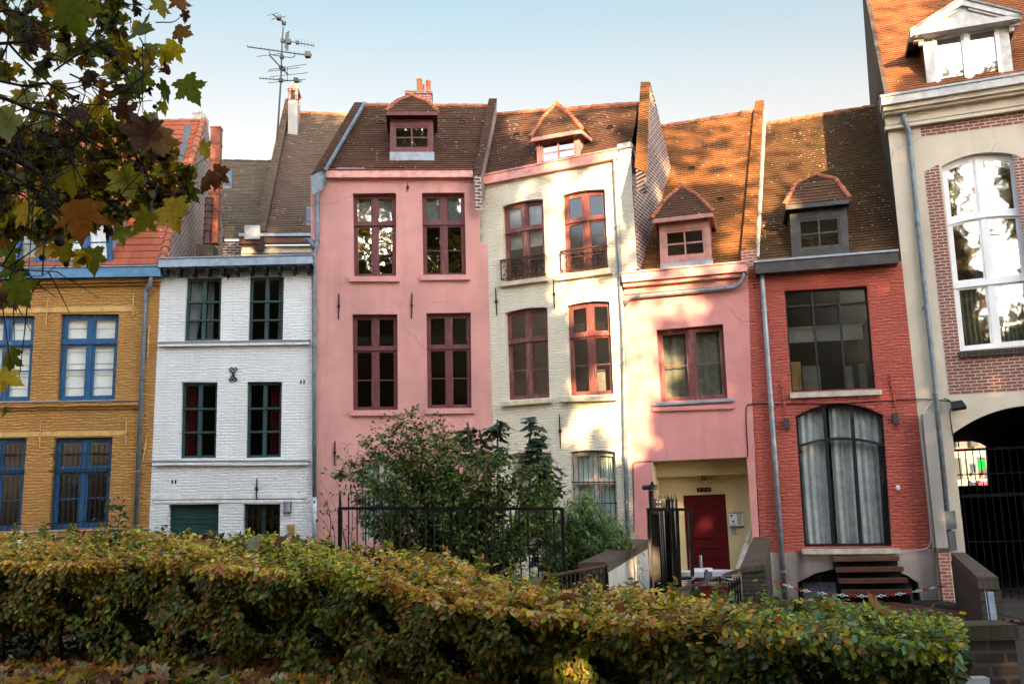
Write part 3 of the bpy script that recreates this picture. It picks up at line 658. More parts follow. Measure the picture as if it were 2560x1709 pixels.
# ================================================================ tall pink house
h=PNK=House(p_pink,-5,'town_house','tall pink rendered house with four maroon windows, a large shrub growing below them')
X=dict(cols=2,rows=[0,.65,1],bars=[[.49],[]],fw=.055,mw=.1,cw=.045,tw=.075,bw=.022)
for q,sl,gl in (([(809.4,443.7),(908.6,442.5),(908.6,632.7),(812.1,633.9)],((802,635.5),(916.5,635.5)),'glassr'),([(968,442.5),(1065.5,441.6),(1069.6,631),(970.9,631.8)],((963,632.5),(1078.5,631.5)),'glassr'),
         ([(808.6,720.5),(911.6,720.5),(912.5,940),(809.4,940.9)],((804.6,941.5),(918.6,940.5)),'glass'),([(978.3,718.2),(1080,716.7),(1082,935),(980.7,936.1)],((976.5,937),(1087,936)),'glass')):
    o,Mp,W,H=win(h,q,mat='maroon',d=.16,glass=gl,sill=(sl[0],sl[1],.13,.09,'pink'),**X)
    if q[0][1]<500: blind(o,Mp,W,H,.26,.67,.98,'curtain',1)
q=[(826,1053.6),(924,1053.6),(926,1240),(828,1241)]; o,Mp,W,H=win(h,q,cols=2,rows=[0,.65,1],mat='oldwhite',d=.16,bars=[[.5],[]],glass='glassc'); drape(o,Mp,W,H,.28,.03,.97,.02,.98,'greenblind',.015,8); grille(o,Mp,W,H,.03,8,[.3,.66])
A=lambda x,y: h.at(x,y)
out=[A(712,402),A(728,1228)]; out=[(A(728,1228)[0],-.6),A(1131,970)]; 
OL=[(h.at(726,1228)[0]-.03,-.6),(h.at(1131,970)[0],-.6),A(1131,970),A(1124.6,826),A(1118.7,558.6),A(1105,558),A(1100.6,552),A(1104,402),A(712,402)]
wall(h,OL,'pink')
board(h,'cornice',(731,389),(1085,388.3),.2,.16,'pinkwood'); board(h,'gutter_edge',(729,386.5),(1087,385.8),.03,.19,'maroon')
for a in ((935.2,419.7,935.2,440),): anchor(h,*a,r=.012)
for a in ((777.3,672,776.5,732.8),(945,670,944,731.3),(768.2,1010,767.7,1066),(945,998,945,1050)): anchor(h,*a)
pipe(h,[(743.6,386,-.2),(743.6,410,-.18),(729,432,-.08),(728,450,-.07),(728,554,-.07),(721.5,580,-.08),(721.5,826,-.08),(721.6,1140,-.08)],.05,'zincblue',brackets=[(728,466,-.07),(728,553,-.07),(721.5,796,-.08),(721.6,1015,-.08)])
pipe(h,[(721.6,1140,-.085),(721.8,1235,-.085)],.052,'greypaint')
RP=(.05,h.at(900,385,.05)[1],R50)
ro,P=roof(h,(735,385),(1095,386),(830,241.7),(1125,243.5),RP,'tile')
parapet(h,RP,.22,(713,403),(744,387),(835.7,235),(814,234.4),'tile','zincblue',.5)
z=MB(); pa=[h.on(x,y,RP,.26) for x,y in ((745,392),(836,236))]; z.tube([pa[0],pa[0].lerp(pa[1],.5),pa[1]],.045,6); z.build('verge_flashing',M['zincblue'],h.e)
parapet(h,RP,.25,(1085.7,402),(1104.7,400),(1140,226),(1121.5,226),'tile','oldbrick',.9)
dormer(h,RP,[(894.7,281),(994,279.4),(994,349.4),(894.7,349.4)],(885.6,256),(1003,255),(944,219),'maroon','tile',flash=366,fw=.1)
def vent(h,x,y,rp):
    p=h.on(x,y,rp,.03); s=MB(); n=7
    for i in range(n):
        a=math.pi*i/n;b=math.pi*(i+1)/n; r=.07
        s.face([(p.x+r*math.cos(a),p.y-.05,p.z-.03+r*.8*math.sin(a)),(p.x+r*math.cos(b),p.y-.05,p.z-.03+r*.8*math.sin(b)),(p.x,p.y-.05,p.z-.03)])
        s.face([(p.x+(r+.02)*math.cos(a),p.y-.055,p.z-.03+(r+.02)*.8*math.sin(a)),(p.x+(r+.02)*math.cos(a),p.y+.1,p.z+.02+(r+.02)*.8*math.sin(a)),(p.x+(r+.02)*math.cos(b),p.y+.1,p.z+.02+(r+.02)*.8*math.sin(b)),(p.x+(r+.02)*math.cos(b),p.y-.055,p.z-.03+(r+.02)*.8*math.sin(b))],1)
    s.build('roof_vent',[M['black'],M['tile']],h.e)
for x,y in ((874,282),(1060,282)): vent(h,x,y,RP)
# chimney
D=P[2].y+.5; a=h.P(930.7,206,D); b=h.P(990,206,D); c=MB(); c.box(a.x,b.x,D,D+.7,P[2].z-1,a.z-.12,None,1); c.box(a.x-.02,b.x+.03,D-.03,D+.73,a.z-.118,a.z-.03); c.face([(b.x,D,a.z-.3),(b.x+.16,D+.02,P[2].z-1),(b.x+.16,D+.68,P[2].z-1),(b.x,D+.7,a.z-.3)][::-1])
c.box(a.x+.02,b.x-.01,D+.03,D+.66,a.z-.03,a.z+.0)
ch=c.build('chimney',M['redpier'],ro)
for x,y,r in ((962,182,.075),(982.5,186,.07),(969,194,.06)):
    t=h.P(x,y,D+.25+(0.25 if x==969 else 0)); s=MB(); s.tube([(t.x,t.y,a.z-.05),(t.x,t.y,t.z-.06),(t.x,t.y,t.z-.055),(t.x,t.y,t.z)],[r*1.1,r,r*1.12,r*1.1],12); s.build('chimney_pot',M['terra'],h.e,smooth=False)
body(h,.02,4.2,10.1,2.3,12.9,5.,'oldbrick')
# ================================================================ cream house
h=CRM=House(p_cream,26.5,'town_house','cream painted brick house with two wrought-iron window balconies, between two pink houses')
X=dict(cols=2,rows=[0,.665,1],bars=[[.3],[]],fw=.06,mw=.1,cw=.045,tw=.075,bw=.025)
CW=(([(1152,474),(1245.6,457.2),(1251.3,633.3),(1157.8,646.5)],((1147.8,650.4),(1259,636)),.05,1),([(1289.7,448.1),(1387,434.4),(1394.8,613.6),(1294.7,627.5)],((1279,636),(1404,618.8)),.05,1),
    ([(1158.6,717.6),(1255.3,705),(1260.5,911.2),(1165,917.6)],((1151.8,923),(1268,913.8)),.05,0),([(1299.3,701.8),(1398,691.2),(1407.2,903.3),(1306.7,907.2)],((1287,912.5),(1415.9,908.5)),.05,0))
for q,sl,ar,bal in CW:
    X['bars']=[[.3],[]] if bal else [[.5],[]]
    o,Mp,W,H=win(h,q,mat='redwood',d=.12,glass='glassd',sill=(sl[0],sl[1],.1,.12,'creamsill'),arch=ar,**X)
    if bal:
        if q[0][0]<1200: blind(o,Mp,W,H,.25,.44,.98,'curtain',1)
        # wrought-iron balcony
        b=MB(); t0,t1=.02,.27
        b.box(-.06,W+.03,-.12,-.07,H*t1-.02,H*t1+.018,Mp); b.box(-.05,W+.02,-.11,-.08,H*t0,H*t0+.022,Mp); b.box(-.05,W+.02,-.105,-.085,H*(t1-.035),H*(t1-.035)+.014,Mp)
        for a in (-.04,W+.01):
            b.box(a-.012,a+.012,-.107,-.083,H*t0,H*t1,Mp); b.box(a-.01,a+.01,-.1,.05,H*t1-.012,H*t1+.01,Mp); b.box(a-.01,a+.01,-.1,.05,H*t0,H*t0+.018,Mp)
        n=4; hh=H*(t1-t0)-.05; z0=H*t0+.03
        for i in range(n):
            cx=W*(i+.5)/n
            PT=lambda x,zz: V(Mp(cx+x,-.095,z0+zz*hh))
            b.tube([PT(0,0),PT(0,.95)],.012,5)
            for sg in (-1,1):
                w=W/n*.5
                b.tube([PT(sg*w*(1-.9*k),.02+.5*k) for k in [j/6 for j in range(7)]],.0095,4)
                pts=[]
                for j in range(18):
                    a=j/17*4.4; r=.055*(1-.55*j/17); pts.append(PT(sg*(.02+.055-r*math.cos(a)),.62+r*math.sin(a)/hh))
                b.tube(pts,.0095,4)
                pts=[]
                for j in range(14):
                    a=j/13*4.; r=.04*(1-.5*j/13); pts.append(PT(sg*(.012+.04-r*math.cos(a)),.95-r*math.sin(a)/hh))
                b.tube(pts,.008,4)
                pts=[PT(sg*w*k,.05+.16*(k*k)) for k in [j/5 for j in range(6)]]; b.tube(pts,.0095,4)
            b.sphere(PT(0,.12),.018,6,4); b.sphere(PT(0,.8),.014,6,4)
        b.build('balcony_railing',M['rusty'],o)
    elif q[0][0]>1290:
        s=MB(); s.box(W*.36,W*.66,.5,.53,H*.02,H*.3,Mp); s.box(W*.72,W*.96,.6,.63,H*.02,H*.3,Mp); s.build('painted_lit_patch',M['palestone'],o)  # pale boxes behind the glass stand in for lit wall
q=[(1307.5,1036),(1411,1036),(1420,1240),(1316,1241)]; o,Mp,W,H=win(h,q,cols=2,rows=[0,.66,1],mat='oldwhite',d=.16,arch=.04,bars=[[.4],[]],fw=.07,glass='glassc'); drape(o,Mp,W,H,.27,.03,.97,.02,.98,'greenblind',.012,9); grille(o,Mp,W,H,.02,9,[.42,.66])
q=[(1170,1042),(1264,1038),(1270,1240),(1176,1242)]; o,Mp,W,H=win(h,q,cols=2,rows=[0,.66,1],mat='oldwhite',d=.16,arch=.04,bars=[[.4],[]],fw=.07,glass='glassd')
u=lambda x,y: h.at(x,y)
tz=h.at(1440,342)[1]
OL=[(-.45,-.6),(3.46,-.6),(3.46,7.0),h.at(1462,616),h.at(1445,345),h.at(1421,350),h.at(1410,360),h.at(1105,418),(-.45,h.at(1105,418)[1])]
wall(h,OL,'cream')
board(h,'cornice',(1105.6,403),(1413.5,341.5),.23,.12,'pinkwood'); board(h,'gutter_edge',(1104,400.5),(1414,338.8),.03,.15,'pinkwood')
uc=h.at(1447,343)[0]; u1=h.at(1421,345)[0]; cz=h.at(1433,341)[1]
# parapet block with a zinc cap, right gable wall in bare brick
s=MB(); s.box(u1-.03,uc+.02,-.06,.3,cz,cz+.12); s.build('zinc_cap',M['zinc'],h.e)
s=MB(); s.box(u1,uc-.005,.003,.25,cz-.9,cz-.002); s.build('parapet_block',M['cream'],h.e)
for a in ((1136.7,659.7,1139.5,724),(1269.8,640.7,1272,708.4),(1283,949,1285.9,1028)): anchor(h,*a)
pipe(h,[(1408.5,342,-.1),(1409,352,-.08),(1423,650,-.07),(1430,760,-.08),(1434,1045,-.08),(1441,1245,-.07)],.05,'zincblue',brackets=[(1410.5,395,-.08),(1416,520,-.075),(1427,700,-.075),(1431,832,-.08),(1434,1050,-.08),(1437,1150,-.07)])
RP=(.05,h.at(1420,338,.05)[1]-.02,R50)
ro,P=roof(h,(1100,402),(1448,333),(1138,263),(1468,238),RP,'tile',sag=.0)
c0,Pp=parapet(h,RP,.3,(1456,385),(1484,398),(1491,188),(1470,188),'tile_sun','oldbrick',.5)
g=MB(); x=uc; top=[(0.0,cz-.1),(.25,cz-.1)]
a=Pp[1];b=Pp[2]; g.face([(x,0.01,6.95),(x,.01,cz-.05),(x,.3,cz-.05),(x,.35,cz-.5),(a.x-.02,a.y,a.z-.06),(b.x-.02,b.y,b.z-.06),(b.x-.02,b.y+.4,b.z-.3),(x,5.5,7.2),(x,5.5,6.95)][::-1]); g.build('gable_wall',M['oldbrick'],h.e)
s=MB(); s.tube([(x+.02,.15,cz-.02),(a.x+.02,a.y-.1,a.z-.35)],.03,5); s.build('verge_flashing',M['zincdark'],h.e)
dormer(h,RP,[(1229.7,309),(1327,292),(1331,383),(1233,399)],(1218.6,313),(1334,299),(1276,238),'greywood','tile',fw=.1,df=.045,bulge=.04)
for x,y in ((1186,309),(1400,293)): vent(h,x,y,RP)
body(h,-.3,3.38,10.,1.3,11.6,5.5,'oldbrick')
# ================================================================ low rose house with porch
h=SPK=House(p_sp,15.5,'town_house','low rose pink house with a recessed cream porch and a dark red front door')
o,Mp,W,H=win(h,[(1505.5,756.6),(1658.5,742.8),(1669,912.8),(1515.5,920.8)],cols=2,rows=[0,1],mat='redwood',d=.16,bars=[[.49]],fw=.06,mw=.13,cw=.05,bw=.025,glass='glass',sill=((1496.8,934),(1683.6,927.5),.09,.07,'pink2'))
l=h.at(1496.8,924,-.1); r=h.at(1683.6,917.6,-.1); s=MB(); s.box(l[0],r[0],-.1,.16,l[1]-.065,l[1]+.0); s.build('sill',M['zinc'],o)
drape(o,Mp,W,H,.35,.02,.98,.02,.98,'curtain2',.02,6)
# porch recess
PD=.95
rec=[h.at(1496.5,1057.6),h.at(1714.5,1047.4),h.at(1725,1240)]; ul=rec[0][0]; ur=(rec[1][0]+rec[2][0])/2; zt=(rec[0][1]+rec[1][1])/2; zb=-.6
OL=[(0,-.6),(ul,-.6),(ul,zt),(ur,zt),(ur,-.6),(h.at(1742,1240)[0],-.6),h.at(1742,1240),h.at(1722,850),h.at(1716,610),h.at(1432,640),(0,h.at(1432,640)[1])]
wall(h,OL,'pink2')
s=MB(); s.face([(ul,0,zb),(ul,PD,zb),(ul,PD,zt),(ul,0,zt)][::-1]); s.face([(ur,0,zb),(ur,PD,zb),(ur,PD,zt),(ur,0,zt)]); s.face([(ul,0,zt),(ul,PD,zt),(ur,PD,zt),(ur,0,zt)][::-1])
dq=[h.at(*p,PD) for p in ((1566.7,1134.6),(1663.9,1133.1),(1675.6,1304.8),(1577,1303.4))]; d0=(dq[0][0]+dq[3][0])/2; d1=(dq[1][0]+dq[2][0])/2; dt=(dq[0][1]+dq[1][1])/2; db=.1
wallmesh(s,[(ul,zb),(ur,zb),(ur,zt),(ul,zt)],[([(d0,db),(d1,db),(d1,dt),(d0,dt)],.13)],d=PD)
s.build('porch_wall',M['creamwall'],h.e)
s=MB(); s.box(ul+.01,ur-.01,PD-.32,PD-.005,zt-.32,zt-.004); s.box(ul+.012,ur-.012,PD-.34,PD-.31,zt-.335,zt-.28); s.build('shutter_box',M['creamwall'],h.e)
s=MB(); Wd=d1-d0; Hd=dt-db; F=lambda a,b,c:(d0+a,PD+b,db+c)
s.box(.005,Wd-.005,.06,.11,0,Hd-.005,F)
def panel(x0,x1,z0,z1):
    for a in ((x0,x1,z0,z0+.022),(x0,x1,z1-.022,z1),(x0,x0+.022,z0+.022,z1-.022),(x1-.022,x1,z0+.022,z1-.022)): s.box(a[0],a[1],.03,.062,a[2],a[3],F)
panel(Wd*.2,Wd*.84,Hd*.5,Hd*.9)
for t in (.385,.27,.135): 
    s.box(Wd*.2,Wd*.84,.026,.062,Hd*t,Hd*t+.026,F); s.box(Wd*.2,Wd*.84,.05,.062,Hd*t-.03,Hd*t-.004,F)
do=s.build('front_door',M['doorred'],h.e)
s=MB(); a=F(Wd*.13,-.02,Hd*.55); b=F(Wd*.13,-.02,Hd*.24); s.tube([a,b],.016,8); 
for p in (a,b): s.tube([(p[0],p[1],p[2]+(-.05 if p is a else .05)),(p[0],p[1]+.08,p[2]+(-.05 if p is a else .05))],.01,6)
s.build('handle',M['plastic'],do,smooth=True)
s=MB(); s.box(d0-.03,d1+.03,PD-.3,PD+.12,db-.14,db-.002); s.build('door_step',M['concrete'],h.e)
board(h,'cornice',(1426,626.5),(1712,600),.21,.3,'pinkwood'); board(h,'cornice',(1429,648),(1698,623.5),.1,.2,'pinkwood'); board(h,'cornice',(1432,658.5),(1696.5,635.5),.17,.05,'pinkwood')
board(h,'gutter_edge',(1424,624),(1713,597.5),.03,.34,'pinkwood')
pipe(h,[(1704.5,624,-.2),(1704.5,640,-.16),(1690,658.4,-.11),(1445,681,-.11),(1432,697,-.09)],.05,'silver',brackets=[(1468,680,-.11),(1570,669.5,-.11),(1668,660,-.11)],bm='silver')
RP=(.15,h.at(1500,618,.15)[1],R50)
ro,P=roof(h,(1462,628),(1718,602),(1502,293.5),(1731,255.5),RP,'tile_sun')
c0,Pp=parapet(h,RP,.24,(1700.7,572),(1732.6,572),(1751.8,229.2),(1731.7,232.2),'tile_sun','oldbrick',.55)
s=MB(); a=Pp[0].lerp(Pp[1],.5); s.box(a.x-.17,a.x+.17,a.y-.1,a.y+.25,a.z-.55,a.z-.02); s.box(a.x-.12,a.x+.14,a.y-.14,a.y+.2,a.z-.85,a.z-.55); s.build('corbel',M['redpier'],h.e)
s=MB(); k=V((.03,0,-.2)); s.tube([Pp[1]+k,Pp[1].lerp(Pp[2],.5)+k,Pp[2]+k],.045,5); s.build('verge_flashing',M['palestone'],h.e)
dormer(h,RP,[(1512,519.8),(1625,508.6),(1633.7,594.4),(1515,605)],(1496.7,502),(1635,486.5),(1562.3,426),'greywood','tile',flash=616,fw=.12,glass='glass')
for x,y in ((1587,387),(1654,457)): vent(h,x,y,RP)
body(h,.1,2.62,7.,4.4,11.9,8.6,'oldbrick')
# ================================================================ red house
h=RED=House(p_red,13.4,'town_house','red painted brick house with a black steel window and arched glass door above timber steps')
X=dict(fw=.035,mw=.04,cw=.0,tw=.035,bw=.02)
o,Mp,W,H=win(h,[(1799.2,666.4),(1988.8,655.2),(2009,890),(1816,898)],cols=3,rows=[0,.86,1],mat='steel',d=.13,glass='glasss',sill=((1811.8,902),(2021,893.8),.11,.09,'palestone'),**X)
s=MB(); s.box(W*.02,W*.98,1.1,1.15,H*.56,H*.7,Mp); s.box(W*.02,W*.98,1.05,1.1,H*.7,H*.715,Mp); s.build('ceiling_beam',M['blind'],o)
s=MB()
for a,b,c,d_ in ((.18,.4,.02,.3),(.72,.8,.05,.28),(.88,.97,.02,.3)): s.box(W*a,W*b,.9,1.,H*c,H*d_,Mp)
s.build('shelf_unit',M['curtain2'],o)
s=MB(); s.box(W*.03,W*.16,.8,.83,H*.02,H*.34,Mp,6); s.build('wooden_screen',M['ochrewood'],o)
q=[(1824.7,954.5),(2025.8,951.3),(2046,1251.7),(1845.5,1253.5)]; pts=[h.at(*p) for p in q]
Mp,hole,o,W,H=frame(h,pts,.1,3,[0,.775,1],M['steel'],h.e,fw=.05,mw=.075,cw=0,tw=.05,arch=.26,name='glass_door',glass='glassc'); h.holes.append((hole,.22))
s=MB(); s.box(W-.13,W-.055,.085,.15,.03,H*.76,Mp); s.box(W-.12,W-.09,.04,.06,H*.38,H*.5,Mp); s.box(W-.115,W-.095,.05,.09,H*.39,H*.4,Mp); s.box(W-.115,W-.095,.05,.09,H*.48,H*.49,Mp); s.build('handle',M['black'],o)
drape(o,Mp,W,H,.24,.03,.36,.02,1.,'curtain',.02,4); drape(o,Mp,W,H,.26,.4,.98,.02,1.,'curtain',.022,7,skew=.03)
board(h,'door_sill',(1840,1259.5),(2064,1257.5),.1,.18,'palestone')
# plinth with a segmental cellar arch is a wall of its own further down
u0,zp=h.at(1745,1262); u1_,_=h.at(2138,1262); zp=h.at(1950,1263)[1]
R_=h.at(2083,603); 
OL=[h.at(1746,1262),(h.at(2136,1262)[0],zp),h.at(2085,620),h.at(2080,600),h.at(1900,604),h.at(1716,618),h.at(1722,850)]
OL[0]=(OL[0][0],zp)
wall(h,OL,'red')
# soldier courses
def soldiers(h,pts,n,hh,mat):
    s=MB(); 
    for i in range(n):
        t0=i/n;t1=(i+.9)/n
        def at(t):
            k=t*(len(pts)-1); j=min(int(k),len(pts)-2); a=V(pts[j]);b=V(pts[j+1]); p=a.lerp(b,k-j); d=(b-a).normalized(); return p,V((-d.y,d.x))
        a,na=at(t0);b,nb=at(t1); j=random.uniform(-.006,.008); k=random.uniform(.94,1.03)*hh
        q=[(a.x,a.y),(b.x,b.y),(b.x+nb.x*k,b.y+nb.y*k),(a.x+na.x*k,a.y+na.y*k)]
        f=[(x,-.011-j,z) for x,z in q]; bk=[(x,.02,z) for x,z in q]
        s.face(f); 
        for m_ in range(4): s.face([f[m_],bk[m_],bk[(m_+1)%4],f[(m_+1)%4]])
    return s.build('brick_lintel',M[mat],h.e)
a=h.at(1797,665);b=h.at(1991,653.7); soldiers(h,[(a[0]-.02,a[1]+.02),(b[0]+.02,b[1]+.02)],22,.21,'red')
n=10; AP=[]
for i in range(n+1):
    p=Mp(W*i/n,0,H+.015); AP.append((p[0],p[2]))
soldiers(h,AP,30,.2,'red')
board(h,'gutter',(1731.5,603),(2059.5,577),.24,.3,'darkgrey',lip=.05)
for a in ((1791.5,869,1802,952.9),(2039.7,854.7,2055.5,936.8)): anchor(h,*a,mat='red',r=.02)
pipe(h,[(1747.5,622,-.15),(1751,680,-.09),(1774.5,1009,-.1),(1801.5,1376,-.1)],.055,'silver',brackets=[(1752.5,712,-.09),(1769,928,-.1),(1778,1060,-.1),(1797,1310,-.1)],bm='silver')
# plinth
cl=h.at(1820,1372); 
def cav(y): return y
arc=[(1816,1385),(1830,1334),(1870,1314),(1915,1303),(1975,1296),(2030,1303),(2080,1318),(2106,1336),(2112,1385)]
hp=[h.at(*p) for p in arc]; hp[0]=(hp[1][0]-.02,-.3); hp[-1]=(hp[-2][0]+.02,-.3)
mb=MB(); wallmesh(mb,[(h.at(1750,1262)[0],-.6),(h.at(2140,1262)[0],-.6),(h.at(2140,1262)[0],zp+.002),(h.at(1750,1262)[0],zp+.002)],[(hp,.35)],d=-.03); mb.face([(h.at(1750,1262)[0],-.03,zp+.002),(h.at(2140,1262)[0],-.03,zp+.002),(h.at(2140,1262)[0],.02,zp+.002),(h.at(1750,1262)[0],.02,zp+.002)]); mb.build('plinth',M['stone'],h.e)
s=MB(); x0,x1=hp[1][0],hp[-2][0]; zt_=max(p[1] for p in hp); s.box(x0-.05,x1+.05,.25,.28,-.4,zt_+.02); 
w=s.build('cellar_window',M['steel'],h.e)
s=MB(); n=3
for i in range(n):
    a=x0+.1+(x1-x0-.1)*i/n; s.box(a,a+(x1-x0)/n-.12,.225,.245,-.3,.12)
s.build('pane',M['zincblue'],w)
RP=(.15,h.at(1900,590,.15)[1],R50)
ro,P=roof(h,(1722,606),(2075,575),(1752,285.5),(2012,243.5),RP,'tile_moss')
dormer(h,RP,[(1811.8,489.4),(1942.6,475.7),(1949.3,579),(1816.4,592)],(1801,471),(1947.3,455.5),(1869.6,401),'darkgrey','tile',fw=.17,glass='glass',base='darkgrey',bulge=.13)
body(h,.1,3.3,6.9,4.1,11.9,8.3,'oldbrick')
# ================================================================ corner house over the archway
h=COR=House(p_cor,16.8,'town_house','tall beige and red brick house with white windows above a dark archway')
q=[(2159.6,381.8),(2333,356),(2378,788),(2202.6,804.7)]
o,Mp,W,H=win(h,q,cols=2,rows=[0,.345,.7,1],mat='upvc',d=.14,arch=.17,fw=.075,mw=.12,cw=.045,tw=.12,glass='glassw')
drape(o,Mp,W,H,.28,.03,.49,.02,.34,'curtain2',.035,7,skew=.02); drape(o,Mp,W,H,.28,.53,.98,.02,.34,'curtain2',.035,7)
# arch
AR=[h.at(2184.8,994.9),h.at(2349,965)]; ua=AR[0][0]; za=AR[0][1]; wa=2.9; rise=.5
arch=[(ua,-.6),(ua+wa,-.6)]+[(ua+wa*(1-i/14),za+rise*(1-(1-2*i/14)**2)) for i in range(15)]
h.holes.append((arch,.3))
uR=6.5; zc=h.at(2030,235)[1]
wall(h,[(0,-.6),(uR,-.6),(uR,zc),(0,zc)],'render')
# brick panels, 12 mm proud
bp=[h.at(2129,459),h.at(2174.5,906.6)]; ubl=(h.at(2122.6,394.8)[0]+h.at(2174.5,906.6)[0])/2; zb_=h.at(2174,906)[1]; zsp=h.at(2122.6,394.8)[1]
w0=Mp(0,0,0)[0]-.003;w1=Mp(W,0,0)[0]+.003; zs=Mp(0,0,0)[2]; zw=Mp(0,0,H)[2]
mb=MB(); ur2=w1+(w0-ubl)
wallmesh(mb,[(ubl,zb_),(ur2,zb_),(ur2,zsp),(w1,zw+.06),(w1,zs-.01),(w0,zs-.01),(w0,zw+.06),(ubl,zsp)],[],d=-.006)
mb.build('brick_panel',M['brick'],h.e)
mb=MB(); ub=h.at(2111,290)[0]; mb.face([(ub,-.006,h.at(2113,314.6)[1]),(uR-.7,-.006,h.at(2113,314.6)[1]),(uR-.7,-.006,h.at(2111,288)[1]),(ub,-.006,h.at(2111,288)[1])]); mb.build('brick_panel',M['brick'],h.e)
a=h.at(2205,806);  s=MB(); n=20
for i in range(n):
    x0=w0-.02+(w1-w0+.04)*i/n; s.box(x0,x0+(w1-w0+.04)/n*.9,-.1,.1,zs-.15,zs-.02)
s.build('sill',M['darkbrick'],o)
board(h,'gutter',(2021,224.5),(2380,166),.17,.42,'dormerwhite',lip=.05)
board(h,'cornice',(2026,245),(2380,188),.1,.33,'render'); board(h,'cornice',(2028,256.5),(2380,201),.07,.25,'render'); board(h,'cornice',(2030,264.5),(2380,210),.24,.1,'render'); board(h,'cornice',(2030,290),(2380,238),.075,.14,'render')
pipe(h,[(2074.4,262,-.2),(2073,278.5,-.17),(2086,301.5,-.08),(2087,318,-.08),(2105.5,514,-.08),(2144,872,-.09),(2177.6,1222,-.1)],.05,'zincblue',brackets=[(2086.5,308,-.08),(2105.5,516,-.08),(2122,705,-.09),(2146,905,-.09),(2171,1155,-.1)])
s=MB(); c=h.P(2179,1192,-.14); s.box(c.x-.1,c.x+.1,-.24,-.06,c.z-.18,c.z+.18); s.box(c.x-.07,c.x+.07,-.2,-.06,c.z-.6,c.z-.22); s.build('meter_box',M['zincdark'],h.e)
RP=(.15,h.at(2040,212,.15)[1],R50)
P0=h.on(2035,212,RP); 
SK=.047; mb=MB(); zr=RP[1]+5.*R50; eL=V((0.06,.0,RP[1]-.17)); k=5.3; strip(mb,(0.07,-.25,RP[1]-.4*R50),(uR,-.25,RP[1]-.4*R50),(uR,4.6,RP[1]+4.45*R50),(.07+SK*4.6,4.6,RP[1]+4.45*R50),.105); 
zR=RP[1]+4.45*R50
mb.face([(uR,4.6,zR),(.07+SK*4.6,4.6,zR),(.07+SK*9.5,9.5,zR-5.6),(uR,9.5,zR-5.6)],0,[(0,0),(3,0),(3,4),(0,4)])
ro=mb.build('roof',M['tile_cor'],h.e)
mb=MB(); hips(mb,(.07+SK*4.6,4.6,zR),(uR,4.6,zR),.09,.36); mb.build('ridge_tiles',M['ridge'],ro)
g=MB(); lo=RP[1]
prof=[(.0,-.6),(.0,zc),(-.25,RP[1]-.4*R50+.0),(-.25,RP[1]-.4*R50+.12),(4.6,zR+.13),(9.5,zR-5.5),(9.5,-.6)]
p=[(SK*max(d,0),d,z) for d,z in prof]; g.face(p[::-1]); p2=[(SK*max(d,0)+.09,d,z) for d,z in prof]; 
for i in range(2,5): g.face([p[i],p[i+1],p2[i+1],p2[i]])
g.face([p[2],p[3],p2[3],p2[2]])
g.face([(uR,d,z) for d,z in prof])
g.build('gable_wall',M['darkbrick'],h.e)
# white pedimented dormer
fr=[(2115.4,78.6),(2310.4,42.6),(2325,167),(2127,200)]; df=.22; pts=[h.at(*p,df) for p in fr]; pts[2]=(pts[2][0],pts[2][1]-.3); pts[3]=(pts[3][0],pts[3][1]-.3)
Mp,hole,o,W,H=frame(h,pts,df,1,[0,1],M['dormerwhite'],h.e,fw=.2,cell=False,name='dormer',pz=False)
s=MB(); a0,a1=.198,W-.198; c1=H-.03
pp=[Mp(a0,0,.19),Mp(a1,0,.19),Mp(a1,0,c1),Mp(a0,0,c1)]
Mp2,hole,wf,W2,H2=frame(h,[(pp[3][0],pp[3][2]),(pp[2][0],pp[2][2]),(pp[1][0],pp[1][2]),(pp[0][0],pp[0][2])],df-.006,2,[0,1],M['upvc'],o,fw=.04,mw=.1,cw=.045,name='window_frame',pz=False)
s=MB(); s.face([Mp2(.02,df+.07,.02),Mp2(W2-.02,df+.07,.02),Mp2(W2-.02,df+.07,H2-.02),Mp2(.02,df+.07,H2-.02)]); s.build('pane',M['glassw'],o)
s=MB(); s.face([Mp2(.0,df+.22,.0),Mp2(W2,df+.22,.0),Mp2(W2,df+.22,H2),Mp2(.0,df+.22,H2)]); s.build('curtain',M['blind'],o)
pl=h.P(2087.5,72,df-.3); prr=h.P(2341.5,26,df-.3); pa=h.P(2205.5,-4,df-.3); z0=(pl.z+prr.z)/2; rk=lambda z: RP[0]+(z-RP[1])/R50
s=MB(); y0=df-.3
s.box(pl.x,prr.x,y0,df+.05,z0-.13,z0-.03)
tri=[(pl.x,y0+.08,z0-.03),(prr.x,y0+.08,z0-.03),(pa.x,y0+.08,pa.z-.05)]; s.face(tri)
for a,b in ((pl,pa),(prr,pa)):
    a=V((a.x,y0,z0)); b=V((b.x,y0,pa.z)); dz=V((0,0,-.16)); q=[a,b,b+dz,a+dz] if a.x>b.x else [b,a,a+dz,b+dz]
    s.face(q); bk=[V((p.x,y0+.1,p.z)) for p in q]
    for i in range(4): s.face([q[i],bk[i],bk[(i+1)%4],q[(i+1)%4]])
    q=[V((p.x,y0+.04,p.z-.14)) for p in q]; q=[q[0].lerp(q[1],.1),q[1].lerp(q[0],.1),q[2].lerp(q[3],.1)+V((0,0,.08)),q[3].lerp(q[2],.1)+V((0,0,.08))]; s.face(q)
for u,sg in ((pts[0][0],-1),(pts[1][0],1)):
    s.box(u+sg*.0 if sg>0 else u-.2,u+.2 if sg>0 else u,df-.1,df+.04,z0-.19,z0-.13); s.box(u if sg>0 else u-.1,u+.1 if sg>0 else u,df-.06,df+.04,z0-.28,z0-.19)
s.build('pediment',M['dormerwhite'],o)
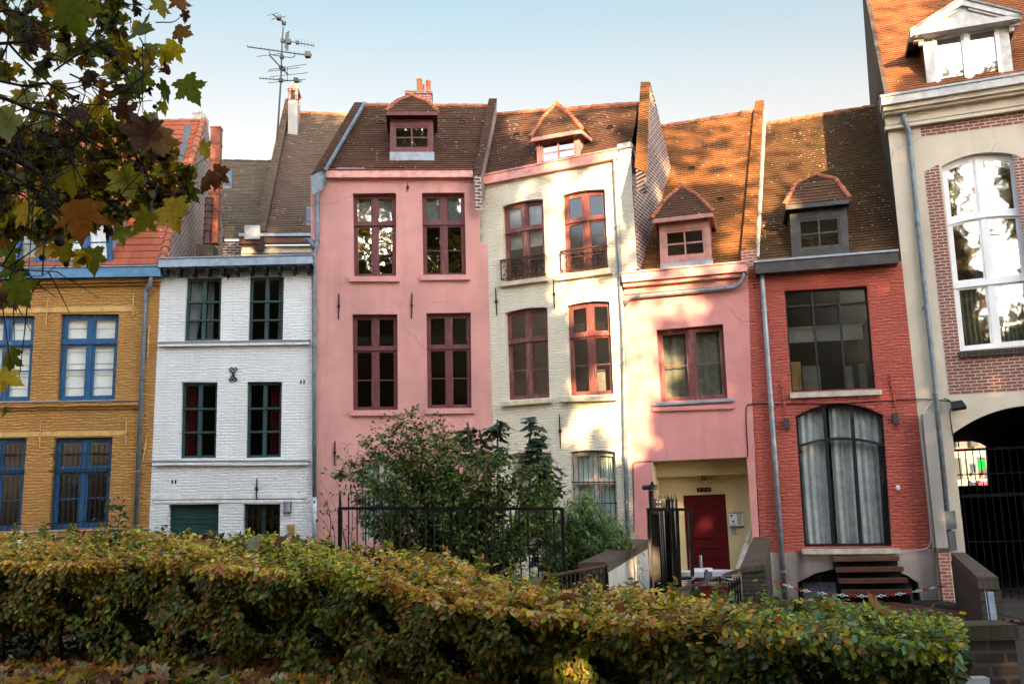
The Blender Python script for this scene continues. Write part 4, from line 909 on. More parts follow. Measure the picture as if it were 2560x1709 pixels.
for u,sg in ((pts[0][0]+.03,1),(pts[1][0]-.03,-1)):
    s=MB(); zt=pts[0][1] if sg>0 else pts[1][1]; q=[(u,df+.08,RP[1]+(df-.2)*R50),(u,df+.08,z0),(u,rk(z0),z0)]; s.face(q if sg>0 else q[::-1]); s.build('cheek',M['tile_cor'],o)
s=MB(); za_=pa.z+.03
for a in (pl,prr):
    A=V((a.x,y0-.03,z0+.02)); B=V((a.x,rk(z0),z0+.02)); Q=V((pa.x,rk(za_),za_)); T=V((pa.x,y0-.03,za_)); s.face([A,B,Q,T]); k=V((0,0,-.05)); s.face([A,T,T+k,A+k]); s.face([A+k,T+k,Q+k,B+k])
    s.face([A,B,B+k*2,A+k*2])
s.build('dormer_roof',M['zincdark'],o)
# passage behind the arch
s=MB(); D=9.3
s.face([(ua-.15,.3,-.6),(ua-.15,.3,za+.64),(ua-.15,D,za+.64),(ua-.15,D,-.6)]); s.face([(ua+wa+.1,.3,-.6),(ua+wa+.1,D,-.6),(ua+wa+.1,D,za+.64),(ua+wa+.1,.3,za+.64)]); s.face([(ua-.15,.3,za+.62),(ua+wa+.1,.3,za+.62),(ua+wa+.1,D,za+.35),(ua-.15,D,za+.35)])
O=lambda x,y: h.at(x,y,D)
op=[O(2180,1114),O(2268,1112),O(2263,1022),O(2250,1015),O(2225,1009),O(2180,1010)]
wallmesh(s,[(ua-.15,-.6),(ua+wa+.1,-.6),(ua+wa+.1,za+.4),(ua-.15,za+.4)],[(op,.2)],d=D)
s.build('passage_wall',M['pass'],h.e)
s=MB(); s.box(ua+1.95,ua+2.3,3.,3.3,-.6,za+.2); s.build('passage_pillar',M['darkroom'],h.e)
n=MB(); n.box(.15,uR-.15,.35,8.,za+.7,zc-.3); n.build('upper_room',M['dark'],h.e)  # near-black block behind the windows, room shade in its colour
# ---------------------------------------------------------------- helpers for things in world space
def wb(mb,name,mats,parent=None,smooth=False):
    if parent is not None:
        p=parent.location; mb.v=[(x-p.x,y-p.y,z-p.z) for x,y,z in mb.v]
    return mb.build(name,mats,parent,smooth)
def obox(mb,a,b,w,h,mi=0,up=V((0,0,1))):
    """bar of section w x h between points a and b"""
    a=V(a);b=V(b); d=(b-a).normalized(); s=d.cross(up)
    s=s.normalized() if s.length>1e-4 else V((1,0,0)); t=s.cross(d).normalized()
    P=[]
    for q in (a,b):
        for i,j in ((-1,-1),(1,-1),(1,1),(-1,1)): P.append(q+s*w/2*i+t*h/2*j)
    for f in ((0,1,2,3),(7,6,5,4),(0,4,5,1),(1,5,6,2),(2,6,7,3),(3,7,4,0)): mb.face([P[i] for i in f],mi)
def sm(a,b,x):
    t=min(1,max(0,(x-a)/(b-a))); return t*t*(3-2*t)
def gz(x,y):
    a=.12-.62*sm(-2.5,3.5,x)
    b=.0-.3*sm(1.5,5,x)
    return a*(1-sm(11,15,y))+b*sm(11,15,y)
# ---------------------------------------------------------------- ground
xs=[-400,-120,-50,-30,-20]+[-16+i*.8 for i in range(46)]+[24,32,50,120,400]; ys=[-400,-120,-50,-25,-14]+[-8+i*.8 for i in range(42)]+[29,34,45,60,90,150,400]
mb=MB()
P=[[(x,y,gz(x,y)) for x in xs] for y in ys]
for j in range(len(ys)-1):
    for i in range(len(xs)-1): mb.face([P[j][i],P[j][i+1],P[j+1][i+1],P[j+1][i]])
m,nt,out=newmat('leafy_soil'); o,_=objco(nt); a=noise(nt,o,1.1,6.,.6); b=noise(nt,o,14.,6.,.7)
c=mix(nt,ramp(nt,b,.4,.65),(.022,.016,.01),(.07,.045,.024)); c=mix(nt,ramp(nt,a,.5,.65),c,(.03,.035,.014)); bsdf(nt,out,c,.95,0,bump(nt,b,.03),.1); M['soil']=m
g=mb.build('ground',m,None,True); g['kind']='structure'
M['cobble']=m_brick('dark_cobbles',(.05,.042,.036),(.03,.026,.023),(.018,.015,.012),bw=.2,rh=.12,dirt=.5)
m,nt,out=newmat('cobbles_flat'); tc=N(nt,'TexCoord').outputs['Object']; bt=N(nt,'TexBrick',{'Vector':tc,'Scale':1.,'Brick Width':.2,'Row Height':.11,'Mortar Size':.008,'Color1':(.07,.058,.048,1),'Color2':(.04,.034,.03,1),'Mortar':(.02,.018,.014,1)}); n_=noise(nt,tc,2.,6.); bsdf(nt,out,mix(nt,ramp(nt,n_,.4,.7),bt.outputs[0],(.03,.022,.014)),.8,0,bump(nt,bt.outputs[1],-.01)); M['cobflat']=m
mb=MB(); n=10
for i in range(n):
    for j in range(n+6):
        f=lambda a,b:(4.6+10*a,9.5+22*b,gz(4.6+10*a,9.5+22*b)+.012)
        a0,a1,b0,b1=i/n,(i+1)/n,j/(n+6),(j+1)/(n+6); mb.face([f(a0,b0),f(a1,b0),f(a1,b1),f(a0,b1)])
o=mb.build('paving',M['cobflat']); o['kind']='structure'
# ---------------------------------------------------------------- houses behind
def bgh(px,Y,label): 
    p=plan(px,560,Y); return House(p,-5,'town_house',label)
h=bgh(590,29,'house behind the white house with a steep grey-brown tiled roof and slim capped chimney')
RP=(.0,h.at(650,543)[1],math.tan(math.radians(52)))
ro,P=roof(h,(588,541),(722,545),(672,257),(812,264),RP,'tile_old',sag=.12)
pp,Q=parapet(h,RP,.32,(585,527),(608,531),(669,226),(655,226),'tile_old','tile_old',.6)
ul=P[0].x; ur=P[1].x
mb=MB(); mb.box(ul-.5,ur,.25,.5,3,P[0].z-.3); mb.box(ul-.45,ur,.12,.26,P[0].z-.75,P[0].z-.3); mb.box(ul-.45,ur,.05,.26,P[0].z-.55,P[0].z-.45); mb.build('stone_wall',M['oldstone'] if 'oldstone' in M else M['render'],h.e)
mb=MB(); mb.box(ul-.5,ur,-.12,.06,P[0].z-.28,P[0].z-.07); mb.build('eaves_board',M['oldwhite'] if 0 else M['rustdeck'],h.e)
mb=MB(); mb.box(ul-.5,ur,-.18,.0,P[0].z-.075,P[0].z+.02); mb.build('gutter',M['zinc'],h.e)
a=h.P(575,521,-.15); mb=MB(); mb.box(a.x-.18,a.x+.3,-.2,.05,a.z-.4,a.z+.05); mb.build('zinc_cap',M['zinc'],h.e)
# chimney with gabled clay cap
c=h.on(674,292,RP); t=h.P(668,237,c.y); mb=MB(); w=.17; z1=t.z
mb.box(c.x-w,c.x+w,c.y-.3,c.y+.35,c.z-.8,z1); cm=mb.build('chimney',M['concrete'],ro)
mb=MB(); y0,y1=c.y-.33,c.y+.38; hz=.34
for x in (c.x-w-.01,c.x+w-.09): mb.box(x,x+.1,y0,y0+.1,z1+.002,z1+hz); mb.box(x,x+.1,y1-.1,y1,z1+.002,z1+hz)
mb.box(c.x-w-.02,c.x+w+.02,y0-.02,y1+.02,z1+hz+.002,z1+hz+.06); A=[(c.x-w-.04,y0-.04,z1+hz+.062),(c.x+w+.04,y0-.04,z1+hz+.062),(c.x+w+.04,y1+.04,z1+hz+.062),(c.x-w-.04,y1+.04,z1+hz+.062)]; T=(c.x,(y0+y1)/2,z1+hz+.6)
for i in range(4): mb.face([A[i],A[(i+1)%4],T])
mb.box(c.x-w+.08,c.x+w-.08,y0+.04,y1-.04,z1+.003,z1+hz-.01,None,1,1); mb.build('chimney_cap',[M['redpier'],M['black']],h.e)
def skylight(h,x0,y0,x1,y1,RP):
    q=[h.on(x,y,RP,.07) for x,y in ((x0,y1),(x1,y1),(x1,y0),(x0,y0))]; mb=MB(); ce=sum(q,V((0,0,0)))/4
    mb.face(q); b=[p-V((0,0,.1)) for p in q]
    for i in range(4): mb.face([q[i],b[i],b[(i+1)%4],q[(i+1)%4]])
    o=mb.build('skylight',M['zincdark'],h.e); g=MB(); q=[ce+(p-ce)*.78+V((0,-.012,.012)) for p in q]; g.face(q); g.build('pane',M['skyglass'],o)
m,nt,out=newmat('skylight_glass'); bsdf(nt,out,(.1,.13,.17),.06,0,None,1.); M['skyglass']=m
skylight(h,702,474,722,512,RP)
body(h,ul-.3,ur,P[0].z-.4,P[2].y,P[2].z-.3,P[2].y*2,'oldbrick')
h=bgh(560,29.6,'house behind the ochre house with a pale lichen-covered roof and one small skylight')
RP=(.0,h.at(560,548)[1],math.tan(math.radians(46)))
ro,P=roof(h,(478,548),(600,548),(490,368),(640,371),RP,'tile_lichen',ridge=False)
mb=MB(); hips(mb,P[3]-V((0,0,.03)),P[2]-V((0,0,.03)),.08,.36); mb.build('ridge_tiles',M['tile_old'],ro)
skylight(h,512,392,532,428,RP)
mb=MB(); mb.box(P[0].x,P[1].x,.1,.3,3,P[0].z-.05); mb.build('front_wall',M['oldbrick'],h.e); body(h,P[0].x,P[1].x,P[0].z-.2,P[2].y,P[2].z-.2,P[2].y*2,'oldbrick')
# ---------------------------------------------------------------- antenna
T=lambda x,y: (513.9+x*.1932,y*.1932)
AY=30.2
def ap(x,y,dy=0): q=T(x,y); return atY(q[0],q[1],AY+dy)
base=ap(630,1620); an=thing('antenna','tall rusty roof aerial with branched receivers, standing beside the slim capped chimney','antenna',base)
mb=MB(); mb.tube([ap(628,1660),ap(645,1440),ap(675,960),ap(690,490),ap(708,275)],[.035,.033,.028,.026,.022],7); 
for x,y in ((710,275),(696,487),(686,677),(680,808),(675,955)): c=ap(x,y); mb.box(c.x-.06,c.x+.06,c.y-.06,c.y+.06,c.z-.06,c.z+.06)
wb(mb,'mast',M['steel'],an)  # black steel puts the unlit silhouette of the mast into its colour
def rods(name,boom,els,r=.018,er=.008,extra=None):
    mb=MB(); mb.tube([ap(*p) for p in boom],r,6)
    for e in els: mb.tube([ap(*e[0]),ap(*e[1])],er,4)
    if extra:
        for c,s in extra: q=ap(*c); mb.box(q.x-s,q.x+s,q.y-s,q.y+s,q.z-s,q.z+s)
    wb(mb,'aerial',M['steel'],an)
rods('a',[(575,172,-.8),(708,268)],[((512,187,-.9),(650,155,-.7)),((562,238,-.5),(733,192,-.3)),((566,228,-.5),(730,202,-.3))],extra=[((652,215,-.3),.07)])
rods('b',[(700,480),(1068,545,-.3)],[((x,y-45,-.25),(x,y+40,-.25)) for x,y in ((792,490),(853,505),(885,510),(921,518),(959,524),(999,532),(1040,540),(1066,545))]+[((735,395,.1),(720,575,-.1)),((735,395,.1),(780,368,.3)),((720,575,-.1),(760,610,.2))]+[((738+k*6,392-k*3,.1+k*.03),(725+k*6,572+k*6,-.1+k*.05)) for k in range(7)],.016,.007,[((770,500,-.1),.07),((870,508,-.2),.05)])
rods('c',[(278,558),(1040,665)],[((278+762*k/15,552+107*k/15-14),(278+762*k/15,552+107*k/15+10)) for k in range(16)]+[((1030,630),(1030,695))],.02,.012,[((995,652),.09)])
rods('d',[(540,600),(540,630),(560,652),(680,672),(800,686),(835,675),(845,640)],[],.016)
rods('e',[(535,652,-.6),(680,808),(760,888,.5)],[((388,674,-.7),(690,635,-.5)),((528,830),(980,765)),((522,851,.1),(894,805,.1)),((545,914,.5),(994,866,.5)),((755,795,.3),(752,965,.5)),((523,985,.5),(972,943,.5))],.02,.011,[((705,820),.06)])
rods('f',[(422,932),(920,970)],[((422+498*k/12,926+38*k/12-14),(422+498*k/12,926+38*k/12+8)) for k in range(13)]+[((893,935),(893,990))],.016,.012,[((855,955),.07)])
# ---------------------------------------------------------------- iron railing in front of the shrubs
RY=16.
L=atY(780,1165,RY); Rr=atY(1289,1166.4,RY)
fe=thing('iron_railing','long black iron railing with spear tips at its left, before the big shrub','railing',(L.x,L.y,gz(L.x,L.y)))
mb=MB(); obox(mb,L,Rr,.04,.045); obox(mb,L-V((0,0,1.6)),Rr-V((0,0,1.6)),.03,.04); wb(mb,'rail',M['black'],fe)
mb=MB(); nb=27
for i in range(1,nb-1):
    if i==13: continue
    p=L.lerp(Rr,i/(nb-1)); top=.26 if i<9 else .02
    if top>.1: mb.tube([p-V((0,0,1.9)),p+V((0,0,top*.45)),p+V((0,0,top*.5)),p+V((0,0,top))],[.013,.013,.022,.002],6)
    else: mb.tube([p-V((0,0,1.9)),p],.013,6)
wb(mb,'bars',M['black'],fe)
for i,q in enumerate((L,L.lerp(Rr,13/(nb-1)),Rr)):
    mb=MB(); obox(mb,q-V((0,0,2.1)),q+V((0,0,.02)),.06 if i!=1 else .05,.06)
    if i==0: mb.tube([q,q+V((0,0,.16)),q+V((0,0,.3))],[.02,.026,.003],6)
    wb(mb,'post',M['black'],fe)
# low railing left of the ramp wall
a=atY(1272,1319,13.6); b=atY(1388.5,1298,15.2); fe=thing('iron_railing','short low black railing with a brown handrail, at the foot of the sloping white wall','railing',(a.x,a.y,gz(a.x,a.y)))
mb=MB(); mb.tube([a,b],.028,7); wb(mb,'handrail',M['rusty'],fe)
mb=MB(); 
for i in range(12):
    p=a.lerp(b,(i+.5)/12); mb.tube([p-V((0,0,1.)),p],.012,5)
obox(mb,a-V((0,0,.55)),b-V((0,0,.55)),.02,.03); wb(mb,'bars',M['black'],fe)
mb=MB(); obox(mb,b+V((0,0,.03)),b-V((0,0,1.2)),.06,.06); wb(mb,'post',M['black'],fe)
# ---------------------------------------------------------------- walls
def wallthing(label,tl,tr,br,bl,zb,top,side,th=.16,over=.025,mat2=None,name='garden_wall'):
    """low wall whose sloping top face is tl,tr (far) br,bl (near)"""
    P=[V(p) for p in (bl,br,tr,tl)]; c=sum(P,V((0,0,0)))/4
    t=thing(name,label,'wall',(c.x,c.y,zb)); mb=MB(); dz=V((0,0,th))
    top_=P; bt=[p-dz for p in P]; mb.face(top_)
    for i in range(4): mb.face([top_[i],bt[i],bt[(i+1)%4],top_[(i+1)%4]])
    mb.face(bt[::-1]); wb(mb,'coping',M[top],t)
    I=[c+(p-c)*1.0 for p in P]; I=[]
    for i,p in enumerate(P):
        q=V((p.x+(c.x-p.x)*over/max(.1,abs(c.x-p.x))*1.,p.y+(over if i<2 else -over),p.z-th-.002)); I.append(q)
    mb=MB()
    for i in range(4):
        a,b=I[i],I[(i+1)%4]; mb.face([a,V((a.x,a.y,zb)),V((b.x,b.y,zb)),b],1 if (mat2 and i==0) else 0)
    mb.face(I)
    wb(mb,'wall',[M[side]]+([M[mat2]] if mat2 else []),t); return t
wallthing('white plastered wall with a mossy brick coping, sloping down from the porch',atY(1458,1234,20.3),atY(1487,1237,20.2),atY(1391,1288,15.5),atY(1326,1290,15.7),-.6,'coping','whitewall',.17,mat2='darkbrick')
wallthing('dark brick wall with a steep mossy top, between the porch and the red house',atY(1729,1231,20.1),atY(1766,1231,19.9),atY(1754,1294,17.4),atY(1697,1300.5,17.5),-.6,'coping','darkbrick',.1)
wallthing('dark brick wall with a grey flat coping, running out from the archway',atY(2181,1266,18.7),atY(2213,1266,18.7),atY(2290,1323.4,12.6),atY(2242,1322.3,12.6),-.8,'coping','darkbrick',.15)
M['fwbrick']=m_brick('big_dark_brick',(.1,.06,.05),(.06,.042,.038),(.12,.1,.085),bw=.26,rh=.1,ms=.018,moss=.35)
a=atY(2335,1431,8.1); wallthing('dark brick wall end with rounded coping, behind the right end of the hedge',(a.x-1.3,8.45,a.z),(a.x,8.45,a.z),(a.x,8.1,a.z),(a.x-1.3,8.1,a.z),-1.2,'coping','fwbrick',.12)
# brick pier under the concrete buttress on the corner house
h=COR
pr=thing('buttress','tall grey concrete buttress on a red brick foot, right of the red house','buttress',h.w(h.at(2140,1300,-.3)[0],-.3,-.6),-h.a)
pz=h.at(2160,1256,-.33)[1]
def hb(mb,name,mat,parent): 
    """house-space mesh re-based onto a rotated parent"""
    loc=V(parent.location)-h.o; off=V((loc.dot(h.ex),loc.dot(h.ey),loc.z)); mb.v=[(x-off.x,y-off.y,z-off.z) for x,y,z in mb.v]; return mb.build(name,mat,parent)
mb=MB(); a0,zt=h.at(2117,948.5,-.33); a1,_=h.at(2145.5,946.7,-.33); b0,_=h.at(2147.3,1255.5,-.33); b1,_=h.at(2172.3,1255.5,-.33)
mm=(a0+b0)/2; w=((a1-a0)+(b1-b0))/2
F=lambda a,b,c: (mm-w/2*0+a,b,c)
mb.box(0,w,-.33,-.02,pz,zt,F); hb(mb,'shaft',M['concrete'],pr)
mb=MB(); mb.box(-.02,w+.02,-.36,-.02,pz-.08,pz-.002,F); hb(mb,'moss_cap',M['coping'],pr)
mb=MB(); mb.box(.01,w+.0,-.345,-.02,-.6,pz-.082,F); hb(mb,'brick_foot',M['redpier'],pr)
# ---------------------------------------------------------------- deck, steps, chain
a=V((RED.w(1.6,-1.9,-.2))); dk=thing('timber_deck','red-brown timber deck of diagonal boards, below the red house steps','deck',(a.x,a.y,-.25))
mb=MB()
for i in range(44):
    t=-2.6+i*.125; p0=RED.w(t-.9,-.06,0); p1=RED.w(t+1.,-4.1,0)
    lo=max(0,0); obox(mb,V((p0.x,p0.y,-.2+random.uniform(-.003,.003))),V((p1.x,p1.y,-.2)),.102,.03)
wb(mb,'boards',M['rustdeck'],dk)
mb=MB(); q=[RED.w(-1.2,-.1,-.24),RED.w(3.4,-.1,-.24),RED.w(4.1,-4.,-.24),RED.w(-.6,-4.,-.24)]; mb.face([(p.x,p.y,-.235) for p in q]); mb.face([(p.x,p.y,-.5) for p in q][::-1])
for i in range(4): mb.face([(q[i].x,q[i].y,-.235),(q[i].x,q[i].y,-.5),(q[(i+1)%4].x,q[(i+1)%4].y,-.5),(q[(i+1)%4].x,q[(i+1)%4].y,-.235)])
wb(mb,'dark_underlay',M['dark'],dk)  # solid near-black slab below the boards, darkens the gaps by colour
h=RED; st=thing('garden_steps','open flight of four rust-brown timber steps up to the arched glass door','steps',h.w(1.9,-.9,-.2),-h.a)
yy=[(1278.5,1911,2063,-.28),(1303,1918,2073,-.5),(1329,1925,2083,-.72),(1355.5,1932,2093,-.94)]
for y,x0,x1,d in yy:
    mb=MB(); l=h.at(x0,y,d-.14); r=h.at(x1,y,d-.14); z=(l[1]+r[1])/2
    mb.box(l[0],r[0],d-.14,d+.14,z-.065,z+.02); hb_h=h; loc=V(st.location)-h.o; off=V((loc.dot(h.ex),loc.dot(h.ey),loc.z)); mb.v=[(x-off.x,yq-off.y,zq-off.z) for x,yq,zq in mb.v]; mb.build('tread',M['rustdeck'],st)
    mb=MB(); mb.box(l[0]+.01,r[0]-.01,d+.11,d+.125,z-.27,z-.066); mb.v=[(x-off.x,yq-off.y,zq-off.z) for x,yq,zq in mb.v]; mb.build('dark_backing',M['dark'],st)  # near-black board added behind each open tread, stands in for shade
    for u in (l[0]+.05,(l[0]+r[0])/2,r[0]-.05):
        mb=MB(); mb.box(u-.012,u+.012,d-.05,d-.02,-.2,z-.066); mb.v=[(x-off.x,yq-off.y,zq-off.z) for x,yq,zq in mb.v]; mb.build('leg',M['black'],st)
M['chainred']=m_plain('red_plastic',(.38,.03,.025),.4,0,.1); M['chainwhite']=m_plain('white_plastic',(.75,.75,.78),.4,0,.05)
def chainpt(t):
    K_=[(1776,1333,17.45),(1835,1352,17.),(1885,1360,16.8),(1950,1366,16.7),(2010,1367,16.8),(2070,1361,17.),(2125,1351,17.6),(2168,1341,18.3)]
    k=t*(len(K_)-1); j=min(int(k),len(K_)-2); a=atY(*K_[j]);b=atY(*K_[j+1]); return a.lerp(b,k-j)
c0=chainpt(.5); ch=thing('plastic_chain','red and white plastic chain hanging across the deck below the steps','chain',c0)
nl=58
for i in range(nl):
    a=chainpt(i/nl); b=chainpt((i+1.25)/nl) if i<nl-1 else chainpt(1.); d=(b-a); L_=d.length*.5; d.normalize(); c=(a+b)/2
    s=(d.cross(V((0,0,1)))).normalized() if i%2 else V((0,0,1)); s=(s-d*s.dot(d)).normalized()
    pts=[c+d*(math.cos(q)*L_*1.0)+s*(math.sin(q)*.022) for q in [2*math.pi*k/10 for k in range(11)]]
    mb=MB(); mb.tube(pts,.0075,5,0,False); wb(mb,'link',M['chainwhite' if (i//3)%2 else 'chainred'],ch)
a=atY(2272,1358,12.4); b=atY(2283,1424,11.9); hr=thing('handrail_post','slanted galvanised steel rail fixed to the end of the low brick wall','handrail',b)
mb=MB(); obox(mb,a,b-V((0,0,.4)),.07,.04); obox(mb,a+V((-.05,.03,0)),b+V((-.05,.03,-.4)),.01,.1); wb(mb,'rail',M['silver'],hr)
mb=MB(); obox(mb,b-V((0,0,.2)),b+V((-.2,.5,-.2)),.04,.04); wb(mb,'bracket',M['silver'],hr)
# ---------------------------------------------------------------- gate by the porch
GY=17.6
def c11(x,y): return ((1540+x/3.136)/1.0898,(1100+y/3.136)/1.0898)
def gp(x,y,Y=GY): q=c11(x,y); return atY(q[0],q[1],Y)
b=gp(285,1220); gt=thing('iron_gate','black iron gate of close pointed pickets with an open square frame, beside the porch','gate',(b.x,b.y,-.3))
M['gateblk']=m_plain('gloss_black_iron',(.012,.01,.009),.22,.0,.6,3.,.001,.7)
mb=MB(); a=gp(283,395); z0=-.4; mb.box(a.x-.065,a.x+.065,GY-.06,GY+.06,z0,a.z); wb(mb,'post',M['gateblk'],gt)
mb=MB()
for i,(x,y,Y,w) in enumerate(((252,540,17.2,.09),(300,450,17.7,.05),(318,430,17.9,.05),(338,430,18.1,.05),(352,425,18.2,.05),(372,440,18.,.06),(385,425,17.8,.05),(406,405,17.75,.05),(430,408,17.7,.055),(461,418,17.5,.07),(478,540,17.2,.08),(440,540,17.3,.05))):
    p=gp(x,y,Y); q=gp(x+ (1230-y)*.03,1230,Y); 
    if y>=500: obox(mb,p,V((q.x,q.y,z0)),w,.05)
    else:
        k=p-V((0,0,.16)); n0=V((w/2,0,0)); e=V((0,.02,0)); lo=V((q.x,q.y,z0))
        for sgn in (1,-1): mb.face([lo-n0+e*sgn,lo+n0+e*sgn,k+n0+e*sgn,p+e*sgn*.3,k-n0+e*sgn][::-sgn])
        mb.face([lo+n0+e,lo+n0-e,k+n0-e,k+n0+e]); mb.face([lo-n0-e,lo-n0+e,k-n0+e,k-n0-e])
wb(mb,'pickets',M['gateblk'],gt)
mb=MB(); l=gp(238,541,17.1); r=gp(578,541,17.1); obox(mb,l,r,.05,.05); obox(mb,gp(577,530,17.1),V((gp(600,1230,17.1).x,17.1,z0)),.06,.06); obox(mb,gp(270,470,17.8),gp(480,470,17.5),.03,.04); wb(mb,'frame',M['gateblk'],gt)
mb=MB(); c=gp(345,497,17.4); mb.box(c.x-.14,c.x+.1,17.38,17.5,c.z-.09,c.z+.09)
wb(mb,'lock_box',M['blackplastic'],gt)
mb=MB()
for x,y in ((322,482),(345,482),(322,518),(345,518)): c=gp(x,y,17.37); mb.box(c.x-.013,c.x+.013,17.365,17.378,c.z-.013,c.z+.013)
wb(mb,'screws',M['plastic'],gt)
a=gp(283,392); cm=thing('camera_box','small black camera on top of the iron gate post','camera',(a.x,GY,a.z))
mb=MB(); mb.box(a.x-.08,a.x+.09,GY-.06,GY+.06,a.z+.002,a.z+.1); mb.box(a.x-.02,a.x+.03,GY-.03,GY+.03,a.z+.1,a.z+.15); wb(mb,'body',M['blackplastic'],cm)
mb=MB(); mb.tube([(a.x-.06,GY-.02,a.z+.06),(a.x-.16,GY-.02,a.z+.055),(a.x-.18,GY-.02,a.z+.055)],[.045,.045,.03],10); wb(mb,'lens_hood',M['blackplastic'],cm)
# handrail with spears in front of the porch steps
a=gp(400,1205,14.8); b=gp(972,1015,17.2); fe=thing('iron_railing','rising brown handrail with black spearheads below it, in front of the red door','railing',(a.x,a.y,-.3))
mb=MB(); mb.tube([a,b],.03,8); wb(mb,'handrail',M['rusty'],fe)
mb=MB()
for i,(x,y) in enumerate(((790,1108),(812,1112),(840,1100),(858,1098),(880,1092),(905,1082),(925,1072),(945,1060),(965,1050))):
    p=gp(x,y,16.6); mb.tube([V((p.x,p.y,-.3)),p-V((0,0,.16)),p-V((0,0,.13)),p],[.016,.016,.032,.002],6)
mb.box(gp(780,1180,16.6).x,gp(975,1180,16.6).x,16.57,16.63,gp(800,1190,16.6).z-.02,gp(800,1190,16.6).z+.02); wb(mb,'bars',M['black'],fe)
# white table with a pole
c=gp(700,1022,18.6); tb=thing('garden_table','low white oval table with a steel pole on it, before the red door','table',(c.x,c.y,0))
mb=MB(); n=24
for zz0,zz1,k in ((c.z-.09,c.z,1.),):
    T_=[(c.x+.53*math.cos(2*math.pi*i/n),c.y+.35*math.sin(2*math.pi*i/n),c.z) for i in range(n)]; B_=[(x,y,c.z-.09) for x,y,z in T_]; mb.face(T_); mb.face(B_[::-1])
    for i in range(n): mb.face([T_[i],B_[i],B_[(i+1)%n],T_[(i+1)%n]])
mb.box(c.x-.22,c.x+.12,c.y-.12,c.y+.12,c.z+.002,c.z+.05); wb(mb,'table_top',M['upvc'],tb)
for sx in (-1,1):
    for sy in (-1,1): mb=MB(); mb.box(c.x+sx*.3-.02,c.x+sx*.3+.02,c.y+sy*.18-.02,c.y+sy*.18+.02,-.1,c.z-.092); wb(mb,'leg',M['upvc'],tb)
mb=MB(); x=gp(668,1000,18.6).x; t=gp(668,900,18.6).z; mb.tube([(x,c.y,c.z+.05),(x,c.y,t)],.027,8); wb(mb,'pole',M['silver'],tb)
# porch fittings
h=SPK
def hthing(h,name,label,cat,x,y,d):
    p=h.P(x,y,d); return thing(name,label,cat,h.w(p.x,p.y,p.z),-h.a),p
t,p=hthing(h,'number_plate','black house number plate reading 5 7 9 above the dark red door','number plate',1615,1122.7,PD-.01)
mb=MB(); mb.box(-.16,.16,-.012,.005,-.05,.05); mb.build('plate',M['black'],t)
cu=bpy.data.curves.new('number','FONT'); cu.body='5 · 7 · 9'; cu.size=.075; cu.align_x='CENTER'; cu.align_y='CENTER'; cu.extrude=.003
tx=bpy.data.objects.new('number',cu); COL.objects.link(tx); bpy.context.view_layer.update(); me=bpy.data.meshes.new_from_object(tx); bpy.data.objects.remove(tx)
me.materials.clear(); me.materials.append(M['gold']); tx=bpy.data.objects.new('number',me); COL.objects.link(tx); tx.parent=t; tx.location=(0,-.017,0); tx.rotation_euler=(math.pi/2,0,0)
t,p=hthing(h,'flood_light','small black flood light with a sensor, on the porch wall above the number plate','lamp',*c11(687,290),PD-.1)
mb=MB(); mb.box(-.055,.055,-.04,.05,-.06,.05); mb.box(-.02,.02,.0,.1,.05,.12); mb.build('housing',M['blackplastic'],t); mb=MB(); mb.box(-.035,.04,-.046,-.041,-.035,.02); mb.build('lens',M['silver'],t)
mb=MB(); mb.sphere((.02,-.02,-.1),.032,8,6); mb.build('sensor',M['plastic'],t,smooth=True)
mb=MB(); mb.tube([(-.1,.08,.1),(-.05,.06,.06),(0,.07,.12),(.04,.05,.07),(.02,.0,.05)],.008,5); mb.build('wire',M['black'],t)
t,p=hthing(h,'junction_box','grey junction box beside the porch flood light','box',*c11(637,253),PD-.02); mb=MB(); mb.box(-.055,.055,-.04,.02,-.055,.055); mb.box(-.05,.05,-.046,-.0405,-.05,.05); mb.build('box',M['plastic'],t)
mb=MB(); mb.tube([(-.055,.0,.02),(-.2,.01,.09),(-.6,.01,.1),(-.92,.01,.1),(-.97,.0,.2)],.009,5); mb.build('cable',M['black'],t)
t,p=hthing(h,'intercom','pale metal door intercom panel with rows of buttons, right of the dark red door','intercom',1689,1191,PD-.01)
mb=MB(); mb.box(-.15,.15,-.025,.01,-.14,.14); mb.build('panel',M['upvc'],t)
mb=MB(); mb.box(-.153,.153,-.035,.0,.141,.155); mb.box(-.153,.153,-.035,0,-.156,-.141); mb.build('edge',M['black'],t)
mb=MB(); mb.box(-.12,-.075,-.029,-.02,.065,.11); mb.sphere((-.07,-.022,-.04),.024,10,6,1); mb.box(-.12,-.03,-.028,-.02,-.12,-.105)
for k in range(6): mb.box(.02,.12,-.029,-.02,.1-k*.04,.114-k*.04)
mb.build('buttons',M['black'],t)
t,p=hthing(h,'key_reader','small grey key reader below the intercom panel','key reader',*c11(922,704),PD-.01); mb=MB(); mb.box(-.045,.045,-.03,.01,-.065,.065); mb.build('case',M['zincblue'],t); mb=MB(); mb.box(-.03,.03,-.034,-.0305,-.055,-.04); mb.build('plate',M['upvc'],t)
# timber planks leaning in the porch
t,p=hthing(h,'plank','pair of pale timber planks leaning in the right corner of the porch','plank',*c11(1000,880),.3)
mb=MB()
A=[h.P(*c11(x,y),d)-p for x,y,d in ((955,1010,.05),(1063,680,.62),(950,1040,-.1),(1035,815,.35))]; obox(mb,A[0],A[1],.09,.03); obox(mb,A[2],A[3],.09,.03); mb.build('board',M['palestone'],t)
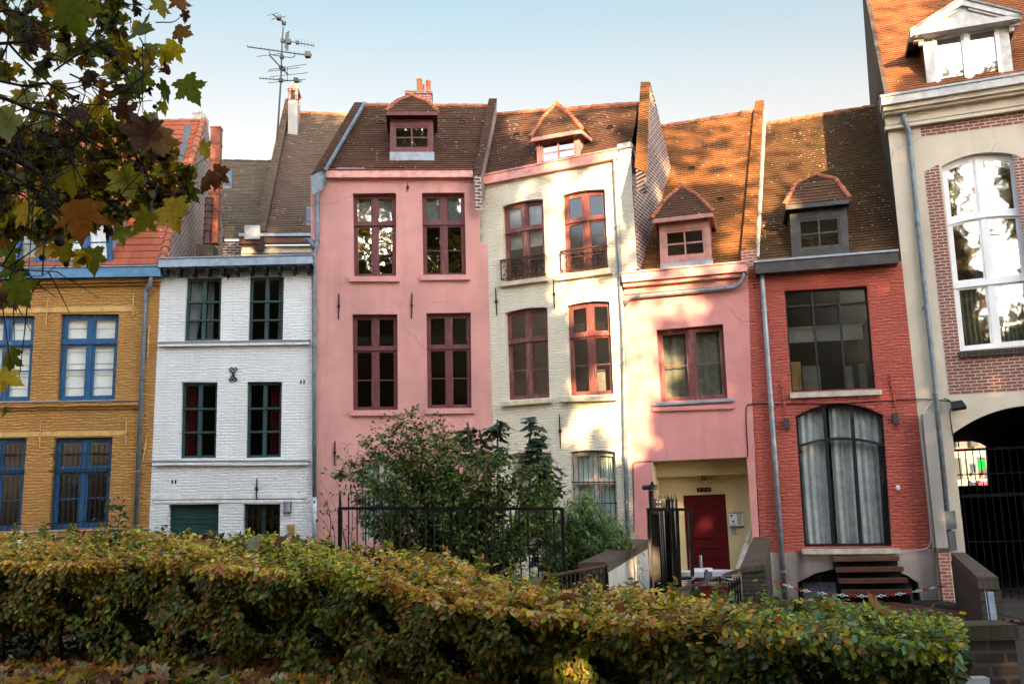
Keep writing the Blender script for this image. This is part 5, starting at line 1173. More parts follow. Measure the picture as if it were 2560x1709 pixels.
# cables
def cable(h,label,pts,r=.011,parts='cable'):
    P=[h.P(x,y,d) for x,y,d in pts]; c=P[0]; t=thing('wall_cable',label,'cable',h.w(c.x,c.y,c.z),-h.a); mb=MB(); mb.tube(smooth_path([p-c for p in P],.12),r,5); mb.build('cable',M['black'],t); return t
cable(RED,'black cable sagging across the red house front below the big window',[(1721,926.5,-.03),(1740,924,-.03),(1784,926,-.03),(1940,924.5,-.03),(2083,915.5,-.03),(2120,915,-.06),(2165,918,-.06),(2185,922,-.08),(2196,928,-.08)])
cable(SPK,'black cable running down the right edge of the rose house above the porch',[(1727,926,-.015),(1713,928,-.015),(1711,950,-.015),(1713,1000,-.015),(1716,1038,-.015),(1715,1047,-.015)])
cable(SPK,'thin black cable beside the downpipe on the rose house, left of the porch',[(1497,1057,-.012),(1460,1059,-.012),(1452,1064,-.012),(1453,1130,-.012),(1455,1200,-.012),(1452,1222,-.012)],.009)
t=cable(COR,'thin grey cable running down the side of the concrete buttress',[(2140,917,-.05),(2113,950,-.1),(2113,975,-.1),(2120,1050,-.1),(2131,1170,-.1),(2136,1240,-.1),(2128,1258,-.1),(2100,1261,-.1)],.012)
for c in t.children: c.data.materials[0]=M['plastic']
cable(COR,'bundle of black cables hanging below the flood light by the archway',[(2165,914,-.04),(2178,917,-.05),(2186,930,-.05),(2178,945,-.05),(2180,960,-.05),(2186,1000,-.03)],.014)
# wall lamps
for x,y,lab in ((1804.5,971,'black box lamp left of the arched glass door'),(2054.5,960.5,'black box lamp right of the arched glass door')):
    t,p=hthing(RED,'wall_lamp',lab,'lamp',x,y,-.05); t['group']='box lamps on the red house'; mb=MB(); mb.box(-.055,.055,-.05,.05,-.11,.11); mb.build('body',M['darkgrey'],t); mb=MB(); mb.box(-.04,.04,-.035,.035,-.116,-.1105); mb.build('lens',M['zincdark'],t)
t,p=hthing(RED,'door_bell','small white oval bell on the red wall right of the glass door','bell',2059.4,1118.6,-.02); mb=MB(); mb.sphere((0,0,0),.045,10,8,1.4); mb.build('cover',M['upvc'],t,True); mb=MB(); mb.box(-.015,.015,-.047,-.035,-.02,.02); mb.build('button',M['plastic'],t)
t,p=hthing(COR,'flood_light','black flood light tilted down on the beige wall above the archway','lamp',2197,928,-.2)
mb=MB(); mb.v=[];
for a,b in (((-.1,-.02,.05),(.12,-.06,-.0)),): 
    q=[(-.12,.06,.08),(.1,.06,.1),(.15,-.08,-.05),(-.12,-.08,-.08)]; k=(0,.05,.06)
    top=[V(x) for x in q]; bt=[V(x)+V((0,.07,-.05)) for x in q]; mb.face(top); mb.face(bt[::-1])
    for i in range(4): mb.face([top[i],bt[i],bt[(i+1)%4],top[(i+1)%4]])
mb.build('housing',M['blackplastic'],t); mb=MB(); mb.box(-.03,.03,.05,.2,-.01,.03); mb.build('bracket',M['black'],t)
t,p=hthing(WHI,'wall_light','half-round silver wall light with a black back, right of the barred cellar window','lamp',659,1162,-.06)
mb=MB(); 
for i in range(6):
    a0=math.pi*i/6;a1=math.pi*(i+1)/6; f=lambda a,z:(-.07*math.cos(a),-.06*math.sin(a)+.02,z); mb.face([f(a0,-.12),f(a1,-.12),f(a1,.13),f(a0,.13)])
mb.build('shade',M['silver'],t); mb=MB(); mb.box(-.085,.085,.02,.06,-.14,.13); mb.box(-.08,.08,-.045,.02,-.15,-.122); mb.build('back_plate',M['black'],t)
mb=MB(); mb.box(-.03,.03,-.06,-.0,-.17,-.151); mb.build('lens',M['upvc'],t)
t,p=hthing(WHI,'vent_grille','small brass slatted vent grille low on the white wall','vent',668,1214,-.02); mb=MB(); 
mb.box(-.09,-.07,-.03,.02,-.12,.12); mb.box(.07,.09,-.03,.02,-.12,.12)
for k in range(6): mb.box(-.07,.07,-.025,.0,-.12+k*.044,-.1+k*.044)
mb.build('slats',M['gold'],t)
# ---------------------------------------------------------------- passage gate and the street beyond
h=COR
def cR(x,y): return ((2200+x/2.57)/1.0898,(950+y/2.57)/1.0898)
M['matblack']=m_plain('matt_black_iron',(.006,.007,.009),.8,0,.3,spec=.1); GD=.75; q=h.P(*cR(520,1100),GD); gt=thing('passage_gate','tall black bar gate closing the dark archway','gate',h.w(q.x,GD,-.3),-h.a); ox=q.x
mb=MB(); u0=ua-.02; u1=ua+wa
for y,th in ((440,.05),(600,.025),(738,.07),(1035,.03),(1345,.05)):
    z=h.at(*cR(700,y),GD)[1]; mb.box(u0-ox,u1-ox,-.02,.02,z+.3-th/2,z+.3+th/2)
mb.build('rails',M['matblack'],gt)
mb=MB(); zt=h.at(*cR(700,440),GD)[1]
n=int((u1-u0)/.14)
for i in range(n): x=u0+.05+.14*i-ox; mb.tube([(x,0,.0),(x,0,zt+.3)],.011,5)
mb.build('bars',M['matblack'],gt)
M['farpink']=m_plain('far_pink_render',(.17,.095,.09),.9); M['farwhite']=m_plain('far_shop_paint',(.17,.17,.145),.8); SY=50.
def sp(x,y,dy=0): return atY(*cR(x,y),SY+dy)
a=sp(440,560); zg=1.2
bl=thing('town_house','far pink house with green shutters and a lit shop front, seen through the archway','house',(a.x+3,SY,zg))
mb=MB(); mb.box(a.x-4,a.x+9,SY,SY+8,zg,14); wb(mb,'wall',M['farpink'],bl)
for x0,x1,y0,y1 in ((560,612,300,425),(468,490,300,430),(690,740,300,430)):
    p=sp(x0,y0,-.05);q=sp(x1,y1,-.05); mb=MB(); mb.box(p.x,q.x,SY-.12,SY-.02,q.z,p.z); w_=mb.build('window',M['farwhite']); w_.parent=bl; 
    w_.data.transform(Matrix.Translation(-V(bl.location)))
    for s0,s1 in ((0,.28),(.72,1)): mb=MB(); mb.box(p.x+(q.x-p.x)*s0,p.x+(q.x-p.x)*s1,SY-.2,SY-.125,q.z,p.z); mb.v=[(x-bl.location.x,y-bl.location.y,z-bl.location.z) for x,y,z in mb.v]; mb.build('shutter',M['gshut'] if 'gshut' in M else M.setdefault('gshut',m_plain('green_shutter',(.06,.3,.16),.5)),w_)
    mb=MB(); 
    for k in range(9): 
        xx=p.x+(q.x-p.x)*k/8; mb.tube([(xx,SY-.4,q.z),(xx,SY-.4,q.z+.9)],.02,4)
    mb.tube([(p.x,SY-.4,q.z+.9),(q.x,SY-.4,q.z+.9)],.03,4); mb.v=[(x-bl.location.x,y-bl.location.y,z-bl.location.z) for x,y,z in mb.v]; mb.build('balcony',M['black'],w_)
p=sp(455,458);q=sp(700,680); M['lit']=m_emit('warm_shop_light',(1,.8,.5),.09); M['litg']=m_emit('green_sign',(.03,1,.1),.25)
mb=MB(); mb.box(p.x-1,q.x+2,SY-.3,SY-.02,q.z-.3,p.z); wb(mb,'shop_front',M['farwhite'],bl)
for k in range(9):
    x0=p.x-.7+k*.62; mb=MB(); mb.box(x0,x0+.4,SY-.36,SY-.305,q.z+.4,p.z-.35); wb(mb,'shop_window',M['lit'] if k%3!=2 else M['farwhite'],bl)
g_=sp(650,540,-1); mb=MB(); mb.box(g_.x-.18,g_.x+.18,SY-1.1,SY-1.,g_.z-.22,g_.z+.22); wb(mb,'sign',M['litg'],bl)
mb=MB(); mb.face([(a.x-12,31,zg),(a.x+14,31,zg),(a.x+14,60,zg),(a.x-12,60,zg)]); o=mb.build('street',M['cobflat']); o['kind']='structure'
M['skin']=m_plain('skin',(.5,.3,.22),.5,0,.05); M['hair']=m_plain('dark_hair',(.02,.014,.01),.6); M['navy']=m_plain('dark_jacket',(.012,.014,.022),.8); M['orangecloth']=m_plain('orange_bag',(.55,.13,.05),.7); M['plum']=m_plain('plum_coat',(.18,.03,.06),.8); M['denim']=m_plain('blue_jeans',(.06,.09,.16),.8)
def skin(name,verts,edges,rad,mat,parent,sub=1):
    me=bpy.data.meshes.new(name); me.from_pydata(verts,edges,[]); o=bpy.data.objects.new(name,me); COL.objects.link(o)
    md=o.modifiers.new('skin','SKIN')
    if not me.skin_vertices: me.attributes.new('skin_dummy','FLOAT','POINT')
    for v,r in zip(me.skin_vertices[0].data,rad): v.radius=r
    me.skin_vertices[0].data[0].use_root=True
    o.modifiers.new('sub','SUBSURF').levels=sub; o.modifiers['sub'].render_levels=sub
    dg=bpy.context.evaluated_depsgraph_get(); m2=bpy.data.meshes.new_from_object(o.evaluated_get(dg)); bpy.data.objects.remove(o)
    m2.materials.clear(); m2.materials.append(mat); m2.polygons.foreach_set('use_smooth',[True]*len(m2.polygons)); o=bpy.data.objects.new(name,m2); COL.objects.link(o)
    if parent: o.parent=parent
    return o
def skinmesh_ok():
    me=bpy.data.meshes.new('t'); me.from_pydata([(0,0,0),(0,0,1)],[(0,1)],[]); o=bpy.data.objects.new('t',me); o.modifiers.new('s','SKIN'); r=len(me.skin_vertices); bpy.data.objects.remove(o); return r
def person(loc,label,jacket,rz=0,bag=False):
    t=thing('person',label,'person',loc,rz,'people in the street beyond the archway')
    vb=[(0,0,.95),(0,0,1.2),(0,.01,1.42),(0,.01,1.52),(0,-.01,1.62),(0,-.01,1.74),(-.19,0,1.4),(-.24,.02,1.12),(-.22,-.08,.88),(-.22,-.1,.8),(.19,0,1.4),(.24,.02,1.12),(.22,-.08,.88),(.22,-.1,.8),(-.1,0,.9),(-.11,-.02,.5),(-.11,.02,.08),(-.11,-.12,.04),(.1,0,.9),(.11,-.02,.5),(.11,.02,.08),(.11,-.12,.04)]
    eb=[(0,1),(1,2),(2,3),(3,4),(4,5),(2,6),(6,7),(7,8),(8,9),(2,10),(10,11),(11,12),(12,13),(0,14),(14,15),(15,16),(16,17),(0,18),(18,19),(19,20),(20,21)]
    R_=[(.15,.1),(.14,.1),(.15,.1),(.055,.055),(.085,.1),(.07,.085),(.06,.06),(.045,.045),(.035,.035),(.03,.03),(.06,.06),(.045,.045),(.035,.035),(.03,.03),(.09,.09),(.065,.065),(.045,.045),(.04,.03),(.09,.09),(.065,.065),(.045,.045),(.04,.03)]
    skin('body',vb,eb,R_,M['skin'],t)
    skin('jacket',[vb[i] for i in (0,1,2,6,7,8,10,11,12)],[(0,1),(1,2),(2,3),(3,4),(4,5),(2,6),(6,7),(7,8)],[(.19,.14),(.18,.135),(.17,.125),(.085,.085),(.07,.07),(.055,.055),(.085,.085),(.07,.07),(.055,.055)],jacket,t)
    skin('trousers',[vb[i] for i in (0,14,15,16,18,19,20)],[(0,1),(1,2),(2,3),(0,4),(4,5),(5,6)],[(.16,.12),(.11,.11),(.085,.085),(.065,.065),(.11,.11),(.085,.085),(.065,.065)],M['denim'],t)
    mb=MB(); mb.sphere((0,.02,1.72),.105,10,7,1.05); mb.build('hair',M['hair'],t,True)
    if bag: mb=MB(); mb.box(.18,.34,.02,.2,1.05,1.35); mb.build('bag',M['orangecloth'],t)
try:
    for x,lab,j,b in ((590,'person in a dark jacket with an orange bag, seen through the archway',M['navy'],True),(655,'person in a plum coat, seen through the archway under the green sign',M['plum'],False)):
        p=sp(x,600,-4); person((p.x,p.y,zg),lab,j,math.pi*.1,b)
except Exception as ex: print('PERSON',ex)
# ---------------------------------------------------------------- bicycle
p=gp(715,1075,12.6); by=12.6; bk=thing('bicycle','bicycle with black handlebar grips and a red rear basket, parked behind the hedge','bicycle',(p.x,by,gz(p.x,by)),.12)
g0=gz(p.x,by); hz=p.z-g0
def bb(mb,name,mat,par=bk,smooth=True): return mb.build(name,M[mat],par,smooth)
def wheel(y):
    mb=MB(); n=24; mb.tube([(0,y+.33*math.cos(2*math.pi*i/n),.34+.33*math.sin(2*math.pi*i/n)) for i in range(n+1)],.02,6,0,False); w=bb(mb,'wheel','black')
    mb=MB()
    for i in range(14): a=2*math.pi*i/14; mb.tube([(.02*(-1)**i,y,.34),(0,y+.31*math.cos(a),.34+.31*math.sin(a))],.002,3)
    mb.tube([(-.04,y,.34),(.04,y,.34)],.02,6); mb.build('spokes',M['silver'],w)
wheel(-.15); wheel(.92)
mb=MB()
for a,b,r in (((0,.0,hz-.12),(0,.03,hz-.22),.02),((0,.03,hz-.22),(0,.4,.36),.02),((0,.4,.36),(0,.62,.78),.017),((0,.03,hz-.15),(0,.6,.75),.018),((.05,.4,.36),(.05,.92,.34),.01),((-.05,.4,.36),(-.05,.92,.34),.01),((.05,.6,.74),(.05,.92,.34),.01),((-.05,.6,.74),(-.05,.92,.34),.01),((.05,.01,hz-.3),(.05,-.15,.34),.012),((-.05,.01,hz-.3),(-.05,-.15,.34),.012),((.05,.01,hz-.3),(-.05,.01,hz-.3),.014)): mb.tube([a,b],r,7)
bb(mb,'frame','doorred')
mb=MB(); mb.tube([(-.33,.05,hz-.01),(-.16,.0,hz+.01),(0,-.02,hz-.01),(.16,.0,hz+.02),(.33,.05,hz+.0)],.013,7); mb.tube([(0,0,hz-.14),(0,-.02,hz)],.014,6); bar=bb(mb,'handlebar','silver')
for s in (-1,1):
    mb=MB(); mb.tube([(s*.33,.05,hz),(s*.2,.015,hz+.005)],.022,8); mb.build('grip',M['blackplastic'],bar); mb=MB(); mb.tube([(s*.17,-.03,hz),(s*.24,-.07,hz-.02),(s*.31,-.05,hz-.035)],.009,5); mb.build('brake_lever',M['silver'],bar)
mb=MB(); mb.box(-.045,.045,-.08,-.01,hz-.02,hz+.075); bb(mb,'lamp','zincdark',smooth=False); mb=MB(); mb.sphere((-.02,-.05,hz+.085),.025,8,6); bb(mb,'lamp_button','chainred')
mb=MB(); mb.tube([(0,.62,.78),(0,.63,.84)],.014,6); mb.v+=[]; mb.sphere((0,.66,.86),.09,8,5,.35); bb(mb,'saddle','blackplastic')
mb=MB(); mb.box(-.16,.16,-.32,-.1,hz-.34,hz-.1); mb.box(-.17,.17,-.33,-.09,hz-.1,hz-.08); bb(mb,'basket','doorred',smooth=False)
# white box at the foot of the wall
a=atY(2234,1552,7.4); t=thing('utility_box','small pale box at the foot of the dark brick wall, bottom right','box',(a.x,a.y,-.6)); mb=MB(); mb.box(-.09,.09,-.05,.05,0,a.z+.6+.0); mb.build('case',M['greypaint'],t); mb=MB(); mb.box(-.075,.075,-.056,-.0505,.1,a.z+.56); mb.build('lid',M['upvc'],t)
# ---------------------------------------------------------------- foliage helpers
def leafmesh(name,tm,faces,pos,R,sc,col,mat,parent=None):
    """many leaves in one mesh. tm (n,3) template, faces (m,3), pos (N,3), R (N,3,3), sc (N,), col (N,3) or (N,n,3)"""
    pos=np.asarray(pos,float); Nn=len(pos); tm=np.asarray(tm,float); n=len(tm); faces=np.asarray(faces)
    v=np.einsum('nij,kj->nki',R,tm)*np.asarray(sc)[:,None,None]+pos[:,None,:]
    if parent is not None: v=v-np.array(parent.location)[None,None,:]
    f=(faces[None]+(np.arange(Nn)*n)[:,None,None]).reshape(-1,3)
    me=bpy.data.meshes.new(name); me.vertices.add(Nn*n); me.vertices.foreach_set('co',v.astype(np.float32).ravel())
    me.loops.add(len(f)*3); me.loops.foreach_set('vertex_index',f.astype(np.int32).ravel())
    me.polygons.add(len(f)); me.polygons.foreach_set('loop_start',np.arange(0,len(f)*3,3,dtype=np.int32)); me.polygons.foreach_set('use_smooth',np.ones(len(f),bool))
    col=np.asarray(col,float)
    if col.ndim==2: col=np.repeat(col[:,None,:],n,1)
    c4=np.ones((Nn*n,4),np.float32); c4[:,:3]=col.reshape(-1,3); at=me.attributes.new('Col','FLOAT_COLOR','POINT'); at.data.foreach_set('color',c4.ravel())
    me.materials.append(mat); me.update(); me.validate()
    o=bpy.data.objects.new(name,me); COL.objects.link(o)
    if parent is not None: o.parent=parent
    return o
def nrm(a): return a/np.maximum(np.linalg.norm(a,axis=-1,keepdims=True),1e-9)
def rotm(ydir,ndir,roll=None):
    """rotation with leaf axis (+y) along ydir and leaf normal (+z) close to ndir"""
    y=nrm(np.asarray(ydir,float)); z=np.asarray(ndir,float); z=nrm(z-y*np.sum(z*y,-1,keepdims=True)); x=np.cross(y,z)
    return np.stack([x,y,z],-1)
HB=np.array([(0,0,0),(-.27,.34,.05),(-.22,.7,.06),(0,1,-.03),(.22,.7,.06),(.27,.34,.05),(0,.36,-.02),(0,.7,-.03)])
HF=[(0,6,1),(0,5,6),(1,6,7),(1,7,2),(6,5,4),(6,4,7),(2,7,3),(7,4,3)]
SL=np.array([(0,0,0),(-.13,.4,.02),(0,1,-.06),(.13,.4,.02),(0,.45,-.01)]); SLF=[(0,4,1),(0,3,4),(1,4,2),(4,3,2)]
half=[(.0,.0),(.1,-.06),(.2,-.1),(.26,-.03),(.36,-.06),(.49,.03),(.4,.1),(.42,.17),(.33,.21),(.4,.3),(.5,.33),(.53,.43),(.66,.52),(.52,.53),(.5,.6),(.41,.57),(.36,.63),(.24,.53),(.25,.64),(.28,.72),(.2,.76),(.19,.85),(.12,.87),(.07,.96)]
outl=half+[(0,1.1)]+[(-x,y) for x,y in half[::-1][:-1]]
PLt=np.array([(0,.33,0)]+[(x,y,0) for x,y in outl]); npl=len(outl); PLF=[(0,1+i,1+(i+1)%npl) for i in range(npl)]
# inner ring makes the leaf bendable
inn=[(x*.55,.33+(y-.33)*.55) for x,y in outl]
PL=np.array([(0,.33,0)]+[(x,y,0) for x,y in inn]+[(x,y,0) for x,y in outl]); PLF=[]
for i in range(npl):
    j=(i+1)%npl; PLF+=[(0,1+i,1+j),(1+i,1+npl+i,1+npl+j),(1+i,1+npl+j,1+j)]
def plvar(k):
    r=np.random.default_rng(k); t=PL.copy(); x,y=t[:,0],t[:,1]
    c1,c2,c3=[(.25,-.2,.06),(-.45,.15,.1),(.7,.5,.12),(-.9,-.3,.16),(1.3,.6,.22),(-1.6,.9,.25)][k]
    t[:,2]=c1*np.abs(x)**1.5+c2*(y-.35)**2+c3*np.sin(7*x+r.random()*6)*np.cos(6*y+r.random()*6)*(np.abs(x)+.3)
    if k>=3: # curled: draw the edges in
        s=.85-.35*(k-3)/3; t[:,0]*=s
    t[:,2]-=t[0,2]; return t
PV=[plvar(k) for k in range(6)]
G=lambda *c: np.array(c)
LC=dict(g=G(.07,.105,.014),dg=G(.04,.075,.015),y=G(.3,.22,.025),yg=G(.16,.17,.02),o=G(.33,.14,.02),b=G(.13,.055,.025),db=G(.05,.024,.018),p=G(.34,.33,.22),gg=G(.15,.19,.13),lg=G(.17,.24,.035),bg=G(.06,.12,.075),r=G(.24,.07,.025),t=G(.28,.17,.075))
M['leaf']=m_leaf('beech_leaf',.3,.52); M['pleaf']=m_leaf('plane_leaf',.52,.55); M['gleaf']=m_leaf('shrub_leaf',.25,.4); M['back']=m_leaf('crown_leaf',.45,.6)
M['bark']=m_plain('bark',(.05,.04,.032),.9,var=.5,scale=9,bmp=.01); M['twig']=m_plain('twig',(.035,.024,.018),.85,var=.4)
def jitter(c,a=.18): return np.clip(c*(1+rng.normal(0,a,(len(c),1)))*(1+rng.normal(0,a*.5,c.shape)),.002,.9)
def pick(keys,w,n):
    w=np.array(w,float); i=rng.choice(len(keys),n,p=w/w.sum()); return np.array([LC[k] for k in keys])[i]
# ---------------------------------------------------------------- plane tree over the camera's left
tr=thing('plane_tree','autumn plane tree whose leafy branch hangs in from the top left','tree',(-6.2,1.6,.1))
mb=MB(); mb.tube([(-6.2,1.6,-.3),(-6.25,1.6,1.5),(-6.1,1.7,4.),(-6.2,1.7,7.5),(-6.,1.5,12)],[.34,.27,.23,.19,.08],12); wb(mb,'trunk',M['bark'],tr,True)
def cc(x,y): return (x/2.9987,y/2.9987)
def c1(x,y,Y): q=cc(x,y); return atY(q[0],q[1],Y)
BR=[([(-1100,900,3.4),(-500,960,4.1),(0,1030,4.5),(150,1120,4.6),(270,1190,4.7)],.05,.022),([(270,1190,4.7),(330,1300,4.8),(420,1390,4.8),(520,1470,4.8)],.016,.006),
 ([(-300,600,4.3),(0,660,4.5),(250,770,4.6),(430,800,4.7),(640,1000,4.8),(920,1110,4.9)],.022,.008),([(920,1110,4.9),(1000,1170,4.9),(1150,1195,5.),(1350,1140,5.),(1465,1045,5.)],.008,.003),
 ([(-300,480,4.6),(0,560,4.7),(200,600,4.8),(320,560,4.8),(420,640,4.8),(560,720,4.9),(800,720,5.),(1050,690,5.)],.014,.004),([(-200,-200,4.6),(60,0,4.7),(60,300,4.7),(0,420,4.8)],.016,.008),
 ([(-200,320,4.5),(0,300,4.5),(180,290,4.5),(310,240,4.5)],.018,.006),([(60,300,4.6),(130,380,4.6),(250,500,4.6),(420,640,4.7),(620,760,4.7)],.013,.005),([(370,490,4.8),(510,390,4.9),(600,290,4.9),(660,210,4.9),(700,40,4.9)],.009,.006),
 ([(480,510,4.8),(650,590,4.9),(760,640,4.9),(900,600,5.),(1000,500,5.),(1030,460,5.)],.009,.003),([(960,260,5.),(1000,330,5.),(1040,410,5.),(1110,480,5.)],.007,.004),([(1070,155,5.),(1200,155,5.),(1250,110,5.),(1300,70,5.)],.006,.002),
 ([(880,-60,4.9),(940,20,4.9),(1010,70,5.)],.006,.003),([(940,810,4.9),(970,700,4.9),(1000,660,4.9)],.005,.002),([(150,850,4.6),(300,960,4.6),(450,1040,4.7),(620,1150,4.8),(760,1290,4.8)],.012,.004),([(0,1010,4.4),(200,1060,4.5),(330,1000,4.5),(480,1080,4.6)],.01,.004),
 ([(-200,1750,4.1),(0,1820,4.3),(110,1860,4.4),(200,1900,4.4),(300,1900,4.5),(390,1820,4.6)],.009,.003),([(640,1380,4.8),(700,1470,4.8),(760,1560,4.8)],.006,.003),([(330,1300,4.8),(360,1450,4.8),(350,1600,4.8)],.006,.003),([(-150,1380,4.5),(60,1300,4.5),(240,1290,4.5)],.01,.004),
 ([(1150,1195,5.),(1230,1280,5.),(1290,1400,5.)],.004,.002),([(560,720,4.9),(590,640,4.9),(580,540,4.9)],.006,.003),([(-200,130,4.6),(80,60,4.6),(220,120,4.6),(340,230,4.6)],.01,.004),([(-300,1050,4.2),(0,1160,4.4),(180,1270,4.5),(300,1380,4.6),(420,1520,4.6)],.014,.005)]
mb=MB(); BP=[]
for pts,r0,r1 in BR:
    P=[c1(*p) for p in pts]; P=smooth_path(P,.12,3); mb.tube(P,[.6*(r0+(r1-r0)*i/(len(P)-1)) for i in range(len(P))],6); BP+=P+[P[i].lerp(P[i+1],f) for i in range(len(P)-1) for f in (.33,.66)]
T0=V((-6.15,1.65,4.2))
for pts,r0,r1 in BR:
    if pts[0][0]<-100: 
        a=c1(*pts[0]); q=T0.lerp(a,.5)+V((0,0,.35)); mb.tube(smooth_path([T0,q,a],.6,4),[max(.05,r0*1.2)]+[r0*.9]*5+[r0*.6],7)

random.seed(77); nb0=len(BP)
for i in range(150):
    b=random.choice(BP[:nb0])
    if not (-2.7<b.x<-.6): continue
    d=V((random.gauss(.25,.6),random.gauss(0,.3),random.gauss(-.05,.6))).normalized()*random.uniform(.2,.5); e=b+d
    if e.x/e.y>-.39: continue
    k=b.lerp(e,.5)+V((0,0,random.uniform(-.04,.06))); mb.tube([b,k,e],[.004,.003,.0016],5); BP+=[b.lerp(k,.5),k,k.lerp(e,.5),e]
STK=mb; BA=np.array([tuple(p) for p in BP])
LV=[]  # x,y,size(crop px),colour keys, variant
def L_(x,y,s,c,v=None,a=None): LV.append((x,y,s,c,v,a))
for a in ((520,110,330,'g',0),(770,90,210,'g',0),(960,210,260,'g',0),(1110,60,150,'yg',1),(1240,25,150,'o',1),(1275,120,90,'b',4),(1260,225,150,'o',1),(1180,350,170,'y',2),(1040,360,140,'g',0),(1000,440,150,'o',1),(1160,500,120,'b',4),(960,560,200,'g',0),(1130,640,170,'dg',0),(1310,620,210,'g',0),(1130,745,100,'yg',3),(860,640,190,'g',0),(780,480,170,'yg',0),(600,540,160,'b',3),(680,640,190,'o',3),(540,330,140,'g',0),(450,390,160,'gg',4),(170,150,180,'g',0),(340,90,130,'y',1),(190,300,200,'db',3),(60,200,140,'yg',0),(570,430,110,'o',3),(720,770,170,'y',2),(540,780,190,'b',3),(870,790,200,'b',3),(1030,820,110,'yg',0),(1085,830,120,'p',4),(1000,950,270,'b',2),(1100,980,250,'o',1),(1200,1050,160,'g',1),(1410,1040,150,'yg',1),(1500,1215,170,'r',4),(1420,1240,170,'r',3),(1330,1230,160,'g',2),(920,1270,210,'gg',2),(1080,1380,200,'p',4),(820,1100,210,'yg',4),(1200,1440,210,'y',0),(1300,1340,150,'g',3),(760,1290,160,'b',4),(500,1250,220,'yg',0),(240,1330,170,'y',2),(540,1480,330,'o',2),(60,880,250,'gg',2),(200,660,190,'gg',3),(270,850,170,'gg',5),(180,1480,210,'y',1),(680,760,150,'y',2),(1130,400,120,'yg',1),(770,180,150,'bg',4),(1010,620,80,'db',5),(940,390,90,'b',4),(830,300,150,'b',5),(840,480,140,'db',5),
 (180,1510,210,'y',1),(390,1560,180,'yg',1),(60,1740,150,'g',0),(340,1730,170,'y',0),(440,1750,160,'yg',0),(560,1770,150,'y',2),(640,1790,190,'g',0),(860,1600,160,'g',1),(1180,1500,200,'y',0),(980,1520,190,'yg',1),(700,1490,160,'y',0),(40,1640,150,'o',2),(130,2010,230,'g',1),(40,2090,140,'o',2),(150,2000,150,'p',5),(60,2470,190,'g',1),(70,2600,170,'y',1),(110,1880,180,'dg',2),(230,1950,90,'db',5),(80,2060,140,'b',3),(30,2830,70,'g',5),(480,1640,130,'y',1),(760,1600,130,'db',5),(870,1270,230,'yg',2),(250,200,130,'b',4),(680,70,150,'dg',0),(40,60,90,'yg',1),(20,500,150,'b',3),(100,480,110,'y',1),(380,730,120,'b',4),(60,1210,130,'yg',1)): L_(*a)
poly=[(-60,-40),(900,-40),(960,120),(900,300),(1020,420),(950,640),(840,700),(640,560),(560,650),(700,800),(1000,880),(1180,1000),(1330,1180),(1330,1380),(1230,1500),(900,1480),(700,1560),(420,1640),(-60,1640)]
random.seed(21); k=0
while k<900:
    x=random.uniform(-60,1340);y=random.uniform(-40,1640)
    if not inpoly(x,y,poly): continue
    if y<830 and random.random()<(.72 if (280<y and x<640) or y>640 else .55): continue   # gaps of sky
    L_(x,y,random.choice([random.uniform(55,110),random.uniform(70,150)]),random.choices(['g','yg','y','o','b','db','gg','dg','p'],[6,9,6,3,4,3,.6,2,.5])[0]); k+=1
by={}
for (x,y,s,c,v,a) in LV:
    size=random.uniform(.15,.23); Y=size*FOC/(s/2.7516)*.92; Y=min(6.2,max(3.3,Y)); size=s/2.7516*Y/FOC*1.02
    if v is None: v=random.choices([0,1,2,3,4,5],[3,3,3,3.5,3,3])[0] if c not in('b','db') else random.choice([3,4,5,5])
    by.setdefault(v,[]).append((c1(x,y,Y),size,c))
allp=[];allR=[];alls=[];allc=[]; fl=thing
lo=None
for v,lst in by.items():
    n=len(lst); pos=np.array([tuple(p) for p,_,_ in lst]); sc=np.array([s for _,s,_ in lst])
    yd=np.stack([rng.normal(0,.55,n)+.1,rng.normal(0,.3,n),-np.abs(rng.normal(.8,.4,n))],-1); nd=np.stack([rng.normal(0,.45,n),-np.ones(n),rng.normal(.25,.4,n)],-1)
    R=rotm(yd,nd); pos=pos-np.einsum('nij,j->ni',R,np.array([0,.45,0]))*sc[:,None]
    base=jitter(np.array([LC[c] for _,_,c in lst]),.16); rad=np.linalg.norm(PL[:,:2]-np.array([0,.33]),axis=1)/.75; edge=np.clip((rad-.55)/.5,0,1)
    brn=rng.random(n)**2*.8; gm=np.array([c_ in('g','yg','y','dg','lg','bg','gg') for _,_,c_ in lst]); base=np.clip(base*np.where(gm[:,None],np.array([[2.7,2.25,1.1]]),np.array([[.95,.95,.95]])),0,.8); col=base[:,None,:]*(1-edge[None,:,None]*brn[:,None,None])+np.array([.14,.06,.02])[None,None]*(edge[None,:,None]*brn[:,None,None])
    # paler veins along the lobes
    leafmesh('leaves',PV[v],PLF,pos,R,sc,col,M['pleaf'],tr)
    for i in range(n):
        p=V(pos[i]); d2=((BA-pos[i])**2).sum(1); q=V(BA[d2.argmin()])
        if (q-p).length>.26: continue
        mid=p.lerp(q,.5)+V((random.gauss(0,.02),random.gauss(0,.02),.05+.12*(q-p).length)); STK.tube([p,p.lerp(mid,.5)+V((0,0,.02)),mid,q],[.0013,.0017,.0022,.003],4,0,False)
wb(STK,'branches',M['twig'],tr,True)
M['seed']=m_plain('seed_ball',(.035,.024,.016),.95,var=.5,scale=60,bmp=.006)
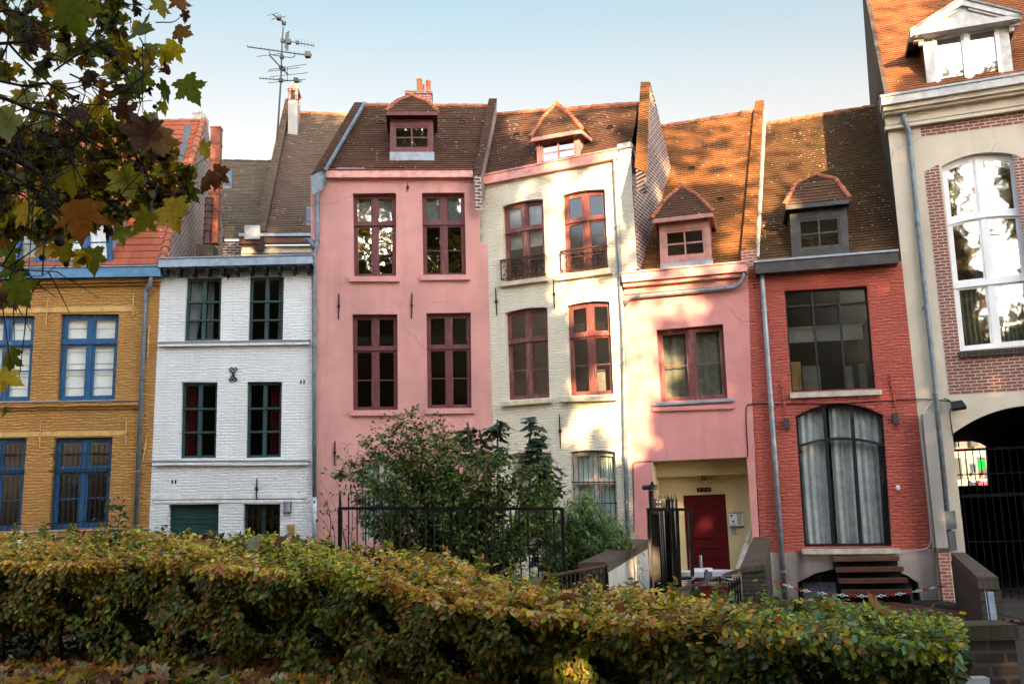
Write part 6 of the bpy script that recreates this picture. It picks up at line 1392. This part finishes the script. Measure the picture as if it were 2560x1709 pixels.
for x,y,r,hh in ((762,368,33,200),(1065,735,17,110),(575,250,15,90),(75,1120,33,180),(410,1660,37,200),(290,1772,22,330),(455,1817,20,140),(575,1630,18,120)):
    Y=random.uniform(4.2,4.9); p=c1(x,y,Y); rr=r/2.7516*Y/FOC; mb=MB(); mb.sphere(p,rr,14,10); t=c1(x+random.uniform(-30,60),y-hh,Y); mb.tube([p,p.lerp(t,.5)+V((.02,0,0)),t],.0018,4); wb(mb,'seed_ball',M['seed'],tr,True)
# ---------------------------------------------------------------- beech hedge
FR=[(-300,1398,11.9,1348,14.2),(0,1396,11.5,1340,13.8),(400,1392,11.,1335,13.2),(700,1415,10.3,1350,12.6),(1000,1457,9.5,1382,11.6),(1250,1503,8.8,1432,10.8),(1500,1543,8.2,1488,10.1),(1750,1553,7.7,1497,9.5),(2000,1566,7.3,1512,9.),(2200,1582,7.0,1536,8.5),(2405,1600,6.75,1566,8.)]
FA=np.array([tuple(atY(x/K,y/K,Y)) for x,y,Y,_,_ in FR]); FB=np.array([tuple(atY(x/K,yb/K,Yb)) for x,_,_,yb,Yb in FR])
cum=np.concatenate([[0],np.cumsum(np.linalg.norm(np.diff(FA,axis=0),axis=1))]); LEN=cum[-1]
def ft(s): return np.stack([np.interp(s,cum,FA[:,i]) for i in range(3)],-1)
def bt(s): return np.stack([np.interp(s,cum,FB[:,i]) for i in range(3)],-1)
gzv=np.vectorize(gz)
hg=thing('hedge','long clipped beech hedge in green, yellow and brown autumn leaf across the foreground','hedge',tuple(ft(np.array([LEN/2]))[0][:2])+(-.3,))
def clump(s,q): return .5+.5*np.sin(s*1.7+q*2.1+np.sin(s*.9+1.3))*np.cos(s*.63+q*1.3+2.)
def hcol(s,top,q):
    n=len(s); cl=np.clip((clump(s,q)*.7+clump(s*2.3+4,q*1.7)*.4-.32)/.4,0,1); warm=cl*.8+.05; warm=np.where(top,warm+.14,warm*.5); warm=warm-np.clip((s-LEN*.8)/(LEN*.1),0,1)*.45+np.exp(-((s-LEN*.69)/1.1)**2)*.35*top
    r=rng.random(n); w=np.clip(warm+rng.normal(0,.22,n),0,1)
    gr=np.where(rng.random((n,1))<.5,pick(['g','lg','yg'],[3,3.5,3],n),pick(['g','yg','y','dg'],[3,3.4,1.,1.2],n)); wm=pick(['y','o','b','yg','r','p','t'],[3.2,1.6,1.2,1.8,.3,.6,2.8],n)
    c=np.where((r<w)[:,None],wm,gr); c=np.where(((s>LEN*.86)&(rng.random(n)<.25))[:,None],LC['bg'],c); return jitter(c*(np.where(top,2.9,1.25)[:,None]*np.where(top[:,None],np.array([[1.2,1.,.82]]),np.array([[1.05,1.,.9]]))) if hasattr(top,'shape') else c*1.5,.22)  # skylight put into colour: top leaves brightened, face leaves kept darker
# top surface
n=36000; s=rng.random(n)*LEN; q=rng.random(n); A=ft(s); B=bt(s); pos=A+(B-A)*q[:,None]; bumpz=.05*np.sin(s*3.1+q*4)+.04*np.sin(s*7.3+q*9)+rng.normal(0,.035,n)-np.abs(rng.normal(0,.05,n)); pos[:,2]+=bumpz
yd=np.stack([rng.normal(0,1,n),rng.normal(-.25,1,n),rng.normal(-.05,.35,n)],-1); nd=np.stack([rng.normal(0,.5,n),rng.normal(-.25,.5,n),np.ones(n)],-1)
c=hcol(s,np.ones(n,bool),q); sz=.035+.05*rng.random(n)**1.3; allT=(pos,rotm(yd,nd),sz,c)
# front face, hanging outwards
n=42000; s=rng.random(n)*LEN; A=ft(s); gr=gzv(A[:,0],A[:,1]); tt=rng.random(n)**1.25
low=np.clip(1-s/(LEN*.62),0,1); keep=rng.random(n)>np.clip((tt-.2)*2.1,0,1)*(.32+.8*low)*1.12; keep|=(rng.random(n)<.06)
hol=np.sin(s*2.3+tt*5)*np.sin(s*5.1-tt*7); keep&=(hol>-.62+.55*tt)
s,A,gr,tt=s[keep],A[keep],gr[keep],tt[keep]; n=len(s)
pos=A.copy(); pos[:,2]=A[:,2]-.02+(gr+.05-A[:,2])*tt; off=.12*np.sin(s*2.1+tt*3)+.07*np.sin(s*6.3+tt*8); pos[:,1]+=off*.8+np.abs(rng.normal(0,.1,n))-.03+.1*np.clip(.12-tt,0,1); 
yd=np.stack([rng.normal(0,.6,n),rng.normal(-.35,.4,n),-np.abs(rng.normal(.7,.45,n))],-1); nd=np.stack([rng.normal(0,.45,n),-np.ones(n)*.8,rng.normal(.55,.35,n)],-1)
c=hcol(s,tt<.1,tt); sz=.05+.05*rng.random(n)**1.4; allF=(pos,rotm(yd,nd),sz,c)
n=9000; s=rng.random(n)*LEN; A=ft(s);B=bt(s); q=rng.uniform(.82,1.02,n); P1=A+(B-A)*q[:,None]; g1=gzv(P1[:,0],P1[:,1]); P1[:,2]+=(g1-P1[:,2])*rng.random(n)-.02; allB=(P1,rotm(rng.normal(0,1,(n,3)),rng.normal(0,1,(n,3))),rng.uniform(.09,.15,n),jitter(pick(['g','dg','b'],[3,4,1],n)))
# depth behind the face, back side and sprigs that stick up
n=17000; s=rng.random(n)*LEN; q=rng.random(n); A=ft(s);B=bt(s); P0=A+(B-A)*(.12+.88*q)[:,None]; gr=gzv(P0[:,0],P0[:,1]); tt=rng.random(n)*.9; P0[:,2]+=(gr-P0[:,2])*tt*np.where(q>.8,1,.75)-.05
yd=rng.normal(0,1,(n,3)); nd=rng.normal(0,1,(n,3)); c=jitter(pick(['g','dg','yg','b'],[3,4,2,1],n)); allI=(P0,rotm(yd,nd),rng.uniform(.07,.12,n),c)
n=2600; s=rng.random(n)*LEN; q=rng.choice([.05,.3,.6,.95,1.],n)+rng.normal(0,.04,n); spr=np.round(s*2.6)/2.6+rng.normal(0,.035,n); A=ft(spr);B=bt(spr); pos=A+(B-A)*q[:,None]; hgt=rng.random(n)**1.6*.19*(.3+.7*(np.sin(np.round(s*2.6)*12.9)*.5+.5)); pos[:,2]+=hgt
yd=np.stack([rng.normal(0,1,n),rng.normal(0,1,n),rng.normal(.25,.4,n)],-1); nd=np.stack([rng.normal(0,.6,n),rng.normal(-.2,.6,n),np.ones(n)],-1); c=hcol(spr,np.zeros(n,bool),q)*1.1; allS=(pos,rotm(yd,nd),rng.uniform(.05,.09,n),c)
J=lambda k: np.concatenate([a[k] for a in (allT,allF,allI,allS,allB)])
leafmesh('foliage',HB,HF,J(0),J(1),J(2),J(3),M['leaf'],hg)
for i in range(24):
    s0=LEN*(i+.5+random.uniform(-.3,.3))/24; A=V(ft(np.array([s0]))[0]); B=V(bt(np.array([s0]))[0]); f=random.uniform(.15,.4); p=A.lerp(B,f); g=gz(p.x,p.y); mb=MB(); H_=A.z-g
    x=p.x;y=p.y; pts=[(x,y,g-.05)]+[(x+random.uniform(-.05,.05),y+random.uniform(-.05,.05),g+H_*t) for t in (.25,.5,.75,.95)]; mb.tube(pts,[.028,.024,.02,.014,.006],6)
    for k in range(9):
        t=random.uniform(.25,.9); b0=V(pts[0]).lerp(V(pts[-1]),t); e=b0+V((random.uniform(-.35,.35),random.uniform(-.45,.25),random.uniform(.1,.35))); mb.tube([b0,b0.lerp(e,.5)+V((0,0,.03)),e],[.009,.006,.003],5)
    wb(mb,'stem',M['bark'],hg,True)
# single plane leaves lying on the hedge
random.seed(5)
LL=[(1060,1400,'y'),(620,1370,'p'),(800,1395,'o'),(1330,1470,'p'),(1540,1530,'o'),(1785,1535,'p'),(1870,1530,'y'),(330,1352,'o'),(1440,1500,'r'),(2080,1548,'y'),(2200,1540,'o'),(925,1420,'y'),(690,1362,'b'),(1640,1528,'o')]
for i,(x,y,cn) in enumerate(LL):
    s0=np.interp(x,[f[0] for f in FR],cum); A=V(ft(np.array([s0]))[0]); B=V(bt(np.array([s0]))[0]); p=atY(x/K,y/K,A.lerp(B,.45).y)
    lf=thing if 0 else None
    R=rotm(np.array([[random.uniform(-1,1),random.uniform(-1,.2),random.uniform(-.2,.1)]]),np.array([[random.uniform(-.3,.3),-.75,.8]]))
    o=leafmesh('fallen_leaf',PV[random.choice([1,2,3])],PLF,np.array([[0,0,0.]]),R,np.array([random.uniform(.15,.2)]),jitter(np.array([LC[cn]])),M['pleaf']); o.location=p+V((0,0,.05))
    tag(o,'large fallen plane leaf caught on top of the hedge','leaf','fallen leaves on the hedge')
# leaf litter and grass at the bottom left
n=1300; xy=np.stack([rng.uniform(-7.5,-.2,n),rng.uniform(8.2,11.8,n)],-1); z=gzv(xy[:,0],xy[:,1])+rng.uniform(.015,.05,n)
pos=np.concatenate([xy,z[:,None]],1); yd=np.stack([rng.normal(0,1,n),rng.normal(0,1,n),rng.normal(0,.15,n)],-1); nd=np.stack([rng.normal(0,.35,n),rng.normal(-.2,.35,n),np.ones(n)],-1)
v=rng.integers(0,6,n); parts=[]
lt=thing('leaf_litter','','') ; bpy.data.objects.remove(lt)
tm=PV[2]; o=leafmesh('leaf_litter',PV[2],PLF,pos,rotm(yd,nd),rng.uniform(.11,.2,n),jitter(pick(['o','b','y','r','p','t','yg'],[3,4,3,2,1.5,2,1.2],n)*1.8,.25),M['pleaf']); tag(o,'fallen brown and orange plane leaves lying under the hedge','leaf litter',kind='stuff')
n=9000; xy=np.stack([rng.uniform(-7.5,-1.5,n),rng.uniform(8.,10.6,n)],-1); z=gzv(xy[:,0],xy[:,1]); pos=np.concatenate([xy,z[:,None]],1); yd=np.stack([rng.normal(0,.4,n),rng.normal(0,.4,n),np.ones(n)],-1)
o=leafmesh('grass',SL*np.array([.35,1,1]),SLF,pos,rotm(yd,rng.normal(0,1,(n,3))),rng.uniform(.04,.1,n),jitter(pick(['g','dg','lg'],[3,3,1],n)),M['gleaf']); tag(o,'short grass between the fallen leaves','grass',kind='stuff')
# ---------------------------------------------------------------- shrubs
def shrub(name,label,cat,base,stems,lm,leafc,lw,lsz,tmpl,tf,per,spread,droop=.3,r0=.014,mat='gleaf',twig=3,bright=1.):
    t=thing(name,label,cat,base); mb=MB(); P=[];Y_=[]
    for tip,ctrl in stems:
        b=V(base)+V((random.uniform(-.25,.25)*spread,random.uniform(-.2,.2),0)); tip=V(tip); path=smooth_path([b,ctrl,tip],5.,10) if ctrl is not None else [b.lerp(tip,k/10) for k in range(11)]
        mb.tube(path,[r0*(1-.85*i/(len(path)-1)) for i in range(len(path))],5)
        L=[0]; 
        for i in range(1,len(path)): L.append(L[-1]+(path[i]-path[i-1]).length)
        def at(k):
            d=k*L[-1]
            for i in range(1,len(L)):
                if L[i]>=d-1e-9: 
                    f=(d-L[i-1])/max(1e-6,L[i]-L[i-1]); return path[i-1].lerp(path[i],f),(path[i]-path[i-1]).normalized()
            return path[-1],(path[-1]-path[-2]).normalized()
        for k in range(per):
            u=random.random()**.7*.78+.22; p,d=at(u)
            e=p+V((random.gauss(0,.16),random.gauss(0,.16),random.gauss(.07,.12)))*lm; 
            if k%3==0: mb.tube([p,p.lerp(e,.5)+V((0,0,.02)),e],[r0*.3,r0*.2,r0*.1],4)
            for j in range(twig):
                q=p.lerp(e,random.random()); P.append(tuple(q+V((random.gauss(0,.03),random.gauss(0,.03),random.gauss(0,.03))))); Y_.append((e-p).normalized()*.5+V((random.gauss(0,.6),random.gauss(0,.6),random.gauss(-droop,.4))))
    n=len(P); wb(mb,'stems',M['twig'],t,True); Y_=np.array([tuple(y) for y in Y_]); nd=np.stack([rng.normal(0,.5,n),rng.normal(-.5,.5,n),np.ones(n)],-1)
    leafmesh('leaves',tmpl,tf,np.array(P),rotm(Y_,nd),rng.uniform(lsz[0],lsz[1],n),jitter(pick(leafc,lw,n)*bright,.25),M[mat],t); return t
random.seed(33)
SYy=17.8
g=atY(1030,1330,SYy); base=(g.x,SYy,-.1)
tips=[(905,955),(940,945),(985,962),(1015,985),(1040,1000),(900,985),(870,1000),(830,1015),(800,1060),(780,1090),(850,1040),(960,1010),(1005,1030),(1060,1020),(1075,1060),(1100,1040),(1130,1050),(1160,1040),(1200,1080),(1240,1060),(1265,1100),(1280,1140),(920,1060),(890,1090),(1120,1090),(1180,1110),(840,1110),(810,1140),(980,1080),(1040,1080),(1230,1130),(1000,1130),(950,1130),(1090,1130),(1150,1150),(870,1150),(1260,1170),(1290,1190),(830,1190),(910,1180),(1020,1180),(1110,1190),(1200,1190),(960,1210),(1060,1230),(1160,1230),(880,1230),(1250,1230),(1000,1250),(1120,1260)]
st=[]
for x,y in tips:
    t=atY(x,y,SYy+random.uniform(-.9,1.3)); b=V(base); c=V((b.x+(t.x-b.x)*random.uniform(.25,.8),(b.y+t.y)/2,b.z+(t.z-b.z)*random.uniform(.55,.85))); st.append((t,c))
sh=shrub('shrub','big tangled dark green shrub of thin arching stems, growing against the tall pink house','shrub',base,st,1.15,['dg','g','lg','yg'],[6,7,1.2,.8],(.05,.11),HB,HF,190,5.,bright=1.4)
# thin arching shoots to the left of it
base=(atY(770,1280,17.4).x,17.4,-.1); st=[]
for x,y in ((690,1140),(700,1180),(735,1100),(760,1065),(720,1130),(800,1080),(690,1215),(745,1150),(775,1180),(705,1090)):
    t=atY(x,y,17.4+random.uniform(-.4,.4)); b=V(base); st.append((t,V(((b.x+t.x)/2+.2,b.y,b.z+(t.z-b.z)*.75))))
shrub('shrub','thin leggy shrub of sparse twigs, beside the drainpipe of the tall pink house','shrub',base,st,.75,['g','yg','dg','y'],[4,3,3,.6],(.04,.085),HB,HF,13,2.,twig=1,r0=.009)
# fig with big lobed drooping leaves
def fig(label,heads,Y):
    g=atY(heads[0][0],1300,Y); t=thing('fig_tree',label,'tree',(g.x,Y,-.1)); mb=MB(); P=[];Yd=[];Nd=[]
    for x,y,h_,k in heads:
        top=atY(x,y,Y+random.uniform(-.3,.3)); b=V(t.location); mb.tube(smooth_path([b,V(((b.x+top.x)/2,Y,top.z*.5)),top],2.,6),[.035]*3+[.028]*(5)+[.012] if 0 else .02,7)
        for i in range(k):
            f=random.random(); p=top-V((0,0,f*h_)); a=random.random()*6.28; d=V((math.cos(a),math.sin(a),random.uniform(-1.1,.1))); P.append(tuple(p+V((math.cos(a),math.sin(a),0))*random.uniform(.02,.2))); Yd.append(tuple(d)); Nd.append((math.cos(a)*.8,math.sin(a)*.8-.3,.9))
    wb(mb,'stems',M['bark'],t,True); n=len(P); leafmesh('leaves',PV[1],PLF,np.array(P),rotm(np.array(Yd),np.array(Nd)),rng.uniform(.17,.28,n),jitter(np.repeat(G(.032,.068,.036)[None],n,0),.25),M['gleaf'],t)
fig('dark fig tree with drooping lobed leaves, behind the shrub at the cream house',[(1141,962,.9,34),(1072,968,.7,26),(1100,985,.7,22),(1225,955,1.0,40),(1240,1010,1.3,60),(1258,1070,.9,34),(1090,1180,1.0,30),(1230,1180,1.,30)],19.3)
# bamboo
random.seed(8); base=(atY(1340,1290,18.6).x,18.6,-.15); st=[]
for i in range(64):
    x=random.uniform(1235,1440); y=1290-random.random()**.6*175*(1-abs(x-1345)/160); t=atY(x,y,18.6+random.uniform(-.9,.9)); b=V(base); st.append((t,V((b.x+(t.x-b.x)*.6,b.y,b.z+(t.z-b.z)*.8))))
shrub('bamboo','low clump of bright green bamboo in front of the barred window of the cream house','plant',base,st,.75,['bg','g','lg','dg'],[4,4,1.6,2],(.08,.15),SL*np.array([.75,1,1]),SLF,120,6.,.5,r0=.006,twig=3,bright=2.1)
# saplings that rise out of the hedge
def sapling(label,root,tips_,Y,n,lc,sz,tm=HB):
    g=atY(*root,Y); base=(g.x,Y,gz(g.x,Y)); st=[(atY(x,y,Y+random.uniform(-.1,.1)),None) for x,y in tips_]; return shrub('sapling',label,'plant',base,st,.45,lc[0],lc[1],sz,tm,HF,n,.3,twig=2,r0=.008)
sapling('dark leafed sapling rising above the hedge in front of the ochre house',(235,1300),[(262,1125),(280,1150),(240,1150),(275,1180),(250,1190)],12.3,16,(['dg','bg'],[4,1]),(.07,.1))
sapling('thin sapling with few leaves above the hedge, at the corner of the white house',(380,1300),[(392,1192),(385,1180),(402,1200)],12.5,3,(['dg','r'],[3,1]),(.06,.09))
sapling('light green sprig above the hedge, before the dark brick wall by the porch',(1758,1450),[(1757,1318),(1742,1335),(1765,1340)],8.6,7,(['lg','yg'],[3,1]),(.05,.07))
sapling('small green sprig rising in front of the timber steps',(1910,1450),[(1880,1318),(1878,1330),(1895,1345)],8.,3,(['bg','g'],[3,1]),(.05,.07))
# ---------------------------------------------------------------- trees and row of houses behind the camera (they shade the street)
SUN_AZ=math.radians(9); SUN_EL=math.radians(12.5)
SD=np.array([math.sin(SUN_AZ)*math.cos(SUN_EL),-math.cos(SUN_AZ)*math.cos(SUN_EL),math.sin(SUN_EL)]); E1=np.array([math.cos(SUN_AZ),math.sin(SUN_AZ),0]); E2=np.cross(E1,SD); E2=E2 if E2[2]>0 else -E2
GAPS=[]  # holes shaped into the unseen crowns so sun lands on chosen spots
def gap(h,x,y,r,rp=None,off=.05,d=0):
    p=h.on(x,y,rp,off) if rp else h.P(x,y,d); q=np.array(tuple(h.w(p.x,p.y,p.z))); GAPS.append((q@E1,q@E2,r))
rCRM=(.05,CRM.at(1420,338,.05)[1]-.02,R50); rSP=(.15,SPK.at(1500,618,.15)[1],R50); rRD=(.15,RED.at(1900,590,.15)[1],R50); rCO=(.15,COR.at(2040,212,.15)[1],R50); rPK=(.05,PNK.at(900,385,.05)[1],R50)
for x,y,r in ((1425,375,.3),(1430,430,.22),(1345,440,.2),(1270,520,.16),(1262,562,.2),(1275,605,.2),(1250,615,.12),(1400,470,.15),(1330,668,.2),(1352,690,.22),(1285,680,.15),(1395,688,.2),(1415,755,.22),(1420,820,.28),(1420,875,.2),(1355,750,.16),(1352,880,.25),(1340,960,.22),(1320,1003,.17),(1398,940,.18),(1408,990,.2),(1412,1040,.14),(1300,655,.12)): gap(CRM,x,y,r*.85)
for x,y,r in ((1483,820,.42),(1500,880,.28),(1452,790,.22),(1470,735,.24),(1500,712,.26),(1560,700,.28),(1602,722,.12),(1455,880,.28),(1462,945,.26),(1452,1010,.2),(1462,1042,.16),(1522,688,.2),(1545,830,.3),(1545,900,.14),(1470,640,.2),(1560,640,.25),(1645,622,.18),(1470,985,.14)): gap(SPK,x,y,r*.85)
for x,y,r in ((560,420,.2),(480,460,.2),(700,330,.22),(850,300,.25),(950,330,.3),(720,420,.25),(880,420,.28),(780,560,.28),(880,620,.32),(720,620,.22),(600,720,.25),(720,740,.2),(560,600,.2),(400,700,.25),(350,690,.2),(480,760,.2),(860,730,.2),(880,1110,.24),(860,1240,.2),(400,400,.15),(320,480,.14),(620,500,.16),(950,500,.24),(940,640,.22),(300,900,.14)): gap(SPK,x/3.286+1413,y/3.286+183.5,r*.72,rSP)
for x,y,r in ((1075,190,.26),(1075,270,.26),(1065,350,.26),(1055,430,.26),(1040,500,.24),(1020,720,.22),(1008,880,.18),(1005,1030,.22),(1000,1150,.2)): gap(SPK,x/3.286+1413,y/3.286+183.5,r,rSP,.25)
pr_=[(1130,345),(1745,240),(1750,450),(1610,500),(1500,680),(1260,760),(1120,900)]
random.seed(4)
for i in range(420):
    x=random.uniform(1120,1760);y=random.uniform(240,900)
    if inpoly(x,y,pr_): gap(RED,x/3.286+1413,y/3.286+183.5,.3,rRD)
gap(RED,1130/3.286+1413,1120/3.286+183.5,.2,rRD); gap(RED,1000/3.286+1413+40,950/3.286+183.5,.16,rRD)
for i in range(330):
    x=random.uniform(1990,2200);y=random.uniform(-120,150)
    if inpoly(x,y,[(1990,-120),(2200,-120),(2130,-10),(2075,60),(2065,140),(2025,150)]) and not (2080<x<2140 and -5<y<25) and random.random()<.85: gap(COR,x,y,.28,rCO)
for x,y,r in ((330,420,.18),(340,330,.14),(640,275,.16),(600,345,.16),(560,385,.12),(900,430,.2),(1080,330,.2),(880,570,.14),(780,530,.14),(1000,300,.12),(700,330,.1)): gap(CRM,(1180+x/3.016)*.91757,(180+y/3.016)*.91757,r,rCRM,.15)
for x,y,r in ((1310,120,.2),(1300,260,.2),(1290,330,.14)): gap(CRM,(1180+x/3.016)*.91757,(180+y/3.016)*.91757,r,rCRM,.3)
for x,y in ((962,190),(982,192),(985,225),(960,215)): gap(PNK,x,y,.17,rPK,1.2)
q=np.array(tuple(gp(400,470,17.6))); GAPS.append((q@E1,q@E2,.12)); q=np.array(tuple(atY(1462,1300,18))); GAPS.append((q@E1,q@E2,.2)); q=np.array(tuple(atY(1335,1520,8.1))); GAPS.append((q@E1,q@E2,.07))
GA=np.array(GAPS)
trees=[(-14.,-9.5),(-7.,-8.4),(-.5,-10.),(5.8,-9.),(12.,-10.2),(18.5,-9.)]
n=118000; s=rng.uniform(-17,22,n); y=rng.normal(-9.3,1.35,n); 
x=(s-y*E1[1])/E1[0]; z=rng.uniform(3.2,27.,n)
top=np.interp(x,[-18,-10,-3,3,8,13,18,24],[24.5,26.5,26.5,24.8,22.4,22.4,21.,19]); k=z<top+rng.normal(0,.6,n); k&=~((x>5.4)&(x<7.9)&(z>12.6)&(rng.random(n)<.86)); k&=~((x>-4.6)&(x<-1)&(z>16.5)&(z<20.3)&(rng.random(n)<.62)); x,y,z=x[k],y[k],z[k]
x2=rng.uniform(-16,6,26000); z2=rng.uniform(3.2,15,26000); x=np.concatenate([x,x2]); z=np.concatenate([z,z2]); y=np.concatenate([y,rng.normal(-9.3,1.35,26000)])
C_=np.stack([x,y,z],-1); m_=len(C_); SC=rng.uniform(.24,.4,m_); RT=None
sh=np.stack([C_@E1,C_@E2],-1); keep=np.ones(m_,bool)
for a,b,r in GA:
    d=np.hypot(sh[:,0]-a,sh[:,1]-b); keep&=d>r+SC*.5
ins=~keep; fil=ins&(rng.random(m_)<.13); SC=np.where(fil,SC*.6,SC); keep|=fil; P=C_[keep]; SC=SC[keep]; tx=np.array([t[0] for t in trees]); own=np.abs(P[:,0][:,None]-tx[None]).argmin(1)
ST=np.array([(0,0,0),(-.5,.25,.05),(-.3,.6,0),(-.55,.9,.08),(0,1.1,0),(.5,.85,.05),(.3,.55,0),(.55,.2,.1)]); STF=[(0,2,1),(0,4,2),(2,4,3),(0,6,4),(4,6,5),(0,7,6)]
lab=['far left','second from the left','third from the left','third from the right','second from the right','far right']
for i,(tx_,ty) in enumerate(trees):
    Q=P[own==i]; sq=SC[own==i]; m_=len(Q)
    if m_==0: continue
    t=thing('plane_tree',f'tall autumn plane tree behind the viewpoint, {lab[i]} of the row','tree',(tx_,ty,0.),0,'plane trees facing the houses')
    mb=MB(); tp=float(np.interp(tx_,[-18,24],[21,17])); mb.tube([(tx_,ty,-.5),(tx_+.1,ty,4),(tx_-.1,ty+.1,10),(tx_,ty,tp)],[.42,.32,.22,.05],10); wb(mb,'trunk',M['bark'],t,True)
    mb=MB(); 
    for j in range(15):
        zz=random.uniform(4,tp-3); a=random.random()*6.28; e=V((tx_+math.cos(a)*3.4,ty+math.sin(a)*1.6,zz+random.uniform(1.5,3.5))); b=V((tx_,ty,zz)); 
        hit=False
        mb.tube([b,b.lerp(e,.5)+V((0,0,.3)),e],[.1,.065,.02],5)
    wb(mb,'limbs',M['bark'],t,True)
    Rm=rotm(rng.normal(0,1,(m_,3)),rng.normal(0,1,(m_,3))+np.array([0,-1.2,.4])); Q=Q-np.einsum('nij,j->ni',Rm,np.array([0,.5,0]))*sq[:,None]
    leafmesh('crown',ST,STF,Q,Rm,sq,jitter(pick(['g','yg','y','o','b'],[4,4,2.5,2,1.5],m_),.25),M['back'],t)
hb_=thing('town_house','long plain house row with a dark roof behind the viewpoint, facing the coloured houses','house',(0,-26,0)); mb=MB()
mb.box(-34,34,-26-9,-26,-.5,5.4); wb(mb,'wall',M['render'],hb_); mb=MB(); strip(mb,(34,-25.6,5.3),(-34,-25.6,5.3),(-34,-30,7.6),(34,-30,7.6),.4,nu=8); mb.face([(-34,-30,7.6),(34,-30,7.6),(34,-35.4,5.3),(-34,-35.4,5.3)][::-1]); wb(mb,'roof',M['tile_old'],hb_)
for i in range(16):
    for zz in (1.6,): mb=MB(); xx=-31+i*4.; mb.box(xx,xx+1.3,-26.02,-25.95,zz,zz+2.2); wb(mb,'window',M['glassd'] if 0 else M['darkroom'],hb_)

lh=thing('town_house','tall plain grey house left of the viewpoint, out of the picture','house',(-27,-8,0)); mb=MB(); mb.box(-36,-25,-40,9,-.5,19); wb(mb,'wall',M['concrete'],lh)
for j in range(10):
    for zz in (1.5,5.5,9.5,13.5): mb=MB(); yy=-38+j*4.6; mb.box(-25.02,-24.95,yy,yy+1.6,zz,zz+2.4); wb(mb,'window',M['darkroom'],lh)
SKY_STR=.15; EXPO=2.5; SUN_E=4.4
# ---------------------------------------------------------------- light
SUN_AZ=math.radians(9); SUN_EL=math.radians(12.5)
w=bpy.data.worlds.new('World'); S.world=w; w.use_nodes=True; nt=w.node_tree; nt.nodes.clear()
out=N(nt,'OutputWorld'); sky=N(nt,'TexSky',sky_type='NISHITA',sun_disc=False,sun_elevation=SUN_EL,altitude=20.,air_density=1.,dust_density=1.2,ozone_density=1.2)
SDIR=V((math.sin(SUN_AZ)*math.cos(SUN_EL),-math.cos(SUN_AZ)*math.cos(SUN_EL),math.sin(SUN_EL)))
sky.sun_rotation=math.atan2(SDIR.x,SDIR.y)
hs=N(nt,'HueSaturation',{'Saturation':.62,'Value':1.,'Color':sky.outputs[0]}).outputs[0]
# sky boosted behind the camera to light the facades, dimmed ahead of it
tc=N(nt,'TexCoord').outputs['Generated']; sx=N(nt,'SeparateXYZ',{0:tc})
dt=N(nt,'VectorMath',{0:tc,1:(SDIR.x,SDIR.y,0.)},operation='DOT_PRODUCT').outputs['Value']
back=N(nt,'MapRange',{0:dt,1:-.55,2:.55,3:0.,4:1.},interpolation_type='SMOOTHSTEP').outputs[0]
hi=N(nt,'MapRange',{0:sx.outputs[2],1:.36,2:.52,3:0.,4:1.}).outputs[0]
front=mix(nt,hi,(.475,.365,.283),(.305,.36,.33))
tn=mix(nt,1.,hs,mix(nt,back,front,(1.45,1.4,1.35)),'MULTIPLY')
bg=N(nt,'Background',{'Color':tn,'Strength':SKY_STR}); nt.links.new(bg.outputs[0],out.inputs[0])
l=bpy.data.lights.new('sun','SUN'); l.energy=SUN_E; l.angle=math.radians(.5); l.color=(1,.66,.35); lo=bpy.data.objects.new('sun',l); COL.objects.link(lo)
lo.rotation_euler=(-SDIR).to_track_quat('-Z','Y').to_euler()
vs=S.view_settings; S.display_settings.display_device='sRGB'; vs.view_transform='Standard'; vs.look='None'; vs.gamma=1; vs.exposure=EXPO
S.cycles.use_denoising=True; S.cycles.max_bounces=8; S.cycles.transparent_max_bounces=16; S.cycles.caustics_reflective=False; S.cycles.caustics_refractive=False; S.cycles.sample_clamp_indirect=6
